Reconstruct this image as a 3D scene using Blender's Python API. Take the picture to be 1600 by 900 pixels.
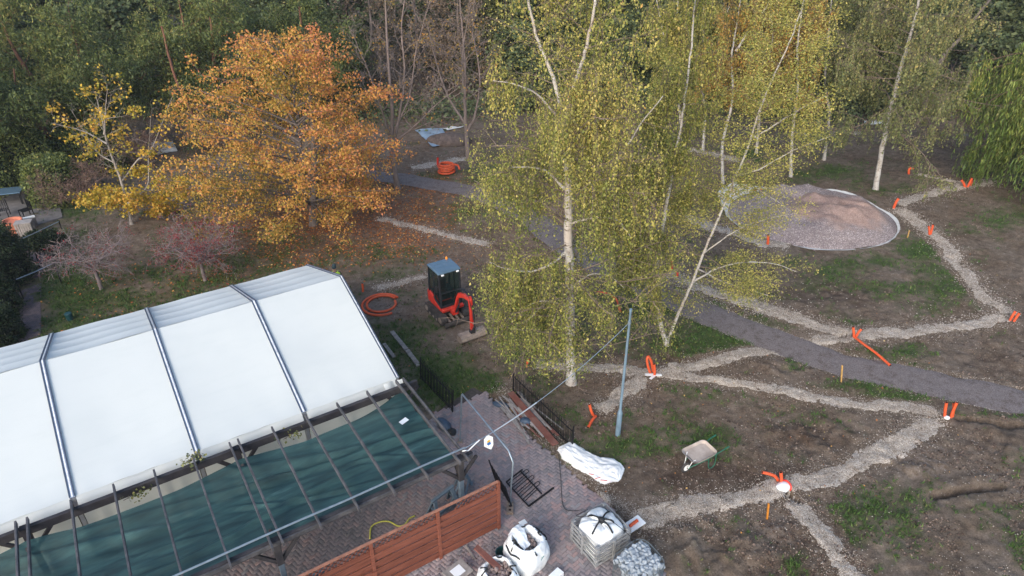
import bpy, bmesh, math, random
import numpy as np
from mathutils import Vector, Matrix

for o in list(bpy.data.objects):
    bpy.data.objects.remove(o)
scene = bpy.context.scene
COL = scene.collection
R = math.radians
rnd = random.Random(7)
rng = np.random.default_rng(7)

# ------------------------------------------------------------------ camera
CAM_H, PITCH, FPX = 15.8, R(30.9), 1080.0
cam_data = bpy.data.cameras.new('camera')
cam_data.sensor_width = 36.0
cam_data.lens = 36.0 * FPX / 1600.0
cam_data.clip_end = 2000
cam = bpy.data.objects.new('camera', cam_data)
COL.objects.link(cam)
cam.location = (0, 0, CAM_H)
cam.rotation_euler = (math.pi / 2 - PITCH, 0, 0)
scene.camera = cam

# ------------------------------------------------------------------ light
SUN_EL, SUN_AZ = 30.0, 205.0          # azimuth clockwise from +Y: behind the camera, to the left
world = bpy.data.worlds.new('World')
scene.world = world
world.use_nodes = True
wn = world.node_tree.nodes
wl = world.node_tree.links
wn.clear()
w_out = wn.new('ShaderNodeOutputWorld')
w_bg = wn.new('ShaderNodeBackground')
w_sky = wn.new('ShaderNodeTexSky')
w_sky.sky_type = 'NISHITA'
w_sky.sun_disc = False
w_sky.sun_elevation = R(SUN_EL)
w_sky.sun_rotation = R(SUN_AZ)
w_sky.air_density = 1.0
w_sky.dust_density = 1.6
w_sky.ozone_density = 0.7
w_bg.inputs['Strength'].default_value = 0.13
wl.new(w_sky.outputs[0], w_bg.inputs[0])
wl.new(w_bg.outputs[0], w_out.inputs[0])
sun_data = bpy.data.lights.new('sun', 'SUN')
sun_data.energy = 0.9
sun_data.angle = R(40)
sun_data.color = (1.0, 0.93, 0.85)
sun = bpy.data.objects.new('sun', sun_data)
COL.objects.link(sun)
_sd = Vector((math.sin(R(SUN_AZ)) * math.cos(R(SUN_EL)), math.cos(R(SUN_AZ)) * math.cos(R(SUN_EL)), math.sin(R(SUN_EL))))
sun.rotation_euler = _sd.to_track_quat('Z', 'Y').to_euler()
scene.view_settings.view_transform = 'Standard'
scene.view_settings.look = 'None'
scene.view_settings.gamma = 1.0
scene.view_settings.use_curve_mapping = False
scene.view_settings.exposure = 1.34
scene.cycles.max_bounces = 5
scene.cycles.diffuse_bounces = 3
scene.cycles.glossy_bounces = 2
scene.cycles.transmission_bounces = 3
scene.cycles.transparent_max_bounces = 8

# ------------------------------------------------------------------ measuring: photo pixel -> place
_c, _s = math.cos(PITCH), math.sin(PITCH)
def ray(u, v):
    x = (u - 800.0) / FPX; y = -(v - 450.0) / FPX
    return (x, _c + y * _s, -_s + y * _c)
def G(u, v, z=0.0):
    d = ray(u, v); t = (z - CAM_H) / d[2]
    return Vector((d[0] * t, d[1] * t, z))
def PX(u, v, Y):
    d = ray(u, v); t = Y / d[1]
    return Vector((d[0] * t, Y, CAM_H + d[2] * t))
def to_px(x, y, z=0.0):
    zz = z - CAM_H
    dep = np.maximum(y * _c - zz * _s, .1); up = y * _s + zz * _c
    return 800 + x / dep * FPX, 450 - up / dep * FPX

TH = R(32.776)
MO = Vector((-3.607, 17.217, 0))
DA = Vector((math.cos(TH), math.sin(TH), 0))
DB = Vector((-math.sin(TH), math.cos(TH), 0))
def L(a, b, z=0.0):
    return MO + DA * a + DB * b + Vector((0, 0, z))
def to_local(x, y):
    return (x - MO.x) * DA.x + (y - MO.y) * DA.y, (x - MO.x) * DB.x + (y - MO.y) * DB.y

# ------------------------------------------------------------------ numpy noise
_perm = rng.permutation(512)
def _hash(ix, iy):
    return _perm[(_perm[ix & 511] + iy) & 511] / 511.0
def vnoise(x, y):
    x = np.asarray(x, float); y = np.asarray(y, float)
    ix = np.floor(x).astype(int); iy = np.floor(y).astype(int)
    fx = x - ix; fy = y - iy
    fx = fx * fx * (3 - 2 * fx); fy = fy * fy * (3 - 2 * fy)
    a = _hash(ix, iy); b = _hash(ix + 1, iy); c = _hash(ix, iy + 1); d = _hash(ix + 1, iy + 1)
    return (a * (1 - fx) + b * fx) * (1 - fy) + (c * (1 - fx) + d * fx) * fy
def fbm(x, y, o=4):
    s = 0; a = .5; t = 0
    for k in range(o):
        s = s + a * vnoise(x * 2 ** k + 17 * k, y * 2 ** k - 9 * k); t += a; a *= .5
    return s / t
def sstep(e0, e1, x):
    t = np.clip((x - e0) / (e1 - e0), 0, 1)
    return t * t * (3 - 2 * t)
def poly_dist(x, y, pts):
    """distance to a polyline and the fraction along it"""
    best = np.full(np.shape(x), 1e9); tt = np.zeros(np.shape(x))
    n = len(pts) - 1
    for k in range(n):
        ax, ay = pts[k]; bx, by = pts[k + 1]
        dx, dy = bx - ax, by - ay
        t = np.clip(((x - ax) * dx + (y - ay) * dy) / (dx * dx + dy * dy + 1e-9), 0, 1)
        d = np.hypot(x - ax - t * dx, y - ay - t * dy)
        m = d < best
        best = np.where(m, d, best); tt = np.where(m, (k + t) / n, tt)
    return best, tt
def in_poly(x, y, poly):
    x = np.asarray(x, float); y = np.asarray(y, float)
    ins = np.zeros(x.shape, bool); j = len(poly) - 1
    for i in range(len(poly)):
        xi, yi = poly[i]; xj, yj = poly[j]
        with np.errstate(divide='ignore', invalid='ignore'):
            c = ((yi > y) != (yj > y)) & (x < (xj - xi) * (y - yi) / (yj - yi + 1e-12) + xi)
        ins ^= c; j = i
    return ins

# ------------------------------------------------------------------ materials
def srgb(r, g, b):
    f = lambda c: ((c / 255) / 12.92 if c / 255 <= .04045 else ((c / 255 + .055) / 1.055) ** 2.4)
    return (f(r), f(g), f(b), 1)
def lin(c):
    return tuple(c) + (1,) if len(c) == 3 else tuple(c)
MATS = {}
class NT:
    def __init__(s, name):
        s.m = bpy.data.materials.new(name); s.m.use_nodes = True
        s.t = s.m.node_tree; s.n = s.t.nodes; s.l = s.t.links
        s.n.clear(); s.out = s.n.new('ShaderNodeOutputMaterial')
    def node(s, t, **kw):
        n = s.n.new(t)
        for k, v in kw.items(): setattr(n, k, v)
        return n
    def link(s, a, b): s.l.new(a, b)
    def coord(s, kind='Object', scale=(1, 1, 1)):
        tc = s.node('ShaderNodeTexCoord'); mp = s.node('ShaderNodeMapping')
        mp.inputs['Scale'].default_value = scale
        s.link(tc.outputs[kind], mp.inputs[0]); return mp.outputs[0]
    def noise(s, vec, scale, detail=3, rough=.55):
        n = s.node('ShaderNodeTexNoise'); n.inputs['Scale'].default_value = scale
        n.inputs['Detail'].default_value = detail; n.inputs['Roughness'].default_value = rough
        if vec is not None: s.link(vec, n.inputs['Vector'])
        return n.outputs['Fac']
    def ramp(s, fac, stops, interp='LINEAR'):
        r = s.node('ShaderNodeValToRGB'); e = r.color_ramp; e.interpolation = interp
        while len(e.elements) < len(stops): e.elements.new(.5)
        for el, (p, c) in zip(e.elements, stops):
            el.position = p; el.color = lin(c)
        s.link(fac, r.inputs[0]); return r.outputs[0]
    def mix(s, fac, a, b, blend='MIX'):
        m = s.node('ShaderNodeMix', data_type='RGBA', blend_type=blend)
        if isinstance(fac, (int, float)): m.inputs[0].default_value = fac
        else: s.link(fac, m.inputs[0])
        for i, v in ((6, a), (7, b)):
            if isinstance(v, (tuple, list)): m.inputs[i].default_value = lin(v)
            else: s.link(v, m.inputs[i])
        return m.outputs[2]
    def math(s, op, a, b=0.0):
        m = s.node('ShaderNodeMath', operation=op)
        for i, v in ((0, a), (1, b)):
            if isinstance(v, (int, float)): m.inputs[i].default_value = v
            else: s.link(v, m.inputs[i])
        return m.outputs[0]
    def attr(s, name):
        a = s.node('ShaderNodeAttribute'); a.attribute_name = name; return a.outputs['Fac']
    def bump(s, h, strength=.4, dist=.02):
        b = s.node('ShaderNodeBump'); b.inputs['Strength'].default_value = strength; b.inputs['Distance'].default_value = dist
        s.link(h, b.inputs['Height']); return b.outputs[0]
    def principled(s, col, rough=.7, metal=0.0, normal=None, spec=.4, alpha=None, trans=0.0):
        p = s.node('ShaderNodeBsdfPrincipled')
        if isinstance(col, (tuple, list)): p.inputs['Base Color'].default_value = lin(col)
        else: s.link(col, p.inputs['Base Color'])
        p.inputs['Roughness'].default_value = rough; p.inputs['Metallic'].default_value = metal
        p.inputs['Specular IOR Level'].default_value = spec
        p.inputs['Transmission Weight'].default_value = trans
        if normal is not None: s.link(normal, p.inputs['Normal'])
        if alpha is not None: p.inputs['Alpha'].default_value = alpha
        return p.outputs[0]
    def done(s, shader):
        s.link(shader, s.out.inputs[0]); MATS[s.m.name] = s.m; return s.m

def plain(name, col, rough=.65, metal=0.0, var=.25, scale=6.0, bump=.15, dirt=None, dirt_amt=.5, stretch=(1, 1, 1), spec=.4):
    t = NT(name)
    v = t.coord('Object', stretch)
    n1 = t.noise(v, scale, 4, .6)
    lo = tuple(c * (1 - var) for c in col[:3]); hi = tuple(min(1, c * (1 + var)) for c in col[:3])
    c = t.ramp(n1, [(.3, lo), (.7, hi)])
    if dirt is not None:
        n2 = t.noise(v, scale * .35, 5, .65)
        f = t.ramp(n2, [(.45, (0, 0, 0)), (.7, (dirt_amt,) * 3)])
        c = t.mix(f, c, dirt)
    nb = t.bump(t.noise(v, scale * 6, 3), bump, .01) if bump else None
    return t.done(t.principled(c, rough, metal, nb, spec))

def leaf_mat(name, stops, transl=.3, rough=.55):
    t = NT(name)
    a = t.attr('tint')
    c = t.ramp(a, stops)
    d = t.principled(c, rough, 0, None, .3)
    tr = t.node('ShaderNodeBsdfTranslucent'); t.link(c, tr.inputs[0])
    mx = t.node('ShaderNodeMixShader'); mx.inputs[0].default_value = transl
    t.link(d, mx.inputs[1]); t.link(tr.outputs[0], mx.inputs[2])
    return t.done(mx.outputs[0])

# ------------------------------------------------------------------ mesh helpers
def link(o, parent=None):
    COL.objects.link(o)
    if parent is not None: o.parent = parent
    return o
def tag(o, label=None, cat=None, group=None, kind=None):
    if label: o['label'] = label
    if cat: o['category'] = cat
    if group: o['group'] = group
    if kind: o['kind'] = kind
    return o
def empty(name, loc=(0, 0, 0), rz=0.0, label=None, cat=None, group=None):
    o = bpy.data.objects.new(name, None); o.empty_display_size = .2
    COL.objects.link(o); o.location = loc; o.rotation_euler = (0, 0, rz)
    return tag(o, label, cat, group)
def np_mesh(name, V, F, mat, parent=None, smooth=False, attrs=None):
    """V (n,3), F (m,k) arrays -> one mesh object"""
    V = np.asarray(V, np.float32); F = np.asarray(F, np.int32)
    me = bpy.data.meshes.new(name)
    me.vertices.add(len(V)); me.vertices.foreach_set('co', V.ravel())
    k = F.shape[1]
    me.loops.add(F.size); me.loops.foreach_set('vertex_index', F.ravel())
    me.polygons.add(len(F)); me.polygons.foreach_set('loop_start', np.arange(0, F.size, k, dtype=np.int32))
    me.polygons.foreach_set('loop_total', np.full(len(F), k, np.int32))
    if smooth: me.polygons.foreach_set('use_smooth', np.ones(len(F), bool))
    if attrs:
        for an, av in attrs.items():
            at = me.attributes.new(an, 'FLOAT', 'POINT'); at.data.foreach_set('value', np.asarray(av, np.float32))
    me.update(calc_edges=True); me.validate()
    me.materials.append(MATS[mat] if isinstance(mat, str) else mat)
    return link(bpy.data.objects.new(name, me), parent)

class MB:
    def __init__(s): s.v = []; s.f = []
    def add(s, vs, fs):
        n = len(s.v); s.v.extend(tuple(v) for v in vs); s.f.extend(tuple(i + n for i in f) for f in fs); return s
    def box(s, x0, x1, y0, y1, z0, z1, M=None):
        vs = [Vector(p) for p in ((x0, y0, z0), (x1, y0, z0), (x1, y1, z0), (x0, y1, z0), (x0, y0, z1), (x1, y0, z1), (x1, y1, z1), (x0, y1, z1))]
        if M is not None: vs = [M @ v for v in vs]
        return s.add(vs, [(3, 2, 1, 0), (4, 5, 6, 7), (0, 1, 5, 4), (1, 2, 6, 5), (2, 3, 7, 6), (3, 0, 4, 7)])
    def bar(s, p, q, w, h, up=(0, 0, 1)):
        """rectangular bar from p to q; w sideways, h along up"""
        p = Vector(p); q = Vector(q); d = (q - p).normalized(); up = Vector(up)
        if abs(d.dot(up)) > .99: up = Vector((1, 0, 0))
        sd = d.cross(up).normalized(); u = sd.cross(d).normalized()
        vs = [e + sd * a * w / 2 + u * b * h / 2 for e in (p, q) for a, b in ((-1, -1), (1, -1), (1, 1), (-1, 1))]
        return s.add(vs, [(3, 2, 1, 0), (4, 5, 6, 7), (0, 1, 5, 4), (1, 2, 6, 5), (2, 3, 7, 6), (3, 0, 4, 7)])
    def tube(s, pts, r, n=8, cap=True):
        pts = [Vector(p) for p in pts]; m = len(pts)
        rs = r if isinstance(r, (list, tuple, np.ndarray)) else [r] * m
        ref = None; rings = []
        for i in range(m):
            d = (pts[min(i + 1, m - 1)] - pts[max(i - 1, 0)])
            d = d.normalized() if d.length > 1e-9 else Vector((0, 0, 1))
            if ref is None:
                ref = Vector((0, 0, 1)) if abs(d.z) < .9 else Vector((1, 0, 0))
            sd = d.cross(ref)
            if sd.length < 1e-6: sd = d.orthogonal()
            sd.normalize(); u = sd.cross(d).normalized(); ref = u
            rings.append([pts[i] + (sd * math.cos(k * 2 * math.pi / n) + u * math.sin(k * 2 * math.pi / n)) * rs[i] for k in range(n)])
        base = len(s.v)
        for ring in rings: s.v.extend(tuple(v) for v in ring)
        for i in range(m - 1):
            for k in range(n):
                a = base + i * n + k; b = base + i * n + (k + 1) % n
                s.f.append((a, b, b + n, a + n))
        if cap:
            s.f.append(tuple(base + k for k in reversed(range(n)))); s.f.append(tuple(base + (m - 1) * n + k for k in range(n)))
        return s
    def lathe(s, prof, n=16, M=None, sx=1, sy=1):
        base = len(s.v); m = len(prof)
        for r, z in prof:
            for k in range(n):
                a = 2 * math.pi * k / n; v = Vector((r * math.cos(a) * sx, r * math.sin(a) * sy, z))
                s.v.append(tuple(M @ v if M is not None else v))
        for i in range(m - 1):
            for k in range(n):
                a = base + i * n + k; b = base + i * n + (k + 1) % n
                s.f.append((a, b, b + n, a + n))
        s.f.append(tuple(base + k for k in reversed(range(n)))); s.f.append(tuple(base + (m - 1) * n + k for k in range(n)))
        return s
    def prism(s, outline, y0, y1, M=None):
        """outline in (x,z), extruded along y"""
        n = len(outline)
        vs = [Vector((x, y0, z)) for x, z in outline] + [Vector((x, y1, z)) for x, z in outline]
        if M is not None: vs = [M @ v for v in vs]
        return s.add(vs, [tuple(range(n)), tuple(range(2 * n - 1, n - 1, -1))] + [(i, i + n, (i + 1) % n + n, (i + 1) % n) for i in range(n)])
    def build(s, name, mat, parent=None, smooth=False, bevel=0.0, tri=False):
        me = bpy.data.meshes.new(name); me.from_pydata(s.v, [], s.f); me.validate()
        bm = bmesh.new(); bm.from_mesh(me); bmesh.ops.recalc_face_normals(bm, faces=bm.faces)
        if bevel: bmesh.ops.bevel(bm, geom=list(bm.edges), offset=bevel, segments=1, affect='EDGES', clamp_overlap=True)
        bm.to_mesh(me); bm.free()
        if smooth:
            me.polygons.foreach_set('use_smooth', [True] * len(me.polygons))
        me.materials.append(MATS[mat] if isinstance(mat, str) else mat); me.update()
        return link(bpy.data.objects.new(name, me), parent)

def auto_smooth(o, ang=40):
    me = o.data
    for p in me.polygons: p.use_smooth = True
    try:
        me.set_sharp_from_angle(angle=R(ang))
    except Exception:
        pass
    return o
def catmull(pts, n):
    pts = [Vector(p) for p in pts]
    P = [pts[0] * 2 - pts[1]] + pts + [pts[-1] * 2 - pts[-2]]
    out = []
    for i in range(1, len(P) - 2):
        for k in range(n):
            t = k / n; p0, p1, p2, p3 = P[i - 1], P[i], P[i + 1], P[i + 2]
            out.append(.5 * ((2 * p1) + (p2 - p0) * t + (2 * p0 - 5 * p1 + 4 * p2 - p3) * t * t + (3 * p1 - p0 - 3 * p2 + p3) * t ** 3))
    out.append(pts[-1]); return out
def copy_tree(o, parent=None):
    c = o.copy(); COL.objects.link(c); c.parent = parent
    for ch in list(o.children): copy_tree(ch, c)
    return c
def grid_obj(name, fn, nu, nv, mat, parent=None, smooth=True, attrs=None):
    V = []; 
    for i in range(nu + 1):
        for j in range(nv + 1): V.append(tuple(fn(i / nu, j / nv)))
    F = [(i * (nv + 1) + j, (i + 1) * (nv + 1) + j, (i + 1) * (nv + 1) + j + 1, i * (nv + 1) + j + 1) for i in range(nu) for j in range(nv)]
    return np_mesh(name, np.array(V), np.array(F), mat, parent, smooth, attrs)
def blob_mesh(r, seed, sub=1, sq=(1, 1, 1), rough=.2):
    bm = bmesh.new(); bmesh.ops.create_icosphere(bm, subdivisions=sub, radius=r); q = random.Random(seed)
    for v in bm.verts:
        k = 1 + q.uniform(-rough, rough); v.co = Vector((v.co.x * sq[0], v.co.y * sq[1], v.co.z * sq[2])) * k
    me = bpy.data.meshes.new('stone'); bm.to_mesh(me); bm.free(); return me

# ------------------------------------------------------------------ ground layout, measured from the photograph
def W2(pts): return [(G(u, v).x, G(u, v).y) for u, v in pts]
PATH_C = W2([(1760, 662), (1600, 628), (1480, 603), (1330, 573), (1200, 528), (1100, 487), (1000, 443), (950, 420), (880, 380), (820, 335), (740, 300), (690, 290), (640, 281), (560, 272), (430, 262), (300, 250)])
TRAILS = [  # centre line in the photograph, width in metres
    ([(985, 818), (1040, 802), (1100, 786), (1215, 765), (1330, 732), (1400, 692), (1470, 652)], .80),
    ([(1475, 650), (1420, 636), (1330, 632), (1200, 606), (1100, 592), (1010, 581), (900, 572), (830, 566)], .62),
    ([(1025, 583), (1090, 570), (1150, 556), (1218, 545)], .65),
    ([(1012, 586), (970, 618), (932, 645)], .70),
    ([(1232, 775), (1280, 832), (1325, 890), (1350, 930)], .75),
    ([(1580, 497), (1480, 511), (1380, 521), (1330, 524), (1255, 500), (1180, 478), (1090, 447), (1040, 425)], .85),
    ([(1582, 495), (1540, 466), (1510, 430), (1480, 390), (1452, 362), (1430, 342), (1400, 325)], .85),
    ([(1402, 320), (1450, 303), (1505, 290), (1556, 283)], .85),
    ([(1425, 272), (1460, 278), (1500, 286)], .55),
    ([(1035, 328), (1100, 350), (1180, 375), (1235, 386)], 1.0),
    ([(588, 340), (650, 355), (710, 370), (768, 384)], .62),
    ([(672, 430), (620, 443), (582, 452)], .50),
    ([(1060, 232), (1110, 240), (1160, 252)], .9),
    ([(1262, 528), (1300, 532), (1335, 528)], .75),
    ([(936, 765), (945, 785), (958, 800)], .45),
    ([(640, 262), (690, 254), (740, 246)], .9),
    ([(1240, 208), (1290, 210), (1350, 208)], .8),
]
TRAILS = [(W2(p), w) for p, w in TRAILS]
TRENCH = [  # narrow open trenches
    (W2([(1460, 775), (1490, 770), (1520, 764), (1563, 760)]), .20, .55),
    (W2([(1495, 652), (1540, 660), (1575, 665), (1610, 668)]), .19, .5),
    (W2([(1232, 772), (1238, 778), (1246, 783)]), .20, .5),
    (W2([(1305, 528), (1330, 522), (1340, 520)]), .20, .45),
]
PAVE = [L(a, b) for a, b in [(-14, -.2), (.9, -.2), (1.25, .25), (3.1, .75), (3.3, .2), (3.35, -1.0), (3.4, -2.3), (3.5, -3.8), (3.62, -5.2), (3.75, -6.3), (3.4, -7.4), (3.6, -12), (-14, -12)]]
PAVE = [(p.x, p.y) for p in PAVE]
GRASS = [(120, 470, 95, 90, 1.0), (200, 490, 190, 70, .9), (320, 430, 180, 60, .72), (430, 400, 140, 36, .6), (540, 398, 90, 28, .6), (450, 375, 60, 20, .55), (110, 320, 45, 24, 1), (690, 590, 85, 55, 1.15), (630, 545, 55, 50, .8), (720, 560, 70, 30, .8), (600, 440, 70, 26, .7), (760, 600, 60, 30, .8), (870, 520, 90, 60, .8), (930, 640, 70, 40, .55), (1060, 610, 60, 18, .4),
    (590, 425, 60, 22, .5), (735, 330, 40, 25, .75), (760, 275, 50, 25, .8), (680, 275, 60, 12, .6), (1000, 480, 70, 40, 1), (1110, 525, 120, 34, 1), (960, 700, 100, 28, 1), (1100, 690, 75, 26, .85), (1155, 715, 50, 20, .7),
    (1140, 470, 60, 12, .9), (1210, 502, 70, 12, .8), (1240, 572, 22, 12, .9), (1330, 598, 80, 12, .9), (1420, 620, 70, 11, .95), (1550, 648, 70, 8, .7), (1400, 553, 70, 18, .85), (1340, 505, 50, 10, .4), (1440, 400, 48, 35, 1.1),
    (1480, 455, 60, 35, 1), (1330, 415, 95, 18, .8), (1290, 440, 80, 22, .5), (1400, 462, 60, 25, .7), (1300, 272, 70, 18, 1), (1175, 240, 45, 16, 1), (1385, 297, 60, 11, .8), (1555, 345, 70, 28, .7), (1330, 800, 60, 55, .7),
    (1300, 850, 40, 45, .6), (1420, 790, 50, 45, .5), (1450, 692, 45, 22, .7), (1550, 800, 60, 45, .5), (1590, 860, 50, 40, .5), (1240, 885, 25, 30, .7), (882, 772, 22, 18, .6), (830, 500, 60, 40, .6), (1150, 320, 40, 25, .6),
    (1135, 410, 40, 15, .4), (640, 400, 40, 14, .4), (870, 440, 60, 30, .5), (1050, 640, 60, 20, .35), (1385, 850, 60, 40, .35)]
LEAFY = [(560, 330, 140, 60, 1.3), (480, 350, 150, 40, 1.1), (620, 350, 100, 50, 1.0), (650, 292, 90, 22, 1.2), (450, 380, 110, 40, .7), (300, 440, 130, 50, .45), (200, 480, 130, 70, .3), (830, 380, 150, 80, .4), (700, 330, 60, 30, .7), (760, 640, 60, 30, .3), (930, 210, 90, 30, .9),
    (700, 225, 100, 30, .3), (1000, 560, 100, 60, .25), (1150, 640, 300, 120, .1), (1100, 300, 200, 60, .2)]
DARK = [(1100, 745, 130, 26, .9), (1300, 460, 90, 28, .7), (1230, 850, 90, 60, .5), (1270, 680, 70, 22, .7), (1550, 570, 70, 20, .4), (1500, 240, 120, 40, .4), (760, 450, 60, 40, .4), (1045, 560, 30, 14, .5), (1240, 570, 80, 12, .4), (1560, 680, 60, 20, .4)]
PALE = [(1440, 725, 60, 26, .7), (1250, 575, 70, 18, .5), (1110, 790, 50, 16, .4), (700, 430, 60, 30, .5), (740, 510, 60, 20, .5), (590, 480, 40, 20, .5), (1200, 830, 50, 30, .5), (1350, 780, 26, 14, .8), (880, 735, 40, 40, .9), (860, 720, 30, 30, .7), (1000, 790, 60, 16, .6), (640, 590, 18, 20, .6)]
ROUGH = [(1120, 845, 100, 45, .8), (1270, 680, 70, 24, .8), (1440, 728, 60, 22, .6), (1250, 575, 70, 14, .6), (1310, 460, 80, 26, .5), (1030, 560, 30, 14, .6), (740, 440, 60, 30, .4), (1560, 690, 60, 30, .5), (1500, 560, 80, 25, .4)]
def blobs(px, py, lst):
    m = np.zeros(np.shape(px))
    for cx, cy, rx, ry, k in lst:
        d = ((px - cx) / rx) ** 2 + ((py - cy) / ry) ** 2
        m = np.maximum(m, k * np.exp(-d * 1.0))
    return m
def grass_at(x, y):
    px, py = to_px(x, y)
    m = blobs(px, py, GRASS)
    n = fbm(x * .9, y * .9, 4); n2 = fbm(x * 5 + 3, y * 5, 2)
    g = m * 1.15 + (n - .5) * 1.7 + (n2 - .5) * .9 - .24
    for pts, w in TRAILS:
        d, _ = poly_dist(x, y, pts); g = g - 2 * sstep(w * .9, w * .4, d)
    return np.clip(g, 0, 1) * .88
def leaf_at(x, y):
    px, py = to_px(x, y)
    return np.clip(blobs(px, py, LEAFY) * (.35 + 1.1 * fbm(x * .8 + 40, y * .8, 3)), 0, 1)
MC = Vector((16.0, 33.75, 0)); MRX, MRY = 4.5, 3.95      # gravel heap
def ground_z(x, y, detail=True):
    x = np.asarray(x, float); y = np.asarray(y, float)
    z = (fbm(x * .35, y * .35, 3) - .5) * .16 + (fbm(x * 1.7 + 5, y * 1.7, 3) - .5) * .12
    if detail:
        z = z + (fbm(x * 6 + 9, y * 6, 2) - .5) * .06
    px, py = to_px(x, y)
    z = z + blobs(px, py, ROUGH) * ((fbm(x * 2.2 + 3, y * 2.2, 4) - .42) * .75)
    dp, _ = poly_dist(x, y, PATH_C)
    z = z * sstep(.6, 1.6, dp) - .06 * sstep(1.0, .7, dp)
    a, b = to_local(x, y)
    mq = (sstep(2.6, 1.5, a)) * (sstep(10.5, 9.0, b))
    z = z * (1 - .8 * mq)
    ins = in_poly(x, y, PAVE)
    z = np.where(ins, -.09, z)
    for pts, w, dep in TRENCH:
        d, t = poly_dist(x + (fbm(x * 3, y * 3, 2) - .5) * .15, y, pts)
        z = z - dep * sstep(w * .62, w * .42, d) + .05 * np.exp(-((d - w * 1.9) / .18) ** 2) * fbm(x * 3, y * 3, 2)
    far = sstep(60, 130, y)
    return z * (1 - .5 * far) + 3.0 * sstep(85, 200, y)

# ------------------------------------------------------------------ setting materials
def make_ground_mat():
    t = NT('earth')
    v = t.coord('Object')
    n_big = t.noise(v, .55, 5, .6); n_mid = t.noise(v, 3.2, 5, .65); n_fine = t.noise(v, 22, 4, .7)
    soil = t.ramp(n_mid, [(.28, srgb(71, 60, 50)), (.45, srgb(106, 92, 79)), (.58, srgb(128, 113, 99)), (.75, srgb(157, 143, 128))])
    warm = t.ramp(n_big, [(.35, srgb(98, 82, 66)), (.65, srgb(134, 123, 111))])
    soil = t.mix(.42, soil, warm)
    spk = t.ramp(n_fine, [(.30, (.40, .39, .38)), (.52, (1, 1, 1)), (.72, (1.4, 1.38, 1.35))])
    soil = t.mix(.75, soil, spk, 'MULTIPLY')
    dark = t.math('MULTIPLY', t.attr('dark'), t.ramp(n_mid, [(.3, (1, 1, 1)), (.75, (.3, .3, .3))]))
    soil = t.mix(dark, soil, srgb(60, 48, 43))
    soil = t.mix(t.math('MULTIPLY', t.attr('pale'), t.ramp(t.noise(v, 7, 4, .7), [(.42, (0, 0, 0)), (.62, (.8, .8, .8))])), soil, srgb(158, 146, 136))
    # pale stones and chips in the soil
    vor = t.node('ShaderNodeTexVoronoi'); vor.inputs['Scale'].default_value = 9; t.link(v, vor.inputs['Vector'])
    wn_ = t.node('ShaderNodeTexWhiteNoise'); t.link(vor.outputs['Color'], wn_.inputs['Vector'])
    st = t.math('MULTIPLY', t.math('GREATER_THAN', wn_.outputs['Value'], .96), t.math('LESS_THAN', vor.outputs['Distance'], .26))
    soil = t.mix(t.math('MULTIPLY', st, .6), soil, srgb(165, 156, 148))
    gn = t.noise(v, 38, 3, .7)
    gcol = t.ramp(gn, [(.3, srgb(42, 60, 30)), (.55, srgb(62, 86, 42)), (.75, srgb(92, 112, 60))])
    gcol = t.mix(t.ramp(n_mid, [(.48, (0, 0, 0)), (.75, (.45, .45, .45))]), gcol, srgb(90, 92, 56))
    c = t.mix(t.attr('grass'), soil, gcol)
    ln = t.noise(v, 14, 3, .75)
    lcol = t.ramp(t.noise(v, 30, 2, .6), [(.3, srgb(70, 38, 22)), (.5, srgb(134, 76, 38)), (.7, srgb(178, 110, 56))])
    lf = t.math('MULTIPLY', t.attr('leafy'), t.ramp(ln, [(.47, (0, 0, 0)), (.6, (.85, .85, .85))]))
    c = t.mix(lf, c, lcol)
    h = t.math('ADD', t.math('MULTIPLY', n_fine, .6), t.noise(v, 60, 3, .7))
    return t.done(t.principled(c, .95, 0, t.bump(h, .9, .05), .12))
make_ground_mat()
def make_gravel_mat(name, cols, scale=26):
    t = NT(name)
    v = t.coord('Object')
    vor = t.node('ShaderNodeTexVoronoi'); vor.inputs['Scale'].default_value = scale; t.link(v, vor.inputs['Vector'])
    sep = t.node('ShaderNodeSeparateColor'); t.link(vor.outputs['Color'], sep.inputs[0])
    c = t.ramp(sep.outputs[0], cols)
    dk = t.ramp(vor.outputs['Distance'], [(.25, (1, 1, 1)), (.7, (.62, .6, .58))])
    c = t.mix(.8, c, dk, 'MULTIPLY')
    big = t.ramp(t.noise(v, 2.6, 5, .7), [(.34, (.60, .55, .51)), (.52, (1, 1, 1))])
    c = t.mix(.8, c, big, 'MULTIPLY')
    hh = t.math('SUBTRACT', 1.0, vor.outputs['Distance'])
    return t.done(t.principled(c, .9, 0, t.bump(hh, .8, .03), .2))
make_gravel_mat('trench_gravel', [(.1, srgb(160, 149, 137)), (.45, srgb(196, 185, 172)), (.75, srgb(212, 202, 190)), (.95, srgb(232, 225, 214))], 52)
make_gravel_mat('path_gravel', [(.1, srgb(110, 102, 101)), (.5, srgb(136, 127, 126)), (.9, srgb(154, 145, 142))], 60)
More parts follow.
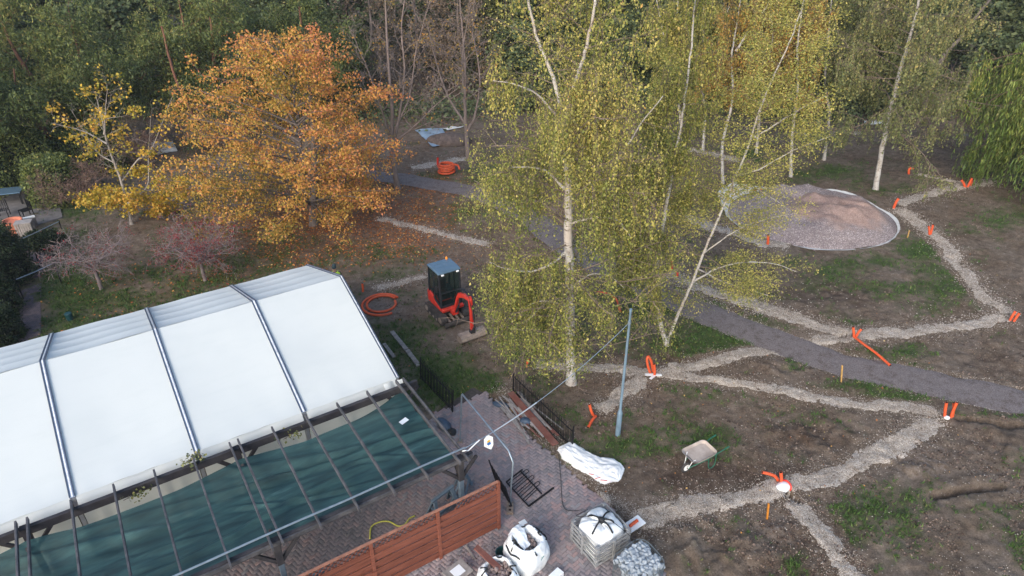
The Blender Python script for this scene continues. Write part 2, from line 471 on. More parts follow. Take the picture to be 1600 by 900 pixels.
def make_heap_mat():
    t = NT('heap_gravel')
    v = t.coord('Object')
    vor = t.node('ShaderNodeTexVoronoi'); vor.inputs['Scale'].default_value = 34; t.link(v, vor.inputs['Vector'])
    sep = t.node('ShaderNodeSeparateColor'); t.link(vor.outputs['Color'], sep.inputs[0])
    grey = t.ramp(sep.outputs[0], [(.1, srgb(118, 107, 107)), (.5, srgb(146, 134, 132)), (.88, srgb(164, 152, 149)), (.99, srgb(204, 198, 194))])
    sand = t.ramp(sep.outputs[1], [(.1, srgb(146, 122, 112)), (.6, srgb(168, 143, 131)), (.95, srgb(182, 158, 146))])
    n = t.math('ADD', t.attr('sand'), t.math('MULTIPLY', t.math('SUBTRACT', t.noise(v, 1.4, 4), .5), .7))
    c = t.mix(t.ramp(n, [(.35, (0, 0, 0)), (.6, (1, 1, 1))]), grey, sand)
    c = t.mix(.7, c, t.ramp(t.noise(v, .9, 5, .65), [(.35, (.7, .68, .7)), (.62, (1.1, 1.08, 1.08))]), 'MULTIPLY')
    return t.done(t.principled(c, .92, 0, t.bump(t.math('ADD', vor.outputs['Distance'], t.noise(v, 40, 3)), .7, .05), .15))
make_heap_mat()
def make_paver_mat(name, use_attr):
    t = NT(name)
    if use_attr: f = t.attr('tint')
    else:
        oi = t.node('ShaderNodeObjectInfo'); f = oi.outputs['Random']
    c = t.ramp(f, [(.05, srgb(124, 120, 121)), (.35, srgb(138, 130, 131)), (.55, srgb(148, 136, 135)), (.75, srgb(158, 136, 132)), (.95, srgb(146, 142, 142))])
    v = t.coord('Object')
    geo = t.node('ShaderNodeNewGeometry')
    n = t.noise(geo.outputs['Position'], .8, 4, .6)
    c = t.mix(.7, c, t.ramp(n, [(.35, (.80, .80, .82)), (.6, (1.05, 1.02, 1.02))]), 'MULTIPLY')
    n3 = t.noise(geo.outputs['Position'], 45, 3, .6)
    c = t.mix(.5, c, t.ramp(n3, [(.3, (.7, .7, .7)), (.7, (1.15, 1.15, 1.15))]), 'MULTIPLY')
    return t.done(t.principled(c, .85, 0, t.bump(n3, .3, .006), .25))
make_paver_mat('paver_joined', True); make_paver_mat('paver_single', False)
plain('joint_sand', srgb(70, 64, 60), .95, var=.35, scale=9)
def make_leftpath_mat():
    t = NT('far_brick')
    v = t.coord('Object', (1, 1, 1))
    b = t.node('ShaderNodeTexBrick'); b.inputs['Scale'].default_value = 1.0
    b.inputs['Brick Width'].default_value = .21; b.inputs['Row Height'].default_value = .105; b.inputs['Mortar Size'].default_value = .006
    b.inputs['Color1'].default_value = srgb(112, 98, 96); b.inputs['Color2'].default_value = srgb(88, 80, 84); b.inputs['Mortar'].default_value = srgb(52, 48, 46)
    t.link(v, b.inputs['Vector'])
    c = t.mix(.7, b.outputs['Color'], t.ramp(t.noise(v, 2, 5, .6), [(.3, (.6, .6, .6)), (.7, (1.15, 1.1, 1.1))]), 'MULTIPLY')
    return t.done(t.principled(c, .9, 0, t.bump(b.outputs['Fac'], -.4, .01)))
make_leftpath_mat()

# ------------------------------------------------------------------ ground sheet
def build_ground():
    ys = [6.0]
    while ys[-1] < 62: ys.append(ys[-1] + .055 + .0019 * (ys[-1] - 6) * 1.25)
    while ys[-1] < 420: ys.append(ys[-1] * 1.08)
    ys = np.array([-60, -30, -12, -2, 3.0] + ys)
    us = np.concatenate([np.linspace(-6, -1.0, 26)[:-1], np.linspace(-1.0, 1.0, 760), np.linspace(1.0, 6, 26)[1:]])
    yy, uu = np.meshgrid(ys, us, indexing='ij')
    wid = 5.5 + np.maximum(yy, 0) * .80
    xx = uu * wid
    zz = ground_z(xx, yy)
    px, py = to_px(xx, yy)
    gr = grass_at(xx, yy); lf = leaf_at(xx, yy)
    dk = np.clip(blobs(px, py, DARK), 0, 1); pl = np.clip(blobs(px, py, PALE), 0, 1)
    for pts, w, dep in TRENCH:
        d, _ = poly_dist(xx, yy, pts); gr = gr * sstep(w * .5, w * 1.5, d)
    ny, nx = xx.shape
    V = np.stack([xx.ravel(), yy.ravel(), zz.ravel()], 1)
    i = np.arange(ny - 1)[:, None] * nx + np.arange(nx - 1)[None, :]
    F = np.stack([i, i + 1, i + nx + 1, i + nx], -1).reshape(-1, 4)
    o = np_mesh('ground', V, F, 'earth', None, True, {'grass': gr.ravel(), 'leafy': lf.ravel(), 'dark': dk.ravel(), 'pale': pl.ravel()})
    tag(o, 'brown trampled soil with patches of grass', None, None, 'structure')
build_ground()

def strip(name, pts, w, mat, z0, dome, rag, step=.12, nl=12, kind='structure', label=None, zn=.0):
    P = catmull([Vector((x, y, 0)) for x, y in pts], 24)
    # resample evenly
    d = [0]
    for a, b in zip(P, P[1:]): d.append(d[-1] + (b - a).length)
    n = max(4, int(d[-1] / step)); V = []; q = np.interp(np.linspace(0, d[-1], n + 1), d, range(len(P)))
    C = []
    for s_ in q:
        k = min(int(s_), len(P) - 2); C.append(P[k].lerp(P[k + 1], s_ - k))
    rows = []
    for k, c in enumerate(C):
        t = (C[min(k + 1, n)] - C[max(k - 1, 0)]).normalized(); nn = Vector((-t.y, t.x, 0))
        ss = k * step
        wl_ = w / 2 * (1 + rag * (float(fbm(ss * 1.3 + pts[0][0], 3.1, 3)) - .5) * 2); wr = w / 2 * (1 + rag * (float(fbm(ss * 1.3, 9.7 + pts[0][1], 3)) - .5) * 2)
        for j in range(nl + 1):
            u = -1 + 2 * j / nl; off = u * (wl_ if u < 0 else wr)
            p = c + nn * off; rows.append((p.x, p.y, u, k / n))
    A = np.array(rows)
    end = np.minimum(A[:, 3], 1 - A[:, 3]) * n * step
    gz = ground_z(A[:, 0], A[:, 1])
    z = gz + z0 + dome * (1 - A[:, 2] ** 2) + zn * (.5 * fbm(A[:, 0] * 3.3, A[:, 1] * 3.3, 3) + .5 * fbm(A[:, 0] * 11, A[:, 1] * 11, 2) - .5) - .07 * (A[:, 2] ** 6) - .08 * sstep(.3, 0, end)
    if zn == 0: z = np.full(len(A), z0) + .01 * (fbm(A[:, 0], A[:, 1], 2) - .5) - .03 * A[:, 2] ** 8
    V = np.stack([A[:, 0], A[:, 1], z], 1)
    i = np.arange(n)[:, None] * (nl + 1) + np.arange(nl)[None, :]
    F = np.stack([i, i + nl + 1, i + nl + 2, i + 1], -1).reshape(-1, 4)
    o = np_mesh(name, V, F, mat, None, True); tag(o, label, None, None, kind); return o
strip('path', PATH_C, 1.58, 'path_gravel', .012, 0, .22, label='grey gravel footpath crossing the site', nl=10)
for pts, w in TRAILS:
    strip('gravel_trail', pts, w * 1.1, 'trench_gravel', -.014, .045, .75, zn=.13, nl=20, step=.085, label='pale gravel filling over a cable trench')

# ------------------------------------------------------------------ loose stones, soil clods, fallen leaves, grass (uncountable)
def scatter_tets(name, P, S, mat, tint, parent=None, flat=.7):
    n = len(P)
    base = np.array([[1, 0, -.45], [-.5, .87, -.45], [-.5, -.87, -.45], [0, 0, .8]])
    ang = rng.uniform(0, 6.28, n); ca, sa = np.cos(ang), np.sin(ang)
    V = np.empty((n, 4, 3))
    jit = rng.uniform(.6, 1.3, (n, 4, 1)) * base[None]
    V[:, :, 0] = jit[:, :, 0] * ca[:, None] - jit[:, :, 1] * sa[:, None]; V[:, :, 1] = jit[:, :, 0] * sa[:, None] + jit[:, :, 1] * ca[:, None]; V[:, :, 2] = jit[:, :, 2] * flat
    V = V * S[:, None, None] + P[:, None, :]
    F = (np.arange(n)[:, None, None] * 4 + np.array([[0, 1, 3], [1, 2, 3], [2, 0, 3], [2, 1, 0]])[None]).reshape(-1, 3)
    return np_mesh(name, V.reshape(-1, 3), F, mat, parent, False, {'tint': np.repeat(tint, 4)})
def tint_mat(name, stops, rough=.85):
    t = NT(name); return t.done(t.principled(t.ramp(t.attr('tint'), stops), rough, 0, None, .2))
tint_mat('stone_chips', [(0, srgb(112, 102, 92)), (.4, srgb(156, 145, 134)), (.85, srgb(190, 180, 168)), (1, srgb(220, 213, 204))])
tint_mat('clod', [(0, srgb(64, 52, 45)), (.6, srgb(104, 88, 78)), (1, srgb(140, 124, 112))])
tint_mat('fallen', [(0, srgb(104, 60, 36)), (.45, srgb(168, 98, 52)), (.75, srgb(192, 134, 70)), (1, srgb(208, 190, 126))], .7)
tint_mat('grass_blade', [(0, srgb(42, 62, 30)), (.5, srgb(64, 90, 42)), (.85, srgb(90, 110, 58)), (1, srgb(128, 126, 80))])

def scatter_gravel():
    P = []
    for pts, w in TRAILS:
        ln = sum(math.hypot(b[0] - a[0], b[1] - a[1]) for a, b in zip(pts, pts[1:]))
        near = max(0.15, min(1, 24 / (sum(p[1] for p in pts) / len(pts))) ** 2)
        n = int(ln * w * 700 * near)
        seg = rng.uniform(0, len(pts) - 1.001, n); k = seg.astype(int); f = seg - k
        A = np.array(pts); p = A[k] * (1 - f[:, None]) + A[k + 1] * f[:, None]
        d = A[k + 1] - A[k]; d /= np.linalg.norm(d, axis=1)[:, None]
        off = rng.normal(0, w * .40, n) * (1 + .8 * (rng.random(n) < .15)); p = p + np.stack([-d[:, 1], d[:, 0]], 1) * off[:, None]
        P.append(p)
    # rubble edge beside the paving
    e = np.array([L(3.5, b) [:2] for b in np.linspace(-7, .3, 40)])
    p = e[rng.integers(0, 40, 2600)] + rng.normal(0, .22, (2600, 2)) + np.array([DA.x, DA.y]) * .4; P.append(p)
    # chips kicked along the footpath edges
    A = np.array(PATH_C); k = rng.integers(0, 8, 5000); f = rng.random(5000)[:, None]; c0 = A[k] * (1 - f) + A[k + 1] * f; d = A[k + 1] - A[k]; d /= np.linalg.norm(d, axis=1)[:, None]
    P.append(c0 + np.stack([-d[:, 1], d[:, 0]], 1) * (rng.choice([-1, 1], 5000) * rng.normal(.80, .10, 5000))[:, None])
    # scattered chips over the whole bare site
    u = rng.uniform(820, 1640, 4500); v = rng.uniform(440, 900, 4500)
    d = np.array([G(a, b)[:2] for a, b in zip(u, v)]); d = d[fbm(d[:, 0] * .5, d[:, 1] * .5, 3) > .5]; P.append(d)
    P = np.concatenate(P)
    P = P[~in_poly(P[:, 0], P[:, 1], PAVE)]
    S = rng.uniform(.010, .026, len(P)) * (1 + .4 * (P[:, 1] > 24))
    z = ground_z(P[:, 0], P[:, 1]) + .02
    z = np.where(np.min([poly_dist(P[:, 0], P[:, 1], q)[0] / w for q, w in TRAILS], axis=0) < .4, z + .03, z)
    o = scatter_tets('gravel', np.column_stack([P, z]), S, 'stone_chips', rng.uniform(0, 1, len(P)))
    tag(o, 'loose pale stone chips along the trench lines', 'gravel', None, 'stuff')
scatter_gravel()
def scatter_clods():
    u = rng.uniform(560, 1640, 26000); v = rng.uniform(260, 905, 26000)
    P = np.array([G(a, b)[:2] for a, b in zip(u, v)])
    m = (fbm(P[:, 0] * .6 + 7, P[:, 1] * .6, 3) > .47) & ~in_poly(P[:, 0], P[:, 1], PAVE) & (poly_dist(P[:, 0], P[:, 1], PATH_C)[0] > .85) & (grass_at(P[:, 0], P[:, 1]) < .3)
    a, b = to_local(P[:, 0], P[:, 1]); m &= ~((a < .4) & (b < 9.2))
    P = P[m]; S = rng.uniform(.02, .06, len(P)) * (1 + .5 * rng.random(len(P)) ** 6)
    o = scatter_tets('soil_clods', np.column_stack([P, ground_z(P[:, 0], P[:, 1]) + .01]), S, 'clod', rng.uniform(0, 1, len(P)), flat=.8)
    tag(o, 'small clods of turned brown soil', 'soil', None, 'stuff')
scatter_clods()
def scatter_leaves():
    u = np.concatenate([rng.uniform(60, 1640, 60000), rng.uniform(380, 800, 14000)]); v = np.concatenate([rng.uniform(190, 860, 60000), rng.uniform(265, 420, 14000)])
    P = np.array([G(a, b)[:2] for a, b in zip(u, v)])
    a, b = to_local(P[:, 0], P[:, 1])
    pr = leaf_at(P[:, 0], P[:, 1]) * .8 * np.where(P[:, 0] > -1, .25, 1) + .0015
    m = (rng.random(len(P)) < pr) & ~((a < .4) & (b < 9.2) & (a > -30)) & ~in_poly(P[:, 0], P[:, 1], PAVE)
    P = P[m]; n = len(P)
    S = rng.uniform(.03, .062, n) * np.where(P[:, 0] < -3, 1.0, .6)
    ang = rng.uniform(0, 6.28, n); tl = rng.uniform(-.5, .5, (n, 2))
    d = np.stack([np.cos(ang), np.sin(ang), tl[:, 0]], 1) * S[:, None]; e = np.stack([-np.sin(ang), np.cos(ang), tl[:, 1]], 1) * S[:, None] * .75
    C = np.column_stack([P, ground_z(P[:, 0], P[:, 1]) + .03])
    V = np.stack([C - d, C + e, C + d, C - e], 1).reshape(-1, 3)
    F = np.arange(n * 4).reshape(-1, 4)
    t = np.clip(np.where(P[:, 0] < -2, rng.beta(2, 2.4, n), rng.beta(4, 1.5, n)), 0, 1)
    o = np_mesh('fallen_leaves', V, F, 'fallen', None, False, {'tint': np.repeat(t, 4)})
    tag(o, 'orange and yellow leaves fallen on the soil and grass', 'leaves', None, 'stuff')
scatter_leaves()
def scatter_grass():
    N = 150000
    u = rng.uniform(60, 1640, N); v = rng.uniform(235, 905, N)
    P = np.array([G(a, b)[:2] for a, b in zip(u, v)])
    g = grass_at(P[:, 0], P[:, 1]); a, b = to_local(P[:, 0], P[:, 1])
    m = (rng.random(N) < g * .62) & ~((a < .5) & (b < 9.3)) & ~in_poly(P[:, 0], P[:, 1], PAVE) & (poly_dist(P[:, 0], P[:, 1], PATH_C)[0] > .74)
    e = ((P[:, 0] - MC.x) / MRX) ** 2 + ((P[:, 1] - MC.y) / MRY) ** 2
    P = P[m & (e > 1)]; n = len(P)
    C = np.column_stack([P, ground_z(P[:, 0], P[:, 1])])
    Vs = []; T = []
    for k in range(3):
        ang = rng.uniform(0, 6.28, n); h = rng.uniform(.05, .13, n); w = rng.uniform(.010, .02, n) * (1 + .02 * P[:, 1]); ln = rng.uniform(-.09, .09, (n, 2))
        o2 = rng.normal(0, .03, (n, 2))
        bs = C + np.column_stack([o2, np.zeros(n)]); sd = np.stack([np.cos(ang) * w, np.sin(ang) * w, np.zeros(n)], 1)
        tip = bs + np.column_stack([ln, h])
        Vs.append(np.stack([bs - sd, bs + sd, tip], 1)); T.append(np.repeat(rng.beta(2, 2, n), 3))
    V = np.concatenate(Vs).reshape(-1, 3); F = np.arange(len(V)).reshape(-1, 3)
    o = np_mesh('grass', V, F, 'grass_blade', None, False, {'tint': np.concatenate(T)})
    tag(o, 'short patchy green grass between bare soil', 'grass', None, 'stuff')
scatter_grass()

# ------------------------------------------------------------------ block paving of the yard
def build_paving():
    ang = TH + R(14); ca, sa = math.cos(ang), math.sin(ang)
    W = .1; og = L(0, -5)
    bx0 = np.array(PAVE)
    bed = MB(); n = len(PAVE)
    bed.add([(x, y, -.055) for x, y in PAVE], [tuple(range(n))])
    root = bed.build('paving', 'joint_sand'); tag(root, 'red and grey herringbone block paving of the yard', None, None, 'structure')
    cells = []
    for i in range(-130, 131):
        for j in range(-50, 51):
            for o in (0, 1):
                # horizontal block [0,2]x[0,1], vertical block [2,3]x[-1,1], lattice (1,1),(4,0)
                cx, cy = (1.0, .5) if o == 0 else (2.5, 0.0)
                cells.append(((cx + i + 4 * j) * W, (cy + i) * W, o))
    A = np.array(cells)
    x = og.x + A[:, 0] * ca - A[:, 1] * sa; y = og.y + A[:, 0] * sa + A[:, 1] * ca
    px, py = to_px(x, y)
    a, b = to_local(x, y)
    m = in_poly(x, y, PAVE) & (px > -60) & (py < 1010) & (px < 1080) & (b < .2) & (a > -11)
    x, y, o, px, py = x[m], y[m], A[m, 2], px[m], py[m]
    n = len(x)
    t = np.clip(fbm(x * .7, y * .7, 3) * 1.1 - .05 + rng.normal(0, .17, n), 0, 1)
    # blocks seen largest, clear of the pergola and the fence
    a, b = to_local(x, y)
    clear = (px > 690) & (py < 895) & (px < 930) & (b < -4.4) & ((a > .62))
    order = np.where(clear)[0]; order = order[np.argsort(x[order] ** 2 + y[order] ** 2)][:300]
    single = np.zeros(n, bool); single[order] = True
    bmesh_ = MB(); hx, hy = .0965, .0465
    bmesh_.v = [(sx * (hx - q), sy * (hy - q), zz) for zz, q in ((-.06, 0), (-.004, 0), (0, .005)) for sx, sy in ((-1, -1), (1, -1), (1, 1), (-1, 1))]
    bmesh_.f = [(8, 9, 10, 11)] + [(r * 4 + k, r * 4 + (k + 1) % 4, (r + 1) * 4 + (k + 1) % 4, (r + 1) * 4 + k) for r in (0, 1) for k in range(4)]
    first = bmesh_.build('paver', 'paver_single'); me = first.data; bpy.data.objects.remove(first)
    z = .012 + rng.normal(0, .0025, n) + .012 * (fbm(x * .8, y * .8, 2) - .5)
    for k in order:
        p = bpy.data.objects.new('paver', me); COL.objects.link(p); p.parent = root
        p.location = (x[k], y[k], z[k]); p.rotation_euler = (rng.normal(0, .008), rng.normal(0, .008), ang + (math.pi / 2 if o[k] else 0) + rng.normal(0, .01))
    r = ~single; base = np.array(bmesh_.v); nb = len(base)
    an = ang + np.where(o[r] > 0, math.pi / 2, 0) + rng.normal(0, .01, r.sum()); c, s = np.cos(an), np.sin(an)
    V = np.empty((r.sum(), nb, 3))
    V[:, :, 0] = base[None, :, 0] * c[:, None] - base[None, :, 1] * s[:, None] + x[r][:, None]
    V[:, :, 1] = base[None, :, 0] * s[:, None] + base[None, :, 1] * c[:, None] + y[r][:, None]
    V[:, :, 2] = base[None, :, 2] + z[r][:, None] + base[None, :, 0] * rng.normal(0, .02, r.sum())[:, None]
    F = (np.arange(r.sum())[:, None, None] * nb + np.array(bmesh_.f)[None]).reshape(-1, 4)
    q = np_mesh('pavers', V.reshape(-1, 3), F, 'paver_joined', root, False, {'tint': np.repeat(t[r], nb)}); q['kind'] = 'stuff'
build_paving()
def yard_dirt():
    n = 1500; a = np.concatenate([rng.uniform(-7, .5, n // 2), rng.uniform(-1.5, 3.4, n // 2)]); b = np.concatenate([-5.25 - np.abs(rng.normal(0, .35, n // 2)), rng.uniform(-8, 0, n // 2)])
    keep = rng.random(n) < np.where(np.arange(n) < n // 2, 1, .3); a, b = a[keep], b[keep]; n = len(a)
    P = np.stack([MO.x + DA.x * a + DB.x * b, MO.y + DA.y * a + DB.y * b, np.full(n, .018)], 1)
    o = scatter_tets('yard_litter', P, rng.uniform(.008, .026, n), 'clod', rng.uniform(0, 1, n), None, .3); tag(o, 'dirt crumbs and leaf litter on the block paving', 'litter', None, 'stuff')
yard_dirt()
def left_path():
    pts = [(28, 560), (64, 545), (64, 470), (66, 420), (70, 392), (52, 380), (38, 400), (30, 430), (24, 480), (18, 560)]
    w = [G(u, v) for u, v in pts]; m = MB(); n = len(w)
    m.add([(p.x, p.y, .03) for p in w] + [(p.x, p.y, -.1) for p in w], [tuple(range(n))] + [(i, i + n, (i + 1) % n + n, (i + 1) % n) for i in range(n)])
    tag(m.build('brick_path', 'far_brick'), 'narrow brick path beside the dark hedge', None, None, 'structure')
    # garden terrace in the corner
    pts = [(-60, 400), (60, 352), (98, 340), (92, 316), (60, 306), (-60, 300)]
    w = [G(u, v) for u, v in pts]; m = MB(); n = len(w)
    m.add([(p.x, p.y, .05) for p in w] + [(p.x, p.y, -.1) for p in w], [tuple(range(n))] + [(i, i + n, (i + 1) % n + n, (i + 1) % n) for i in range(n)])
    plain('terrace_stone', srgb(104, 100, 98), .9, var=.3, scale=3)
    tag(m.build('terrace_paving', 'terrace_stone'), 'grey garden terrace in the corner', None, None, 'structure')
left_path()

# ------------------------------------------------------------------ object materials
def fabric_white():
    t = NT('marquee_pvc')
    v = t.coord('Object')
    n = t.noise(v, .7, 4, .6)
    c = t.ramp(n, [(.3, (.615, .645, .62)), (.7, (.645, .672, .645))])
    st = t.noise(t.coord('Object', (.5, 3, 3)), 1.2, 5, .7)
    c = t.mix(.6, c, t.ramp(st, [(.25, (.93, .94, .94)), (.5, (1, 1, 1))]), 'MULTIPLY')
    d = t.principled(c, .5, 0, t.bump(t.noise(v, 1.5, 3), .12, .03), .35)
    tr = t.node('ShaderNodeBsdfTranslucent'); tr.inputs[0].default_value = (.7, .72, .72, 1)
    mx = t.node('ShaderNodeMixShader'); mx.inputs[0].default_value = .12
    t.link(d, mx.inputs[1]); t.link(tr.outputs[0], mx.inputs[2])
    return t.done(mx.outputs[0])
fabric_white()
plain('white_plastic', (.78, .80, .80), .45, var=.06, scale=3, bump=.1, dirt=(.45, .42, .38), dirt_amt=.25)
plain('aluminium', (.58, .62, .66), .38, .75, var=.12, scale=5)
plain('keder_dark', srgb(76, 86, 104), .5, .3, var=.15)
plain('galvanised', srgb(148, 160, 170), .42, .7, var=.15, scale=8)
plain('lamp_paint', srgb(122, 146, 164), .45, .3, var=.12, scale=3, dirt=srgb(90, 92, 90), dirt_amt=.3)
plain('pergola_wood', srgb(66, 66, 70), .8, var=.35, scale=8, stretch=(1, 1, 1), dirt=srgb(116, 112, 112), dirt_amt=.5)
plain('pergola_dark', srgb(44, 42, 46), .75, var=.35, scale=5, dirt=srgb(96, 92, 88), dirt_amt=.35)
plain('post_paint', srgb(98, 114, 126), .6, var=.2, scale=4)
plain('black_iron', srgb(26, 26, 30), .5, .3, var=.3, scale=10)
def net_mat():
    t = NT('shade_net')
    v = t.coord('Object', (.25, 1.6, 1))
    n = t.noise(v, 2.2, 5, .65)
    c = t.ramp(n, [(.3, srgb(32, 56, 58)), (.5, srgb(44, 74, 75)), (.66, srgb(58, 91, 90)), (.8, srgb(90, 124, 120))])  # lighter teal streaks paint fold highlights into the net colour
    d = t.principled(c, .75, 0, t.bump(t.noise(t.coord('Object'), 30, 2), .2, .01), .25)
    tr = t.node('ShaderNodeBsdfTransparent'); tr.inputs[0].default_value = (.55, .75, .75, 1)
    mx = t.node('ShaderNodeMixShader')
    f = t.ramp(t.noise(t.coord('Object', (.4, 1, 1)), 1.1, 3), [(.35, (.06, .06, .06)), (.7, (.20, .20, .20))])
    t.link(f, mx.inputs[0]); t.link(d, mx.inputs[1]); t.link(tr.outputs[0], mx.inputs[2])
    return t.done(mx.outputs[0])
net_mat()
def fence_mat():
    t = NT('fence_wood')
    v = t.coord('Object', (1, 1, 1))
    g = t.noise(t.coord('Object', (1.2, 6, 26)), 1.6, 5, .65)
    c = t.ramp(g, [(.25, srgb(86, 50, 40)), (.5, srgb(120, 72, 58)), (.75, srgb(142, 90, 74))])
    k = t.noise(t.coord('Object', (2.2, 1, 7)), 1.3, 2, .4)
    c = t.mix(t.ramp(k, [(.66, (0, 0, 0)), (.74, (.8, .8, .8))]), c, srgb(84, 40, 28))
    oi = t.node('ShaderNodeObjectInfo')
    c = t.mix(.5, c, t.ramp(oi.outputs['Random'], [(0, (.62, .58, .55)), (1, (1.2, 1.18, 1.16))]), 'MULTIPLY')
    return t.done(t.principled(c, .8, 0, t.bump(g, .35, .01), .2))
fence_mat()
plain('fence_cap', srgb(150, 104, 84), .8, var=.3, scale=6)
plain('weathered_wood', srgb(136, 130, 125), .88, var=.35, scale=5, dirt=srgb(96, 88, 80), dirt_amt=.5)
plain('grey_strip', srgb(142, 136, 132), .85, var=.3, scale=4)
plain('brown_board', srgb(110, 66, 56), .8, var=.3, scale=5, dirt=srgb(140, 120, 108), dirt_amt=.4)
plain('orange_duct', srgb(206, 84, 46), .55, var=.18, scale=9, bump=.05, dirt=srgb(150, 96, 66), dirt_amt=.35)
plain('red_duct', srgb(206, 52, 36), .5, var=.12, scale=9, bump=.05)
plain('duct_bore', srgb(40, 20, 14), .9, var=.1)
plain('bulk_bag', (.76, .79, .79), .6, var=.10, scale=4, bump=.25, dirt=(.5, .46, .42), dirt_amt=.35)
plain('bag_strap', srgb(30, 32, 36), .7, var=.2)
plain('bag_print', srgb(66, 140, 138), .7, var=.2)
plain('granite_sett', srgb(150, 158, 164), .85, var=.28, scale=5, bump=.5)
plain('brown_stone', srgb(134, 118, 112), .85, var=.3, scale=5, bump=.5)
plain('wire_mesh', srgb(120, 128, 130), .5, .6, var=.2)
plain('exc_red', srgb(196, 52, 40), .38, var=.10, scale=4, bump=.03, dirt=srgb(110, 70, 56), dirt_amt=.35)
plain('exc_black', srgb(34, 38, 44), .5, var=.2, scale=6, bump=.05, dirt=srgb(76, 68, 62), dirt_amt=.3)
plain('sky_roof_and_cover', srgb(84, 108, 126), .25, .1, var=.10, scale=3, bump=.02)  # blue-grey puts the sky's reflection into the cab roof colour; table cover shares it
plain('crate_wood', srgb(132, 134, 136), .88, var=.3, scale=5, dirt=srgb(98, 96, 94), dirt_amt=.5)
plain('soil_lump', srgb(100, 86, 78), .95, var=.35, scale=4, bump=.6)
plain('rubber', srgb(56, 54, 54), .8, var=.3, scale=9, bump=.3, dirt=srgb(104, 94, 86), dirt_amt=.4)
plain('muddy_steel', srgb(146, 132, 120), .75, .2, var=.3, scale=6, bump=.3, dirt=srgb(92, 78, 68), dirt_amt=.6)
plain('lamp_white', (.8, .8, .78), .3)
plain('amber', srgb(230, 140, 40), .35)
plain('chrome', (.6, .62, .65), .25, .9)
plain('dark_blue_bag', srgb(58, 74, 92), .5, var=.3, scale=5)
plain('barrow_tray', srgb(170, 158, 148), .75, var=.14, scale=4, dirt=srgb(128, 112, 100), dirt_amt=.6)
plain('green_tube', srgb(32, 92, 74), .5, var=.15)
plain('terracotta', srgb(188, 116, 90), .8, var=.15)
plain('stake_wood', srgb(176, 140, 84), .8, var=.25, scale=8)
plain('stake_orange', srgb(188, 120, 40), .75, var=.2, scale=8)
plain('yellow_hose', srgb(206, 200, 90), .5, var=.1)
plain('membrane', srgb(206, 206, 202), .6, var=.12, scale=3, bump=.3, dirt=srgb(130, 124, 118), dirt_amt=.4)
plain('blue_tarp', srgb(138, 160, 178), .5, var=.15, scale=3, bump=.3, dirt=srgb(120, 116, 112), dirt_amt=.5)
plain('red_print', srgb(214, 66, 56), .6, var=.1)
plain('teal_plastic', srgb(26, 66, 70), .5, var=.1)
def glass_mat():
    t = NT('cab_glass')
    d = t.principled((.02, .035, .035), .06, 0, None, .6)
    tr = t.node('ShaderNodeBsdfTransparent'); tr.inputs[0].default_value = (.80, .86, .84, 1)
    mx = t.node('ShaderNodeMixShader'); mx.inputs[0].default_value = .80
    t.link(d, mx.inputs[1]); t.link(tr.outputs[0], mx.inputs[2]); t.done(mx.outputs[0])
glass_mat()

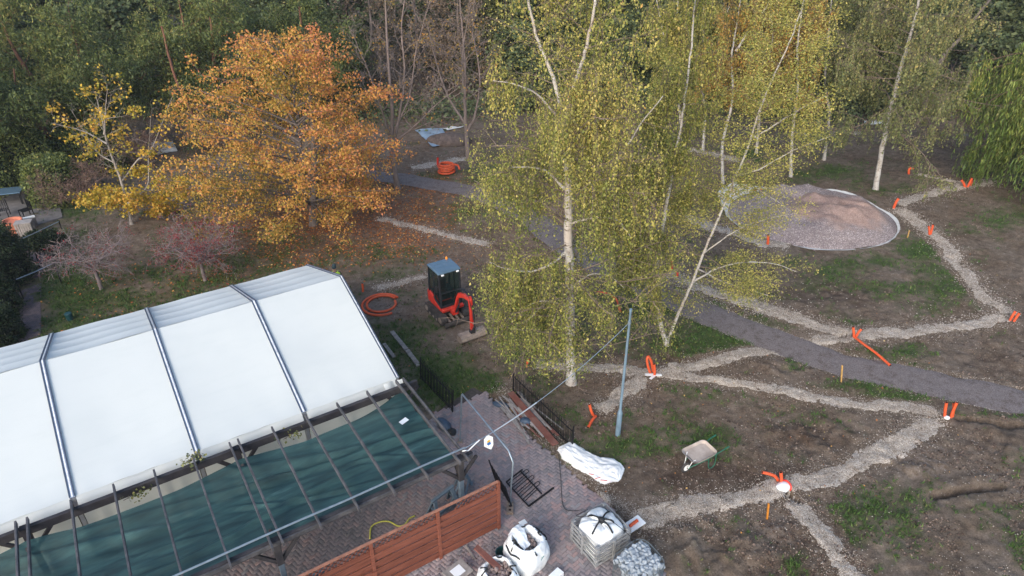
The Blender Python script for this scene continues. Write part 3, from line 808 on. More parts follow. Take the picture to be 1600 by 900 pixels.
# ------------------------------------------------------------------ marquee
BAY, SPAN, EAVE, RISE = 3.0, 8.676, 2.2, 1.568
NB = 5
def build_marquee():
    root = empty('marquee', L(0, 0), TH, 'long white clear-span marquee with grey roof beams beside the pergola', 'marquee')
    def roof(u, v):           # u along a, v 0 near eave .. 1 far eave ; local coordinates
        b = v * SPAN; z = EAVE + RISE * (1 - abs(2 * v - 1))
        return b, z
    for k in range(NB):
        a0 = -BAY * (k + 1) + .07; a1 = -BAY * k - .07
        if k == 0: a1 = -.05
        def near(u, v, a0=a0, a1=a1, k=k):
            vv = v * .5; b, z = roof(u, vv); a = a0 + (a1 - a0) * u
            e = math.sin(math.pi * u); s = math.sin(math.pi * v)
            z += -.05 * e * s + .012 * e * math.sin(v * 9 + k) + .004 * math.exp(-(((v * 3) % 1 - .5) / .03) ** 2) + .008 * math.sin(u * 22 + v * 4) * math.exp(-v * 7) + .010 * e * (float(fbm(a * .9 + 3, b * 1.4, 3)) - .5) * s * 3
            return (a, b, z)
        grid_obj('roof_panel', near, 16, 30, 'marquee_pvc', root)
        def far(u, v, a0=a0, a1=a1, k=k):
            vv = .5 + v * .5; b, z = roof(u, vv); a = a0 + (a1 - a0) * u
            e = math.sin(math.pi * u) ** .5
            w = (v * 4.0) % 1.0
            z += e * (-.11 * math.sin(math.pi * w) ** .8) * sstep(0, .08, v) + .012 * e * math.sin(u * 7 + v * 3 + k)
            return (a, b, float(z))
        grid_obj('roof_panel', far, 16, 60, 'marquee_pvc', root)
        # valance hanging from the near eave, creased
        def val(u, v, a0=a0, a1=a1, k=k):
            a = a0 + (a1 - a0) * u; n = float(fbm(a * 2.2 + 4 * k, v * 1.5, 3)) - .5
            n2 = float(fbm(a * 6 + 9, v * 2 + a, 3)) - .5
            return (a, .03 - .22 * v - .16 * n * v - .07 * n2 * v, EAVE + .012 - .24 * v - .07 * n * math.sin(v * 3.1) - .05 * n2 * v - .03 * math.sin(u * 3.14))
        grid_obj('valance', val, 40, 6, 'marquee_pvc', root)
        def val2(u, v, a0=a0, a1=a1): 
            a = a0 + (a1 - a0) * u
            return (a, SPAN + .02 + .05 * v, EAVE - .02 - .22 * v)
        grid_obj('valance', val2, 8, 2, 'marquee_pvc', root)
        def wall(u, v, a0=a0, a1=a1, k=k):
            a = a0 + (a1 - a0) * u; n = math.sin(a * 9 + math.sin(a * 3.7) * 2)
            return (a, .03 + .04 * n * v, EAVE - .12 - (EAVE - .14) * v)
        grid_obj('side_wall', wall, 40, 8, 'marquee_pvc', root)
        def wall2(u, v, a0=a0, a1=a1):
            a = a0 + (a1 - a0) * u; return (a, SPAN - .05 + .02 * math.sin(a * 8) * v, EAVE - .12 - (EAVE - .14) * v)
        grid_obj('side_wall', wall2, 20, 4, 'marquee_pvc', root)
    def gable(u, v):
        b = .05 + (SPAN - .1) * u; top = EAVE + RISE * (1 - abs(2 * u - 1)) - .05
        return (-.02 + .02 * math.sin(u * 40) * (1 - v), b, .02 + (top - .02) * v)
    grid_obj('gable_wall', gable, 60, 6, 'marquee_pvc', root)
    for k in range(NB + 1):
        a = -BAY * k; w = .07 if k else .055
        for (b0, z0, b1, z1) in ((0, EAVE, SPAN / 2, EAVE + RISE), (SPAN, EAVE, SPAN / 2, EAVE + RISE)):
            m = MB(); m.bar((a, b0, z0 - .035), (a, b1 + (.03 if b1 > b0 else -.03), z1 - .035), w * 2 - .01, .12)
            be = m.build('roof_beam', 'aluminium', root)
            for sd in (-1, 1):
                q = MB(); q.bar((a + sd * (w - .015), b0, z0 + .035), (a + sd * (w - .015), b1, z1 + .035), .032, .03); q.build('keder_rail', 'keder_dark', be)
            q = MB(); q.bar((a, b0, z0 + .03), (a, b1, z1 + .03), .035, .014); q.build('centre_rail', 'lamp_white', be)
        for b in (.08, SPAN - .08):
            m = MB(); m.box(a - .05, a + .05, b - .05, b + .05, 0, EAVE - .1); m.build('leg', 'aluminium', root)
            m = MB(); m.box(a - .11, a + .11, b - .11, b + .11, 0, .015); m.build('base_plate', 'galvanised', root)
    for b, z in ((0, EAVE - .03), (SPAN, EAVE - .03)):
        m = MB(); m.bar((-BAY * NB, b + (.03 if b == 0 else -.03), z - .06), (0, b + (.03 if b == 0 else -.03), z - .06), .06, .09); m.build('eave_beam', 'aluminium', root)
    m = MB(); m.bar((-BAY * NB, SPAN / 2, EAVE + RISE - .09), (-.06, SPAN / 2, EAVE + RISE - .09), .06, .06); m.build('ridge_beam', 'aluminium', root)
    # loose corner flap
    def flap(u, v):
        return (-.5 + .62 * u, -.03 - .26 * v - .04 * math.sin(u * 8), EAVE - .03 - .30 * v * (.6 + .5 * u) + .03 * math.sin(u * 6))
    grid_obj('corner_flap', flap, 10, 6, 'marquee_pvc', root)
build_marquee()

# ------------------------------------------------------------------ pergola with shade netting
def build_pergola():
    root = empty('pergola', L(0, -4.15), TH, 'dark timber pergola with many rafters in front of the marquee', 'pergola')
    O = 4.15   # local b = world b + 4.15
    sp = .957
    ras = [.05, -.19] + [-.19 - sp * k for k in range(1, 5)] + [-4.95, -5.18] + [-5.18 - sp * k for k in range(1, 5)] + [-9.94, -10.18] + [-10.18 - sp * k for k in range(1, 4)]
    for i, a in enumerate(ras):
        j = rnd.uniform(-.03, .03)
        m = MB(); m.bar((a, -.34 + j + O, 2.37), (a + rnd.uniform(-.015, .015), -4.47 + j + O, 2.37), .048, .13); m.build('rafter', 'pergola_wood', root, bevel=.006)
    m = MB(); m.bar((.42, -.52 + O, 2.17), (-13.2, -.52 + O, 2.17), .11, .24); m.build('back_beam', 'pergola_dark', root, bevel=.008)
    m = MB(); m.bar((.32, -4.15 + O, 2.18), (-13.2, -4.15 + O, 2.18), .10, .22); m.build('front_beam', 'pergola_dark', root, bevel=.008)
    m = MB(); m.bar((.30, -4.235 + O, 2.22), (-13.2, -4.235 + O, 2.22), .045, .12); m.build('fascia_board', 'pergola_wood', root, bevel=.004)
    m = MB(); m.tube([(.14, -4.08 + O, 2.462)] + [(-k * 1.1, -4.08 + O + .012 * math.sin(k * 1.7), 2.462 - .004 * (k % 2)) for k in range(13)], .026, 8); auto_smooth(m.build('conduit_pipe', 'galvanised', root))
    for a in (-.07, -5.065, -10.06):
        for b in (-4.15, -.52):
            m = MB(); m.box(a - .065, a + .065, b + O - .065, b + O + .065, .0, 2.05); po = m.build('post', 'post_paint' if b < -2 else 'pergola_dark', root, bevel=.008)
            m = MB(); m.box(a - .085, a + .085, b + O - .085, b + O + .085, 1.45, 2.30); m.build('post_head', 'pergola_dark', po, bevel=.006)
            for sg in (-1, 1):
                m = MB(); m.bar((a + sg * .06, b + O, 1.52), (a + sg * .52, b + O, 2.06), .07, .09); m.build('brace', 'pergola_dark', root)
            m = MB(); m.bar((a, b + O + (.06 if b < -2 else -.06), 1.5), (a, b + O + (.55 if b < -2 else -.55), 2.08), .07, .09); m.build('brace', 'pergola_dark', root)
    # netting
    nt = empty('shade_net', L(0, -4.15), TH, 'dark teal shade netting slung beneath the pergola rafters in loose folds', 'shade net')
    nu, nv = 420, 130
    us = np.linspace(0, 1, nu + 1); vs = np.linspace(0, 1, nv + 1)
    uu, vv = np.meshgrid(us, vs, indexing='ij')
    a = -12.6 + 12.52 * uu
    top = -.78 - .26 * np.abs(np.sin((a + .07) * math.pi / 4.99)) + .3 * np.exp(-((a + .1) / .7) ** 2) + .12 * (fbm(a * .9, a * 0, 2) - .5)
    b = -4.12 + (top + 4.12) * vv
    env = np.sin(np.pi * np.clip(vv, 0, 1)) ** .5
    fold = fbm(a * .30 + b * .2, b * 1.5 - a * .18, 3) - .5
    wr = fbm(a * .8 + 4, b * 4.0 + a * .7, 3) - .5
    z = 2.16 - .16 * np.sin(np.pi * vv) + .22 * fold * env + .07 * wr * env - .10 * vv
    for k, (sl, ph, am, wd) in enumerate(((.30, .2, .11, .08), (.16, .55, .09, .07), (-.10, .8, .08, .08), (.42, .1, .09, .06))):
        ph2 = (b + a * sl + ph + .35 * (fbm(a * .5 + k * 7, b * .3, 2) - .5)) * (.62 + .13 * k)
        tri = np.abs((ph2 % 1.0) - .5)
        z = z + am * np.exp(-(tri / wd) ** 2) * env * sstep(.42, .6, fbm(a * .28 + 5 * k, b * .6 + k, 2)) - .5 * am * np.exp(-((tri - .14) / wd) ** 2) * env * sstep(.42, .6, fbm(a * .28 + 5 * k, b * .6 + k, 2))
    z = np.minimum(z, 2.285)
    V = np.stack([a.ravel(), (b + O).ravel(), z.ravel()], 1)
    i = np.arange(nu)[:, None] * (nv + 1) + np.arange(nv)[None, :]
    F = np.stack([i, i + nv + 1, i + nv + 2, i + 1], -1).reshape(-1, 4)
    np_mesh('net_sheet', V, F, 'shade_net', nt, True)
    m = MB(); m.add([(-.62, 2.92, 2.13), (-.34, 3.0, 2.15), (-.3, 2.85, 2.15), (-.58, 2.78, 2.13)], [(0, 1, 2, 3)])
    pp = [(-.85, -1.95 + O), (-.60, -1.86 + O), (-.56, -2.02 + O), (-.81, -2.1 + O)]
    m = MB(); m.add([(x, y, 2.24) for x, y in pp] + [(x, y, 2.247) for x, y in pp], [(3, 2, 1, 0), (4, 5, 6, 7)] + [(k, (k + 1) % 4, (k + 1) % 4 + 4, k + 4) for k in range(4)])
    m.build('paper_tag', 'white_plastic', nt)
build_pergola()

# ------------------------------------------------------------------ boarded fence
def build_fence():
    root = empty('garden_fence', L(.56, -5.1), TH, 'reddish brown lapped board fence with trellis top beside the bulk bags', 'fence')
    Hh, PW = 1.86, 1.83
    for k in range(5):
        x1 = -PW * k; x0 = x1 - PW
        nb = 11; h0 = .05; hb = (1.52 - h0) / nb
        for i in range(nb):
            z = h0 + hb * i
            m = MB(); wv = rnd.uniform(-.008, .008); yo = -.030 if i % 2 else .004
            m.bar((x0 + .03, yo, z + hb * .5 + wv), (x1 - .03, yo + rnd.uniform(-.004, .004), z + hb * .5 - wv), .018, hb * (1.04 if i % 2 else .98))
            m.build('board', 'fence_wood', root)
        # trellis
        zt0, zt1 = 1.56, 1.83
        m = MB(); m.bar((x0 + .05, 0, 1.545), (x1 - .05, 0, 1.545), .035, .03); m.build('rail', 'fence_wood', root)
        m = MB(); m.bar((x0, 0, 1.845), (x1, 0, 1.845), .07, .028); m.build('cap_rail', 'fence_cap', root)
        step = .15; hh = zt1 - zt0
        x = x0 + .05
        while x < x1 - .06:
            for sg in (1, -1):
                if k == 0 and x < x0 + .42: continue
                xa, xb = (x, x + hh) if sg > 0 else (x + hh, x)
                za, zb = zt0, zt1
                # clip to the panel
                if sg > 0 and xb > x1 - .05: zb = zt0 + (x1 - .05 - xa); xb = x1 - .05
                if sg < 0 and xa > x1 - .05: za = zt0 + (xa - x1 + .05); xa = x1 - .05
                if zb - za < .05: continue
                m = MB(); m.bar((xa, sg * .006, za), (xb, sg * .006, zb), .010, .026, (0, 1, 0)); m.build('lath', 'fence_wood', root)
            x += step
        for xx in ((x1, x0) if k == 4 else (x1,)):
            m = MB(); m.box(xx - .045, xx + .045, -.045, .045, -.05, 1.83); m.build('post', 'fence_wood', root, bevel=.004)
            if xx == 0:
                pass
build_fence()

# ------------------------------------------------------------------ iron railings and gates
def hoop_railing(label, p, q, h, n, lean=0.0, group=None, hoops=True, name='iron_railing'):
    p = Vector(p); q = Vector(q); ln = (q - p).length; rz = math.atan2(q.y - p.y, q.x - p.x)
    root = empty(name, p, rz, label, 'railing', group)
    M = Matrix.Rotation(lean, 4, 'X')
    for z in (.12, h * .80):
        m = MB(); m.bar(M @ Vector((0, 0, z)), M @ Vector((ln, 0, z)), .022, .035); m.build('rail', 'black_iron', root)
    for k in range(n + 1):
        x = ln * k / n
        if hoops and k % 2 == 0 and k + 1 <= n:
            x2 = ln * (k + 1) / n; r = (x2 - x) / 2
            pts = [(x, 0, .02), (x, 0, h - r)] + [((x + x2) / 2 - r * math.cos(t), 0, h - r + r * 1.0 * math.sin(t)) for t in [math.pi * j / 6 for j in range(1, 6)]] + [(x2, 0, h - r), (x2, 0, .02)]
            m = MB(); m.tube([M @ Vector(a) for a in pts], .011, 6); m.build('hoop_bar', 'black_iron', root)
            m = MB(); xm = (x + x2) / 2; m.tube([M @ Vector((xm + (x2 - x), 0, .02)), M @ Vector((xm + (x2 - x), 0, h * .86))], .010, 6)
            if xm + (x2 - x) < ln: m.build('bar', 'black_iron', root)
    for x in (0, ln):
        m = MB(); m.bar(M @ Vector((x, 0, -.05)), M @ Vector((x, 0, h + .05)), .035, .035); m.build('end_post', 'black_iron', root)
    return root
hoop_railing('black hoop-topped iron railing behind the timber pile', G(802, 614), G(894, 702), .92, 28)
hoop_railing('black iron railing between marquee corner and lawn', G(657, 592), G(707, 644), .9, 22, -.08)
hoop_railing('black iron gate panel standing beside the steel hoop frame', G(775, 752), G(800, 794), .95, 14, .22)
def lying_gate():
    root = empty('iron_gate', G(803, 779), 0, 'black hoop-topped iron gate lying flat on the block paving', 'gate')
    o = Vector(root.location); r0 = G(813, 738) ; r1 = G(846, 773); b0 = G(791, 755); b1 = G(826, 793)
    W_ = lambda p, z=.05: Vector((p.x, p.y, z)) - o
    for a, b in ((r0, r1), (b0, b1)):
        m = MB(); m.bar(W_(a), W_(b), .03, .03); m.build('rail', 'black_iron', root)
    m = MB(); m.bar(W_(b1, .055), W_(G(865, 764), .055), .04, .04); m.build('stile', 'black_iron', root)
    m = MB(); m.bar(W_(b0, .055), W_(r0 + (r0 - b0) * .15, .055), .03, .03); m.build('stile', 'black_iron', root)
    n = 11; ext = .35
    for k in range(1, n):
        t = k / n; s = b0.lerp(b1, t); e = r0.lerp(r1, t)
        if k % 3 == 1 and k + 1 < n:
            t2 = (k + 1.2) / n; s2 = b0.lerp(b1, t2); e2 = r0.lerp(r1, t2); d = (e - s) * ext
            A = e + d * .7; B = e2 + d * .7; c = (A + B) / 2; hd = (A - B) / 2; dd = (e - s).normalized() * hd.length
            arc = [c + hd * math.cos(th) + dd * math.sin(th) for th in [math.pi * j / 8 for j in range(9)]]
            m = MB(); m.tube([W_(s, .07)] + [W_(p, .07) for p in arc] + [W_(s2, .07)], .013, 6); m.build('hoop_bar', 'black_iron', root)
        elif k % 3 == 0:
            m = MB(); m.tube([W_(s, .07), W_(e + (e - s) * .08, .07)], .012, 6); m.build('bar', 'black_iron', root)
lying_gate()

# steel hoop frame over the gateway, cable, sign, lamp column
def build_arch():
    A = L(1.33, -1.48); B = L(1.24, -4.63)
    root = empty('steel_hoop_frame', A, 0, 'tall galvanised steel goalpost frame standing over the yard gateway', 'frame')
    o = Vector(A); A2 = L(1.42, -1.58, 2.02); B2 = L(1.30, -4.68, 2.02)
    d = (B2 - A2).normalized()
    pts = [A, A.lerp(A2, .5), A2 - Vector((0, 0, .06)), A2 + d * .05 + Vector((0, 0, .02)), A2.lerp(B2, .5) + Vector((0, 0, .03)), B2 - d * .22 + Vector((0, 0, .02)), B2 - Vector((0, 0, .22)) + d * .02, B.lerp(B2, .4), B]
    m = MB(); m.tube([p - o for p in pts], .028, 10); auto_smooth(m.build('tube', 'galvanised', root), 60)
    m = MB(); q = B - o; m.box(q.x - .10, q.x + .10, q.y - .30, q.y + .12, .01, .10); ft = m.build('slotted_foot', 'muddy_steel', root, bevel=.01)
    for yy in (-.2, -.06):
        m = MB(); m.box(q.x - .035, q.x + .035, q.y + yy - .03, q.y + yy + .03, .101, .106); m.build('slot', 'duct_bore', ft)
    m = MB(); m.box(-.08, .08, -.08, .08, .0, .05); m.build('foot', 'muddy_steel', root)
build_arch()
LAMP = G(965, 681)
def build_lamp():
    root = empty('lamp_column', LAMP, 0, 'grey blue steel lamp column standing in the grass by the orange ducts', 'lamp post')
    m = MB(); m.lathe([(.085, -.05), (.085, .95), (.078, 1.02), (.046, 1.12)], 16); auto_smooth(m.build('base', 'lamp_paint', root), 35)
    m = MB(); m.lathe([(.045, 1.121), (.042, 3.0), (.037, 4.86), (.042, 4.87), (.042, 4.94), (.0, 4.95)], 14); auto_smooth(m.build('column', 'lamp_paint', root), 35)
    m = MB(); m.box(-.045, .045, -.092, -.084, .30, .75); m.build('door', 'lamp_paint', root)
    m = MB(); m.lathe([(.050, 4.42), (.050, 4.50)], 14); m.build('cable_clamp', 'galvanised', root)
build_lamp()
def build_cable():
    a = L(.10, -4.14, 2.50); b = LAMP + Vector((0, 0, 4.47))
    o = empty('overhead_cable', (a.x, a.y, 0), 0, 'pale overhead cable strung from pergola corner up to the lamp column', 'cable')
    O = Vector(o.location)
    c = [a.lerp(b, t) - Vector((0, 0, .35 * 4 * t * (1 - t))) for t in [k / 24 for k in range(25)]]
    m = MB(); m.tube([p - O for p in c], .011, 6); m.build('wire', 'galvanised', o)
    m = MB(); m.tube([a + Vector((-.05, -.05, -.05)) - O, a + Vector((.03, -.1, .02)) - O, a + Vector((.1, -.02, -.06)) - O, c[2] - O], .016, 6); m.build('tie', 'white_plastic', o)
    m = MB(); m.tube([p - O for p in c[4:11]], .018, 8); m.build('sleeve', 'aluminium', o)
    # sign hanging from it
    p = c[3].lerp(c[4], .2)
    s = empty('hanging_sign', p - Vector((0, 0, .5)), 0, 'white hexagonal paper sign with blue and yellow emblem hanging from the cable', 'sign')
    ax = Vector((.83, .3, 0)).normalized(); 
    def pl(x, z, off=0): 
        return ax * x + Vector((0, 0, z)) + Vector((.3, -.83, 0)) * off
    ol = [(-.13, .16), (-.02, .30), (.13, .17), (.14, -.12), (.07, -.28), (-.13, -.10)]
    m = MB(); n = len(ol); m.add([pl(x, z + .2) for x, z in ol] + [pl(x, z + .2, -.008) for x, z in ol], [tuple(range(n)), tuple(range(2 * n - 1, n - 1, -1))] + [(i, (i + 1) % n, (i + 1) % n + n, i + n) for i in range(n)])
    m.build('sheet', 'white_plastic', s)
    plain('emblem_blue', srgb(36, 96, 168), .6); plain('emblem_yellow', srgb(220, 180, 50), .6)
    m = MB(); m.add([pl(x, z + .2, .004) for x, z in ((-.06, -.02), (.05, .04), (.07, -.06), (-.01, -.10))], [(0, 1, 2, 3)]); m.build('emblem', 'emblem_blue', s)
    m = MB(); m.add([pl(x, z + .2, .004) for x, z in ((-.05, .06), (.02, .12), (.06, .05), (-.03, .0))], [(0, 1, 2, 3)]); m.build('emblem', 'emblem_yellow', s)
    m = MB(); m.tube([pl(-.02, .49), p - Vector(s.location)], .006, 5); m.build('string', 'white_plastic', s)
build_cable()

# ------------------------------------------------------------------ trees
def birch_bark(name, dark=.5, white=(.46, .44, .41)):
    t = NT(name)
    v = t.coord('Object', (5, 5, 26))
    n = t.noise(v, 1.0, 4, .6)
    c = t.mix(t.ramp(n, [(.56, (0, 0, 0)), (.66, (dark, dark, dark))]), white, srgb(58, 50, 46))
    n2 = t.noise(t.coord('Object', (4, 4, 2.2)), 1.0, 5, .7)
    c = t.mix(t.ramp(n2, [(.56, (0, 0, 0)), (.70, (.75, .75, .75))]), c, srgb(92, 82, 74))
    c = t.mix(t.ramp(t.noise(t.coord('Object'), 1.3, 3), [(.4, (0, 0, 0)), (.75, (.45, .45, .45))]), c, srgb(150, 126, 104))
    t.done(t.principled(c, .8, 0, t.bump(n2, .4, .02), .2))
birch_bark('birch_bark', .95)
plain('birch_twig', srgb(112, 98, 88), .85, var=.3, scale=3)
plain('brown_bark', srgb(92, 74, 64), .9, var=.35, scale=4, bump=.5, stretch=(3, 3, .8), dirt=srgb(66, 60, 50), dirt_amt=.5)
plain('grey_bark', srgb(104, 94, 88), .9, var=.3, scale=4, bump=.5, stretch=(3, 3, .8))
plain('pink_bark', srgb(124, 110, 104), .85, var=.3, scale=3, bump=.4, stretch=(3, 3, .8), dirt=srgb(90, 82, 74), dirt_amt=.6)
plain('crab_twig', srgb(118, 106, 104), .85, var=.25, scale=4)
plain('pale_twig', srgb(140, 132, 124), .85, var=.25, scale=4)
plain('red_bark', srgb(112, 76, 60), .8, var=.35, scale=3, bump=.4, stretch=(3, 3, .7), dirt=srgb(78, 58, 48), dirt_amt=.6)
leaf_mat('birch_leaf', [(0, srgb(74, 86, 42)), (.25, srgb(112, 122, 58)), (.5, srgb(150, 148, 76)), (.75, srgb(184, 172, 94)), (.92, srgb(208, 188, 116)), (1, srgb(210, 158, 88))], .25)
leaf_mat('birch_leaf_amber', [(0, srgb(86, 88, 42)), (.3, srgb(130, 118, 56)), (.6, srgb(166, 130, 60)), (.85, srgb(190, 132, 64)), (1, srgb(204, 160, 96))], .22)
leaf_mat('birch_leaf_green', [(0, srgb(66, 76, 48)), (.4, srgb(100, 108, 66)), (.75, srgb(138, 138, 86)), (1, srgb(176, 160, 96))], .2)
leaf_mat('maple_leaf', [(0, srgb(112, 108, 50)), (.25, srgb(168, 142, 62)), (.5, srgb(198, 150, 74)), (.75, srgb(196, 132, 76)), (1, srgb(188, 120, 84))], .28)
leaf_mat('yellow_leaf', [(0, srgb(112, 120, 46)), (.4, srgb(176, 156, 56)), (.75, srgb(206, 164, 66)), (1, srgb(206, 146, 66))], .3)
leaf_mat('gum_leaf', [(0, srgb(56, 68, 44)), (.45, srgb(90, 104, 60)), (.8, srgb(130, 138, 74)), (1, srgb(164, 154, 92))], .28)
leaf_mat('willow_leaf', [(0, srgb(58, 78, 42)), (.5, srgb(100, 122, 60)), (.85, srgb(150, 160, 82)), (1, srgb(180, 170, 94))], .28)
leaf_mat('dark_leaf', [(0, srgb(60, 72, 52)), (.5, srgb(94, 108, 74)), (1, srgb(134, 138, 92))], .28)  # lightened to put haze and lifted shade into the far wood's colour
leaf_mat('mid_leaf', [(0, srgb(66, 76, 50)), (.5, srgb(106, 112, 72)), (1, srgb(148, 142, 90))], .28)  # olive leaves, lightened for the same painted haze
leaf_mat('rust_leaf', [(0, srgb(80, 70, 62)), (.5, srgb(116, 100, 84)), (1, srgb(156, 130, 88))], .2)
leaf_mat('berry_red', [(0, srgb(96, 30, 38)), (.5, srgb(140, 44, 52)), (1, srgb(150, 96, 60))], .15)
leaf_mat('hedge_leaf', [(0, srgb(24, 36, 24)), (.6, srgb(44, 58, 36)), (1, srgb(66, 82, 46))], .15)

class Tree:
    def __init__(s, seed):
        s.q = random.Random(seed); s.r = np.random.default_rng(seed); s.w = MB(); s.b = MB(); s.leaf = []; s.term = []
    def tube(s, pts, r0, r1, n):
        m = len(pts); s.b.tube(pts, [r0 + (r1 - r0) * (i / (m - 1)) ** .8 for i in range(m)], n, cap=False)
    def stem(s, ctrl, r0, r1, n=10, sub=6, wob=.011):
        P = catmull(ctrl, sub)
        P = [p + Vector((s.q.gauss(0, wob), s.q.gauss(0, wob), 0)) if 0 < i < len(P) - 1 else p for i, p in enumerate(P)]
        m = len(P); rs = [r0 + (r1 - r0) * (i / (m - 1)) ** .85 for i in range(m)]
        rs[0] *= 1.35
        s.w.tube(P, rs, n, cap=False)
        return P, rs
    def branch(s, p, d, ln, r, up=0.0, jit=.14, seg=6, sides=5, tip=.25):
        P = [Vector(p)]; d = Vector(d).normalized(); st = ln / seg
        for i in range(seg):
            d = (d + Vector((s.q.gauss(0, jit), s.q.gauss(0, jit), s.q.gauss(0, jit) + up))).normalized()
            P.append(P[-1] + d * st)
        s.tube(P, r, r * tip, sides); return P
    def limbs(s, stem, n, t0, t1, len0, len1, el0, el1, up=.0, kids=5, kidlen=.5, twigs=4, twiglen=.45, squash=(1, 1), rmul=.5, bias=None, sides=5, jit=.12, kel=None, tmin=.004, rs_=1.0):
        P, rs = stem; m = len(P)
        for k in range(n):
            u = (k + s.q.random()) / n; t = t0 + (t1 - t0) * u
            i = min(int(t * (m - 1)), m - 2); f = t * (m - 1) - i
            p = P[i].lerp(P[i + 1], f); az = k * 2.399 + s.q.uniform(-.5, .5)
            if bias is not None and s.q.random() < bias[1]: az = bias[0] + s.q.gauss(0, .6)
            el = el0 + (el1 - el0) * u + s.q.gauss(0, .12)
            ln = (len0 + (len1 - len0) * u) * s.q.uniform(.75, 1.2)
            d = Vector((math.cos(az) * math.cos(el) * squash[0], math.sin(az) * math.cos(el) * squash[1], math.sin(el)))
            ln *= Vector((d.x, d.y, d.z)).length
            r = min(rs[i] * rmul, ln * .0085 + .004) * rs_
            B = s.branch(p, d, ln, r, up, jit, 7, sides)
            s.term.append((B, 0))
            for c in range(kids):
                tt = .25 + .75 * (c + s.q.random()) / kids; j = min(int(tt * 7), 6); bp = B[j].lerp(B[j + 1], tt * 7 - j if j < 7 else 0)
                bd = (B[j + 1] - B[j]).normalized(); side = bd.orthogonal().normalized(); side.rotate(Matrix.Rotation(s.q.uniform(0, 6.28), 3, bd))
                kd = bd * .75 + side * .8
                if kel is not None: kd.z = kd.z * .5 + kel
                kl = ln * kidlen * s.q.uniform(.6, 1.2) * (1.15 - .5 * tt)
                K = s.branch(bp, kd, kl, r * .5, up, jit * 1.3, 5, 4)
                s.term.append((K, 1))
                for w in range(twigs):
                    tw = .2 + .8 * (w + s.q.random()) / twigs; jj = min(int(tw * 5), 4); wp = K[jj].lerp(K[jj + 1], tw * 5 - jj)
                    wd = (K[jj + 1] - K[jj]).normalized(); sd = wd.orthogonal().normalized(); sd.rotate(Matrix.Rotation(s.q.uniform(0, 6.28), 3, wd))
                    T = s.branch(wp, wd * .7 + sd * .8, kl * twiglen * s.q.uniform(.6, 1.3), max(r * .22, tmin), up, jit * 1.6, 4, 3, .4)
                    s.term.append((T, 2))
    def add(s, P, D, S, T, asp=.55):
        s.leaf.append((np.asarray(P), np.asarray(D), np.asarray(S), np.asarray(T), asp))
    def pick(s, levels):
        T = [B for B, lv in s.term if lv in levels]
        ln = np.array([sum((b - a).length for a, b in zip(B, B[1:])) for B in T]); return T, ln / ln.sum()
    def weep(s, N, lo, hi, spacing, size, levels=(0, 1, 2), tint=(2, 2), cut=None, out=.15, asp=.62, spread=.03, droop=.45, gap=0.0, gsc=.9, wire=.35):
        """N hanging strands with leaves"""
        T, pr = s.pick(levels); idx = s.r.choice(len(T), N, p=pr)
        for c in idx:
            B = T[c]
            t = s.q.uniform(.12, 1) * (len(B) - 1); i = min(int(t), len(B) - 2); p = B[i].lerp(B[i + 1], t - i)
            if gap and float(vnoise(p.x * gsc + p.y * .5 + 31, p.z * gsc * .7 + p.y * .6)) < gap: continue
            l = s.q.uniform(lo, hi) * s.q.uniform(.6, 1); az = s.q.uniform(0, 6.28); o = s.q.uniform(0, out) * l
            if cut is not None:
                cz = cut(p) if callable(cut) else cut
                if p.z < cz - .2: continue
                if p.z - l < cz: l = max(.15, p.z - cz - s.q.uniform(-.2, .7))
            k = max(2, int(l / spacing)); u = np.linspace(0, 1, k) + s.r.uniform(-.5, .5, k) / k
            off = np.array([math.cos(az) * o, math.sin(az) * o, 0])
            Q = np.array(p) + off[None] * np.sqrt(np.clip(u, 0, 1))[:, None] + np.array([0, 0, -l])[None] * u[:, None] + s.r.normal(0, spread, (k, 3))
            D = s.r.normal(0, droop, (k, 3)); D[:, 2] -= 1.0; ssz = s.q.uniform(.75, 1.2)
            if s.q.random() < wire: s.b.tube([p, p + Vector(off) * .7 - Vector((0, 0, l * .5)), p + Vector(off) - Vector((0, 0, l))], [.006, .005, .003], 3, cap=False)
            s.add(Q, D, np.clip(s.r.lognormal(-.05, .32, k), .4, 1.8) * size * ssz, s.r.beta(tint[0], tint[1], k) * .72 + .28 * s.q.random(), asp)
    def cluster(s, N, size, sigma, levels=(1, 2), tint=(2, 2), down=.3, asp=.7, per=9, flat=.6):
        """N leaves in small sprays along the twigs"""
        T, pr = s.pick(levels); idx = s.r.choice(len(T), max(1, N // per), p=pr)
        for c in idx:
            A = T[c]; k = s.q.uniform(.1, 1) * (len(A) - 1); i = min(int(k), len(A) - 2); p = np.array(A[i].lerp(A[i + 1], k - i))
            n = s.q.randint(max(1, per // 2), per + per // 2)
            Q = p + s.r.normal(0, 1, (n, 3)) * np.array([sigma, sigma, sigma * flat])
            D = s.r.normal(0, 1, (n, 3)); D[:, 2] = D[:, 2] * .5 - down
            s.add(Q, D, s.r.uniform(.65, 1.3, n) * size, s.r.beta(tint[0], tint[1], n) * .75 + .25 * s.q.random(), asp)
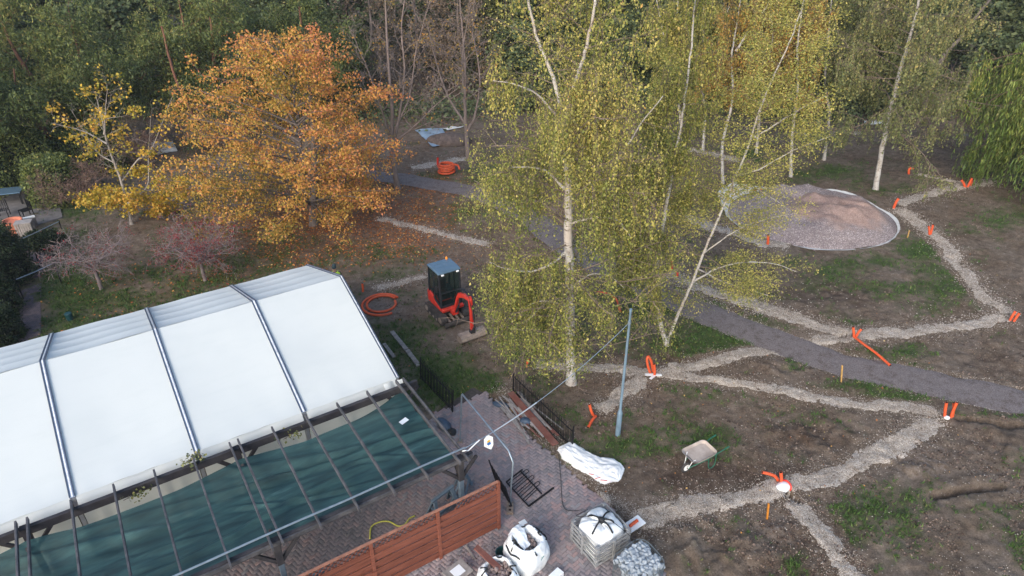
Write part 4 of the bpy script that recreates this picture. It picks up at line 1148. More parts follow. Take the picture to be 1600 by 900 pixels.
    def finish(s, name, loc, label, cat, bark, leafmat, group=None, tintfn=None, crown='crown', flat=0.0, twig=None):
        root = empty(name, loc, 0, label, cat, group)
        wd = s.w.build('trunk', bark, root); auto_smooth(wd, 60)
        if s.b.v: s.b.build('branches', twig or bark, root)
        if s.leaf:
            P = np.concatenate([l[0] for l in s.leaf]); D = np.concatenate([l[1] for l in s.leaf]); S = np.concatenate([l[2] for l in s.leaf]); T = np.concatenate([l[3] for l in s.leaf])
            A = np.concatenate([np.full(len(l[0]), l[4]) for l in s.leaf])
            ok = P[:, 2] > .12; P, D, S, T, A = P[ok], D[ok], S[ok], T[ok], A[ok]
            D = D / np.linalg.norm(D, axis=1)[:, None]
            X = s.r.normal(0, 1, D.shape)
            if flat: X[:, 2] *= (1 - flat)
            Sd = np.cross(D, X); Sd /= np.linalg.norm(Sd, axis=1)[:, None] + 1e-9
            if tintfn is not None: T = np.clip(tintfn(P, T), 0, 1)
            w = (S * A * .5)[:, None]; L_ = S[:, None]
            N = np.cross(D, Sd)
            V = np.stack([P, P + D * L_ * .45 + Sd * w + N * L_ * .08, P + D * L_, P + D * L_ * .45 - Sd * w + N * L_ * .08], 1).reshape(-1, 3)
            np_mesh(crown, V, np.arange(len(V)).reshape(-1, 4), leafmat, root, False, {'tint': np.repeat(T, 4)})
        return root
def rel(pts, base):          # world control points -> tree local
    b = Vector(base); return [Vector(p) - b for p in pts]
def tn(sc, amp, off=0.0):    # slow colour drift through the crown
    return lambda P, T: T + amp * (fbm(P[:, 0] * sc + P[:, 2] * .3 + 11, P[:, 2] * sc + P[:, 1] * .4, 2) - .5) * 2 + off

# main birch in front
def main_birch():
    base = G(893, 597); Y = base.y; t = Tree(11)
    S = t.stem(rel([base - Vector((0, 0, .15)), PX(891, 520, Y), PX(890, 430, Y + .05), PX(888, 350, Y), PX(888, 290, Y), PX(884, 235, Y), PX(881, 195, Y)], base), .175, .105, 12)
    A = t.stem(rel([PX(881, 197, Y), PX(872, 150, Y), PX(858, 105, Y + .2), PX(838, 55, Y + .3), PX(822, -20, Y + .4), PX(818, -110, Y + .3)], base), .075, .025, 8)
    B = t.stem(rel([PX(882, 197, Y), PX(890, 160, Y), PX(905, 110, Y - .2), PX(922, 50, Y - .3), PX(932, -20, Y - .3), PX(938, -110, Y - .2)], base), .08, .025, 8)
    # limbs that show bare in the photograph
    for c, r in (([(886, 300), (868, 280), (845, 264), (800, 262), (770, 275)], .055), ([(893, 294), (920, 278), (945, 268), (972, 240), (1000, 195), (1036, 150)], .06), ([(880, 195), (862, 172), (840, 148), (805, 132), (770, 126)], .05),
                 ([(884, 395), (862, 412), (830, 424), (790, 420), (765, 410)], .05), ([(885, 235), (900, 215), (930, 190), (950, 185)], .04), ([(890, 350), (930, 340), (965, 345), (985, 370)], .04), ([(890, 450), (920, 430), (950, 430), (975, 450)], .035), ([(888, 480), (850, 470), (820, 480), (795, 500)], .035)):
        dy = t.q.uniform(-1.4, .6); P = [PX(u, v, Y + dy * k / (len(c) - 1)) for k, (u, v) in enumerate(c)]
        B2, rs = t.stem(rel(P, base), r, .012, 6, 4, .015); t.term.append((B2, 0)); t.term.append((B2, 1))
        t.limbs((B2, rs), 7, .3, 1, 1.0, .6, .1, .3, -.02, 3, .6, 2, .5)
    t.limbs(S, 34, .13, .95, 3.3, 2.8, .1, .5, -.03, 5, .45, 3, .5, rmul=.28)
    t.limbs(S, 12, .10, .38, 2.9, 2.9, .0, .25, -.05, 5, .45, 3, .5, rmul=.28, bias=(2.6, .4))
    t.limbs(A, 17, .05, 1, 2.1, .9, .3, .7, -.02, 5, .5, 3, .5, rmul=.4)
    t.limbs(B, 17, .05, 1, 2.1, .9, .3, .7, -.02, 5, .5, 3, .5, rmul=.4)
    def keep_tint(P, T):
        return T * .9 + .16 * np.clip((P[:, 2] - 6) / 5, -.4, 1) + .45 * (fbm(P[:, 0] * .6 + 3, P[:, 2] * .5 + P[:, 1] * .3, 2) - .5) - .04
    def cutf(p):
        Yw = p.y + base.y; px = float(to_px(p.x + base.x, Yw, p.z)[0])
        k = .775 if px > 790 else (.60 + .175 * max(0, (px - 740) / 50) if px > 740 else .58)
        return max(.9, 15.8 - Yw * k)
    t.weep(10500, .35, 1.8, .072, .068, cut=cutf, tint=(1.6, 1.7), gap=.42, spread=.05, out=.3)
    t.cluster(20000, .062, .22, (0, 1, 2), (1.6, 1.8), .7, .62, 6, 1.0)
    t.leaf = [l for l in t.leaf if float(l[0][0][2]) > cutf(Vector(l[0][0])) - .3]
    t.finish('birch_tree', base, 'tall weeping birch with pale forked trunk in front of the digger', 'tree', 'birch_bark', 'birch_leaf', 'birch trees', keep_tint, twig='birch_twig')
main_birch()
def twin_birch():
    base = G(1040, 538); Y = base.y; t = Tree(23)
    S = t.stem(rel([base - Vector((-.05, 0, .1)), PX(1030, 495, Y), PX(1026, 440, Y), PX(1030, 385, Y + .2), PX(1040, 330, Y + .3), PX(1052, 260, Y + .4), PX(1066, 180, Y + .6), PX(1078, 90, Y + .7), PX(1088, -20, Y + .8)], base), .10, .025, 10)
    S2 = t.stem(rel([base - Vector((.0, 0, .1)), PX(1058, 495, Y), PX(1080, 445, Y), PX(1108, 375, Y + .2), PX(1140, 300, Y + .3), PX(1172, 220, Y + .3), PX(1190, 165, Y + .4), PX(1215, 105, Y + .5), PX(1240, 50, Y + .6), PX(1262, -20, Y + .6)], base), .066, .016, 9)
    sm = []
    for c, r in (([(1082, 440), (1120, 420), (1165, 410), (1210, 412), (1245, 425)], .04), ([(1090, 420), (1130, 440), (1170, 452), (1200, 462)], .03), ([(1150, 275), (1185, 265), (1240, 235), (1300, 212)], .035), ([(1178, 215), (1220, 190), (1260, 165), (1290, 150)], .035), ([(1140, 300), (1170, 290), (1190, 300), (1235, 330)], .03), ([(1100, 395), (1150, 360), (1190, 345), (1230, 335)], .03)):
        P = [PX(u, v, Y + .3 + t.q.uniform(-.3, .3)) for u, v in c]
        sm.append(t.stem(rel(P, base), r, .008, 6, 4, .02))
    t2 = t
    n0 = len(t.term)
    t.limbs(S, 26, .22, 1, 2.0, 1.2, .1, .5, -.02, 4, .5, 3, .5, rmul=.35, bias=(2.8, .3))
    t.weep(6400, .3, 1.5, .075, .070, cut=1.5, tint=(1.7, 1.9), gap=.38, spread=.05, out=.3)
    t.cluster(10000, .064, .2, (0, 1, 2), (1.6, 1.8), .7, .62, 6, 1.0)
    t.term = []
    for B, rs in sm: t.limbs((B, rs), 9, .25, 1, .9, .5, 0, .3, -.03, 3, .6, 3, .5)
    t.limbs(S2, 40, .26, 1, 2.2, 1.3, .2, .6, -.01, 5, .5, 4, .5, rmul=.35)
    k0 = len(t.leaf)
    t.cluster(40000, .066, .22, (1, 2), (2, 2), .6, .6, 4)
    for k in range(k0, len(t.leaf)):
        P, D, S_, T, a = t.leaf[k]; t.leaf[k] = (P, D, S_, .15 + .85 * T, a)
    t.finish('birch_tree', base, 'twin-stemmed birch, one white trunk leaning over towards the gravel heap', 'tree', 'birch_bark', 'birch_leaf', 'birch trees', tn(.5, .14, -.02), twig='birch_twig')
twin_birch()
def right_birch():
    base = G(1368, 297); Y = base.y; t = Tree(31)
    S = t.stem(rel([base - Vector((0, 0, .1)), PX(1376, 247, Y), PX(1386, 195, Y), PX(1399, 140, Y), PX(1410, 97, Y), PX(1424, 50, Y), PX(1436, 0, Y), PX(1446, -60, Y), PX(1455, -130, Y)], base), .16, .03, 10)
    t.limbs(S, 44, .2, 1, 4.5, 2.0, .05, .55, -.01, 6, .45, 4, .5, rmul=.35)
    t.weep(11000, .3, 1.3, .095, .100, cut=2.0, tint=(1.7, 2.2), gap=.33, gsc=.6)
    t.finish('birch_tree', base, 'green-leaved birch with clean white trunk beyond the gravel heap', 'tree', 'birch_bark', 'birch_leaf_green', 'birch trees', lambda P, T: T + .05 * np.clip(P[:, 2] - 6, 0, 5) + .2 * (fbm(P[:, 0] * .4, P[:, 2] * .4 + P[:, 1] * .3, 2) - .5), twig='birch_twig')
right_birch()
def back_birch(seed, bu, bv, top, leafm, label, rad=2.4, dens=.5, forks=(), t0=.25, tintoff=0.0):
    base = G(bu, bv); Y = base.y; t = Tree(seed)
    mid = [(bu + (top[0] - bu) * k + t.q.uniform(-7, 7), bv + (top[1] - bv) * k) for k in (.2, .4, .6, .8)]
    S = t.stem(rel([base - Vector((0, 0, .1))] + [PX(u, v, Y) for u, v in mid] + [PX(top[0], top[1], Y)], base), .105, .025, 8)
    for c in forks:
        F = t.stem(rel([PX(u, v, Y) for u, v in c], base), .07, .015, 6)
        t.limbs(F, 10, .2, 1, rad * .6, .6, .2, .6, 0, 4, .5, 3, .5)
    t.limbs(S, 24, t0, 1, rad, rad * .5, .1, .6, -.01, 5, .45, 3, .5, rmul=.35)
    t.weep(int(12500 * dens), .3, 1.1, .10, .102, cut=2.4, tint=(1.7, 1.8), gap=.36, gsc=.6)
    t.finish('birch_tree', base, label, 'tree', 'birch_bark', leafm, 'birch trees', tn(.35, .2, tintoff), twig='birch_twig')
back_birch(41, 1068, 243, (1050, -60), 'birch_leaf', 'slim birch directly behind the front birch crown', 2.3, .5, [[(1062, 150), (1045, 90), (1030, 20), (1020, -40)]])
back_birch(42, 1098, 238, (1105, -60), 'birch_leaf', 'slim birch second in the row behind the front birch', 2.0, .4, [[(1098, 90), (1120, 60), (1140, 10)]], tintoff=.06)
back_birch(43, 1130, 288, (1160, -40), 'birch_leaf_amber', 'birch with heavily marked white trunk left of the gravel heap', 2.0, .26, [[(1150, 80), (1175, 40), (1205, 0), (1220, -30)]], t0=.4)
back_birch(44, 1182, 240, (1215, -60), 'birch_leaf_amber', 'amber-leaved birch behind the leaning birch stem', 2.4, .46, tintoff=.12)
back_birch(45, 1236, 276, (1262, -60), 'birch_leaf_amber', 'amber birch standing just behind the gravel heap', 2.0, .3, t0=.35)
back_birch(46, 1288, 250, (1296, -70), 'birch_leaf_green', 'green birch between the amber birches and the white-trunked birch', 2.6, .5, t0=.35)

# orange maple
def maple():
    base = G(490, 352); Y = base.y; t = Tree(51)
    S = t.stem(rel([base - Vector((0, 0, .15)), PX(489, 320, Y), PX(492, 280, Y), PX(490, 220, Y), PX(484, 150, Y), PX(476, 70, Y)], base), .26, .04, 10)
    # crown envelope: radius at each height, wider to the left
    def env(z, az):
        r = float(np.interp(z, [.6, 1.4, 2.6, 4.2, 5.6, 7.0, 8.2, 9.2, 9.8], [3.0, 4.4, 5.2, 5.4, 5.1, 4.3, 3.0, 1.6, .5]))
        return r * (1 + .12 * -math.cos(az)) * (1 + .95 * (float(fbm(math.cos(az) * 2 + 5, math.sin(az) * 2 + z * .7, 2)) - .5))
    for k in range(120):
        z = 1.2 + 8.2 * ((k + t.q.random()) / 120) ** 1.05; az = k * 2.399 + t.q.uniform(-.3, .3); r = env(z, az)
        zs = max(1.3, z - r * .42); zs = min(zs, 8.6)
        p0 = Vector((0, 0, zs)); p1 = Vector((math.cos(az) * r, math.sin(az) * r, z)); mid = p0.lerp(p1, .5) + Vector((0, 0, .25))
        B = catmull([p0, mid, p1], 5); t.tube(B, .02 + .008 * r, .006, 5); t.term.append((B, 0))
        for c in range(8):
            j = 3 + int(7 * (c + t.q.random()) / 8); j = min(j, 9); d = (B[j + 1] - B[j]).normalized(); sd = Vector((t.q.gauss(0, 1), t.q.gauss(0, 1), t.q.gauss(0, .4))).normalized()
            K = t.branch(B[j], d * .7 + sd * .8, t.q.uniform(.5, 1.3), .009, 0, .12, 4, 3); t.term.append((K, 1))
    T, pr = t.pick((0, 1)); idx = t.r.choice(len(T), 3300, p=pr)
    for c in idx:
        A = T[c]; k = t.q.uniform(.35, 1) * (len(A) - 1); i = min(int(k), len(A) - 2); c0 = np.array(A[i].lerp(A[i + 1], k - i))
        n = t.q.randint(9, 22); az = t.q.uniform(0, 6.28); ax = np.array([math.cos(az), math.sin(az), -.15]); tint = t.q.gauss(0, .13)
        P = c0 + t.r.normal(0, 1, (n, 3)) * np.array([.17, .17, .13]) + ax[None] * t.r.uniform(-.1, .30, n)[:, None]
        D = t.r.normal(0, .6, (n, 3)); D[:, 2] -= .75
        t.add(P, D, t.r.uniform(.06, .145, n), t.r.beta(2.0, 1.8, n) * .8 + .08 + tint, .8)
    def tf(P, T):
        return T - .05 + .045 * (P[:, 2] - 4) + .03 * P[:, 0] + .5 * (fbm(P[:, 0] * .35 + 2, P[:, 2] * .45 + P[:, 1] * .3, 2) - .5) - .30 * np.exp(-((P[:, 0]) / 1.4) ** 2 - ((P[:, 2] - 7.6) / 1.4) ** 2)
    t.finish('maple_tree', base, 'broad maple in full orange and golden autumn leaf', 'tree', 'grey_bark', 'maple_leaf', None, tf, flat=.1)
maple()
def yellow_tree():
    base = G(206, 350); Y = base.y; t = Tree(61)
    S = t.stem(rel([base, PX(200, 318, Y), PX(185, 270, Y), PX(168, 225, Y), PX(162, 195, Y), PX(150, 150, Y)], base), .10, .02, 8)
    for c in ([(200, 318), (230, 290), (232, 240), (236, 180)], [(168, 225), (130, 205), (80, 192)], [(163, 210), (165, 170), (168, 140)], [(190, 285), (215, 250), (235, 235), (270, 150)], [(180, 255), (150, 235), (110, 170)], [(205, 330), (250, 320), (290, 300)], [(200, 320), (170, 318), (140, 330)]):
        st = t.stem(rel([PX(u, v, Y + t.q.uniform(-.8, .6)) for u, v in c], base), .045, .01, 6)
        t.term.append((st[0], 0))
        t.limbs(st, 7, .2, 1, 1.3, .9, .1, .7, .01, 4, .55, 3, .5)
    t.limbs(S, 14, .1, 1, 1.7, 1.0, .2, .8, .02, 4, .5, 3, .5)
    t.term = [(B, lv) for B, lv in t.term if B[-1].z < 3.0 or t.q.random() < .16]
    t.cluster(7000, .14, .18, (1, 2), (2, 1.6), .4, .85, 5)
    t.finish('young_maple', base, 'young maple with pale bare upper branches and sparse yellow leaves', 'tree', 'pale_twig', 'yellow_leaf', None, tn(.5, .2))
yellow_tree()
def crab(seed, bu, bv, label, spread, dens, tint):
    base = G(bu, bv); t = Tree(seed)
    S = t.stem([Vector((0, 0, -.1)), Vector((.02, 0, .5)), Vector((-.04, .05, 1.0))], .09, .07, 8)
    for k in range(9):
        az = k * 2.4 + t.q.uniform(-.3, .3); d = Vector((math.cos(az), math.sin(az), t.q.uniform(.45, 1.1))).normalized(); ln = spread * t.q.uniform(.8, 1.15)
        p = Vector((-.03, .03, t.q.uniform(.75, 1.05)))
        st = t.stem([p, p + d * ln * .35 + Vector((0, 0, .15)), p + d * ln * .7 + Vector((0, 0, .15)), p + d * ln], .035, .008, 5)
        t.limbs(st, 9, .15, 1, 1.1, .8, -.2, .5, -.01, 4, .65, 3, .65, rmul=.7, jit=.2, tmin=.009, rs_=1.5)
    t.cluster(dens, .055, .07, (1, 2), (2, 2), .4, .8, 5)
    t.finish('crab_apple_tree', base, label, 'tree', 'crab_twig', 'berry_red', 'small bare crab apple trees', tint)
crab(71, 158, 452, 'small bare grey-twigged crab apple nearest the brick path', 1.8, 1100, tn(.6, .15))
crab(72, 320, 437, 'small crab apple with dull red leaves under the orange maple', 2.1, 4600, tn(.6, .2))
# bare trees behind the coil
def bare_tree(seed, base_px, stems, bark, label, leafy, limbs_n=12):
    base = G(*base_px); Y = base.y; t = Tree(seed)
    for c, r in stems:
        st = t.stem(rel([PX(u, v, Y + dy) for u, v, dy in c], base), r, .015, 8)
        t.limbs(st, limbs_n, .25, 1, 2.0, 1.0, .5, .9, .03, 5, .55, 5, .55, rmul=.45, jit=.13, tmin=.009, rs_=1.25)
    t.cluster(leafy, .11, .12, (1, 2), (2, 2), .3, .7, 4)
    t.finish('bare_tree', base, label, 'tree', bark, 'birch_leaf_amber', 'bare multi-stemmed trees')
bare_tree(81, (622, 294), [([(622, 298, 0), (617, 265, 0), (612, 232, 0), (613, 180, 0), (607, 100, 0), (602, 0, .1), (600, -80, .1)], .20), ([(612, 232, 0), (622, 190, .1), (632, 120, .3), (628, 40, .4), (640, -60, .4)], .11), ([(614, 222, 0), (645, 200, -.4), (680, 165, -.8), (715, 138, -1)], .07), ([(612, 228, 0), (596, 170, -.3), (575, 110, -.6), (545, 40, -.6)], .08), ([(618, 200, 0), (640, 150, .4), (650, 80, .5), (672, 0, .5)], .06)],
          'pink_bark', 'bare multi-stemmed tree with dark trunk beside the gravel path', 900)
bare_tree(82, (733, 252), [([(733, 255, 0), (729, 215, 0), (727, 170, 0), (726, 100, 0), (720, 20, 0), (716, -60, 0)], .17), ([(729, 205, 0), (742, 180, .2), (750, 120, .4), (738, 40, .5), (748, -40, .5)], .09), ([(728, 195, 0), (700, 150, .3), (680, 90, .5), (664, 20, .5)], .09), ([(727, 150, 0), (722, 90, -.3), (735, 10, -.5)], .06)],
          'pink_bark', 'bare tree with slim pinkish stems next to the orange coil', 900)

# eucalyptus-like evergreens, top left
def gum(seed, base, label, stems, dens=1.0, spread=2.4, n=18, bare=()):
    base = Vector(base); t = Tree(seed)
    for c, r in stems:
        st = t.stem([Vector(p) for p in c], r, .03, 8)
        t.limbs(st, n, .2, 1, spread, spread * .6, .1, .6, -.01, 5, .5, 4, .5, rmul=.4)
    for c, r in bare: t.stem([Vector(p) for p in c], r, r * .4, 7)
    T, pr = t.pick((1, 2)); idx = t.r.choice(len(T), int(3900 * dens), p=pr)
    for c in idx:
        B = T[c]; p = np.array(B[t.q.randint(1, len(B) - 1)]); n_ = t.q.randint(9, 18)
        P = p + t.r.normal(0, 1, (n_, 3)) * np.array([.22, .22, .26]); D = t.r.normal(0, .6, (n_, 3)); D[:, 2] -= .55
        t.add(P, D, t.r.uniform(.12, .27, n_), t.r.beta(1.7, 1.7, n_) * .8 + t.q.uniform(-.15, .25), .32)
    return t.finish('evergreen_tree', base, label, 'tree', 'red_bark', 'gum_leaf', 'weeping evergreens at the garden end', lambda P, T: T + .03 * (P[:, 2] - 4) - .03 * P[:, 0] - .012 * (base.x + 26) + .75 * (fbm(P[:, 0] * .55 + base.x, P[:, 2] * .6 + P[:, 1] * .5, 3) - .5))  # tint lightens towards top and left, sunlit warmth put into the leaves
b1 = Vector((-27.5, 43, 0))
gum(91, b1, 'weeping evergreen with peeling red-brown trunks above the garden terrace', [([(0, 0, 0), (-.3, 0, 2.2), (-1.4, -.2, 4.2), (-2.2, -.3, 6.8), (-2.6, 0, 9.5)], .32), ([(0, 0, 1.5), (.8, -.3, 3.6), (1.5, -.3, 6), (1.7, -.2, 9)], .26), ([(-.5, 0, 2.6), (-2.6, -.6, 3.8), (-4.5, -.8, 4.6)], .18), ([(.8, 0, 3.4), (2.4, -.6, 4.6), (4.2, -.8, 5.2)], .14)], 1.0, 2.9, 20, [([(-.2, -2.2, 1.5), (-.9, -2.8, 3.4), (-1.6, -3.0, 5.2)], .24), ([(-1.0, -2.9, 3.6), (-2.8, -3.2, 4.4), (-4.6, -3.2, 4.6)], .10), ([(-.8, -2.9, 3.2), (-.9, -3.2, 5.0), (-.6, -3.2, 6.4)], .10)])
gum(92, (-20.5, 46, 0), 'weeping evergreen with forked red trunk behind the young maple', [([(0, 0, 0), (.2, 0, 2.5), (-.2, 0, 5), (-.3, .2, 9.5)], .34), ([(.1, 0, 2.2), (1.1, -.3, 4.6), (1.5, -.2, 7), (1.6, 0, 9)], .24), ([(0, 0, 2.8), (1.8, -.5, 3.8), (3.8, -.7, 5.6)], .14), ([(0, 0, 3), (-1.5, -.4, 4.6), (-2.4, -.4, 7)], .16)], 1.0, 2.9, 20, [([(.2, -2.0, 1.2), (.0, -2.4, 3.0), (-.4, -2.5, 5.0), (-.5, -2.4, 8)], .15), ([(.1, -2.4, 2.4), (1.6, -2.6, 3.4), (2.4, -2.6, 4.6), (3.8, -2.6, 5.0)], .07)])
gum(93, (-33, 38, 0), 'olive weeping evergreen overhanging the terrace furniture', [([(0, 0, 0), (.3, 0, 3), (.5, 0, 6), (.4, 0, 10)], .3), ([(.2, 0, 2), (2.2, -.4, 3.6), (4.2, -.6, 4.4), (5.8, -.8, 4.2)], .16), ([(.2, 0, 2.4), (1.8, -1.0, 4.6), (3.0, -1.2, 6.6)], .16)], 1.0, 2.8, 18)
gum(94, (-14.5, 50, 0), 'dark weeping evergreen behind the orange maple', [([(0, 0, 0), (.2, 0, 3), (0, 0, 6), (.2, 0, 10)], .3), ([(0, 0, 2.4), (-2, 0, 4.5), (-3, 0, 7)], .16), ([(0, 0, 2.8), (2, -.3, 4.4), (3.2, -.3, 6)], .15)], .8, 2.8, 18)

# willow at the right-hand edge
def willow():
    base = Vector((30.4, 36.5, 0)); t = Tree(101)
    S = t.stem([Vector((0, 0, -.1)), Vector((.1, 0, 2)), Vector((-.1, 0, 4)), Vector((0, 0, 8.0))], .4, .14, 10)
    for k in range(46):
        az = k * 2.4 + t.q.uniform(-.3, .3); el = t.q.uniform(.45, 1.2); ln = t.q.uniform(3.8, 6.4)
        p = Vector((0, 0, t.q.uniform(2.2, 7.4))); d = Vector((math.cos(az) * math.cos(el), math.sin(az) * math.cos(el), math.sin(el)))
        P = [p]
        for i in range(8):
            d = (d + Vector((math.cos(az) * .05, math.sin(az) * .05, -.22)) + Vector((t.q.gauss(0, .06), t.q.gauss(0, .06), 0))).normalized(); P.append(P[-1] + d * ln / 8)
        t.tube(P, .09, .02, 5); t.term.append((P, 0))
        for c in range(7):
            j = t.q.randint(2, 7); sd = Vector((t.q.gauss(0, 1), t.q.gauss(0, 1), .5)).normalized()
            K = t.branch(P[j], (P[j + 1] - P[j]).normalized() * .6 + sd * .8, t.q.uniform(.8, 1.8), .02, -.12, .12, 6, 3); t.term.append((K, 1))
    t.weep(5200, 1.0, 3.8, .10, .22, (0, 1), cut=.3, tint=(2, 2), out=.22, asp=.2, droop=.28)
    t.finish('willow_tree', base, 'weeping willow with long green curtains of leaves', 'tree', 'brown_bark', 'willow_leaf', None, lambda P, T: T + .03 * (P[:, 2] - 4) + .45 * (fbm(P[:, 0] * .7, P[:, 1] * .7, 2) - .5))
willow()

# woodland edge behind
def wood_proto(seed, kind):
    t = Tree(seed)
    if kind == 'conifer':
        S = t.stem([Vector((0, 0, 0)), Vector((0, 0, 4)), Vector((0, 0, 8)), Vector((0, 0, 12.5))], .25, .03, 7)
        t.limbs(S, 46, .08, 1, 3.1, .5, .0, .3, -.02, 6, .4, 3, .5)
        t.cluster(26000, .30, .16, (1, 2), (2, 2.4), .4, .45)
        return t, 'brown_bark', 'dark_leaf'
    S = t.stem([Vector((0, 0, 0)), Vector((.2, 0, 3)), Vector((-.2, .2, 6)), Vector((0, 0, 10.5))], .24, .04, 7)
    t.limbs(S, 30, .14, 1, 4.0, 2.0, .1, .7, .01, 6, .48, 4, .5)
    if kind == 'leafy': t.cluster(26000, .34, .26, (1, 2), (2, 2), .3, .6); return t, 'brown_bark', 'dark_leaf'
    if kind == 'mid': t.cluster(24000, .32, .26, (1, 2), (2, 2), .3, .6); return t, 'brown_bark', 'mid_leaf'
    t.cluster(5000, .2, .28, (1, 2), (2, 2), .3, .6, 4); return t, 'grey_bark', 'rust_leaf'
WL = {'leafy': ('broadleaf_tree', 'dark green wood tree'), 'mid': ('broadleaf_tree', 'olive green wood tree'), 'twig': ('bare_tree', 'brown twiggy wood tree'), 'conifer': ('conifer_tree', 'dark conifer')}
protos = {}
MARKS = [(-200, 'left of the garden terrace'), (30, 'above the garden terrace'), (120, 'above the terrace shrub'), (210, 'behind the young maple'), (320, 'behind the left of the orange maple'), (420, 'behind the top of the orange maple'), (520, 'behind the right of the orange maple'), (610, 'behind the dark-trunked bare tree'), (670, 'behind the blue tarpaulin'), (735, 'behind the pinkish bare tree'), (800, 'behind the left of the front birch'), (890, 'behind the front birch fork'), (980, 'behind the right of the front birch'),
         (1060, 'behind the slim birch row'), (1130, 'behind the marked birch trunk'), (1190, 'behind the amber birch'), (1250, 'behind the gravel heap'), (1320, 'behind the green birch'), (1400, 'behind the white-trunked birch'), (1480, 'behind the leaning bare trunk'), (1560, 'behind the willow'), (1660, 'right of the willow'), (1900, 'far right of the willow')]
spots = [(-43, 47, 'leafy', 1.1), (-37, 52, 'leafy', 1.0), (-30, 55, 'leafy', 1.1), (-24, 58, 'conifer', .9), (-19, 62, 'leafy', 1.0), (-13.5, 60, 'conifer', 1.0), (-17, 55, 'leafy', .6), (-11, 56, 'twig', .95), (-8, 60, 'twig', 1.1), (-5.5, 66, 'leafy', 1.0), (-4, 57, 'twig', .9), (-1, 60, 'mid', .9), (2, 56, 'leafy', .9), (5, 60, 'mid', 1.0), (8, 58, 'leafy', .95), (11.5, 60, 'conifer', 1.0),
         (14, 55, 'mid', .85), (17.5, 60, 'leafy', 1.0), (20, 54, 'mid', .9), (23.5, 60, 'leafy', 1.1), (27, 55, 'mid', 1.0), (31, 58, 'leafy', 1.1), (36, 54, 'leafy', 1.0), (40, 47, 'mid', 1.1), (44, 56, 'leafy', 1.2), (-33, 66, 'leafy', 1.2), (-22, 72, 'mid', 1.3), (-11, 72, 'leafy', 1.3), (0, 70, 'leafy', 1.2), (10, 72, 'mid', 1.3), (21, 70, 'leafy', 1.3), (32, 72, 'mid', 1.3), (43, 70, 'leafy', 1.3), (-44, 64, 'mid', 1.3),
         (-30, 90, 'leafy', 1.6), (-15, 92, 'mid', 1.6), (0, 90, 'leafy', 1.7), (15, 92, 'leafy', 1.6), (30, 90, 'mid', 1.7), (46, 92, 'leafy', 1.7), (-46, 90, 'leafy', 1.7), (60, 85, 'mid', 1.7), (-60, 82, 'leafy', 1.6)]
for x, y, k, sc in spots:
    if k not in protos:
        t, bk, lf = wood_proto({'leafy': 111, 'mid': 112, 'twig': 113, 'conifer': 114}[k], k)
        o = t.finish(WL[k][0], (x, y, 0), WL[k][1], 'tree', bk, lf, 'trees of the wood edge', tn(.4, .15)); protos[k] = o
    else:
        o = copy_tree(protos[k])
    mk = min(MARKS, key=lambda q: abs(q[0] - float(to_px(x, y, 6.0)[0])))[1]; row = 'front row' if y < 59 else 'second row' if y < 68 else 'third row' if y < 80 else 'farthest row'
    o['label'] = f'{WL[k][1]}, {row}, {mk}'
    o.location = (x, y, float(ground_z(x, y, False)) - .1); o.rotation_euler = (0, 0, rnd.uniform(0, 6.28)); o.scale = (sc, sc, sc * rnd.uniform(.92, 1.08))
# leaning pale trunk behind the willow
def leaning():
    base = G(1440, 180); Y = base.y; t = Tree(121)
    st = t.stem(rel([base, PX(1470, 95, Y), PX(1500, 60, Y), PX(1530, 20, Y), PX(1560, -15, Y)], base), .22, .06, 8)
    t.limbs(st, 10, .3, 1, 2.2, 1.4, .1, .6, 0, 4, .5, 4, .5)
    t.cluster(300, .15, .15, (1, 2))
    t.finish('bare_tree', base, 'pale bare trunk leaning to the right behind the willow', 'tree', 'grey_bark', 'mid_leaf')
leaning()
# dark undergrowth along the wood edge
def undergrowth():
    n = 26000
    x = rng.uniform(-46, 46, n); y = 54 + rng.normal(0, 1.5, n) + 2 * np.sin(x * .2); h = (.6 + 2.4 * fbm(x * .35, y * .3, 3)) * np.clip(1 - np.abs(y - 54) / 7, .2, 1)
    z = rng.uniform(0, 1, n) ** .7 * h
    P = np.stack([x, y, z], 1); D = rng.normal(0, 1, (n, 3)); D /= np.linalg.norm(D, axis=1)[:, None]; S = np.cross(D, rng.normal(0, 1, (n, 3))); S /= np.linalg.norm(S, axis=1)[:, None]
    l = rng.uniform(.15, .36, n)[:, None]
    V = np.stack([P, P + D * l * .5 + S * l * .3, P + D * l, P + D * l * .5 - S * l * .3], 1).reshape(-1, 3)
    o = np_mesh('undergrowth', V, np.arange(len(V)).reshape(-1, 4), 'dark_leaf', None, False, {'tint': np.repeat(rng.beta(2, 2.5, n), 4)})
    tag(o, 'dark tangled undergrowth at the foot of the wood', 'undergrowth', None, 'stuff')
undergrowth()
def leaf_mass(name, loc, label, fn, n, size, mat, cat='hedge'):
    """fn(u) -> points filling the plant's volume"""
    root = empty(name, loc, 0, label, cat)
    P = fn(n); D = rng.normal(0, 1, (n, 3)); D /= np.linalg.norm(D, axis=1)[:, None]; S = np.cross(D, rng.normal(0, 1, (n, 3))); S /= np.linalg.norm(S, axis=1)[:, None]
    l = rng.uniform(.6, 1.3, n)[:, None] * size
    V = np.stack([P, P + D * l * .5 + S * l * .3, P + D * l, P + D * l * .5 - S * l * .3], 1).reshape(-1, 3)
    np_mesh('foliage', V, np.arange(len(V)).reshape(-1, 4), mat, root, False, {'tint': np.repeat(rng.beta(2, 2, n), 4)})
    m = MB(); m.tube([(0, 0, -.05), (.03, 0, .4), (0, .03, .9)], [.06, .05, .03], 6); m.build('stem', 'brown_bark', root)
    return root
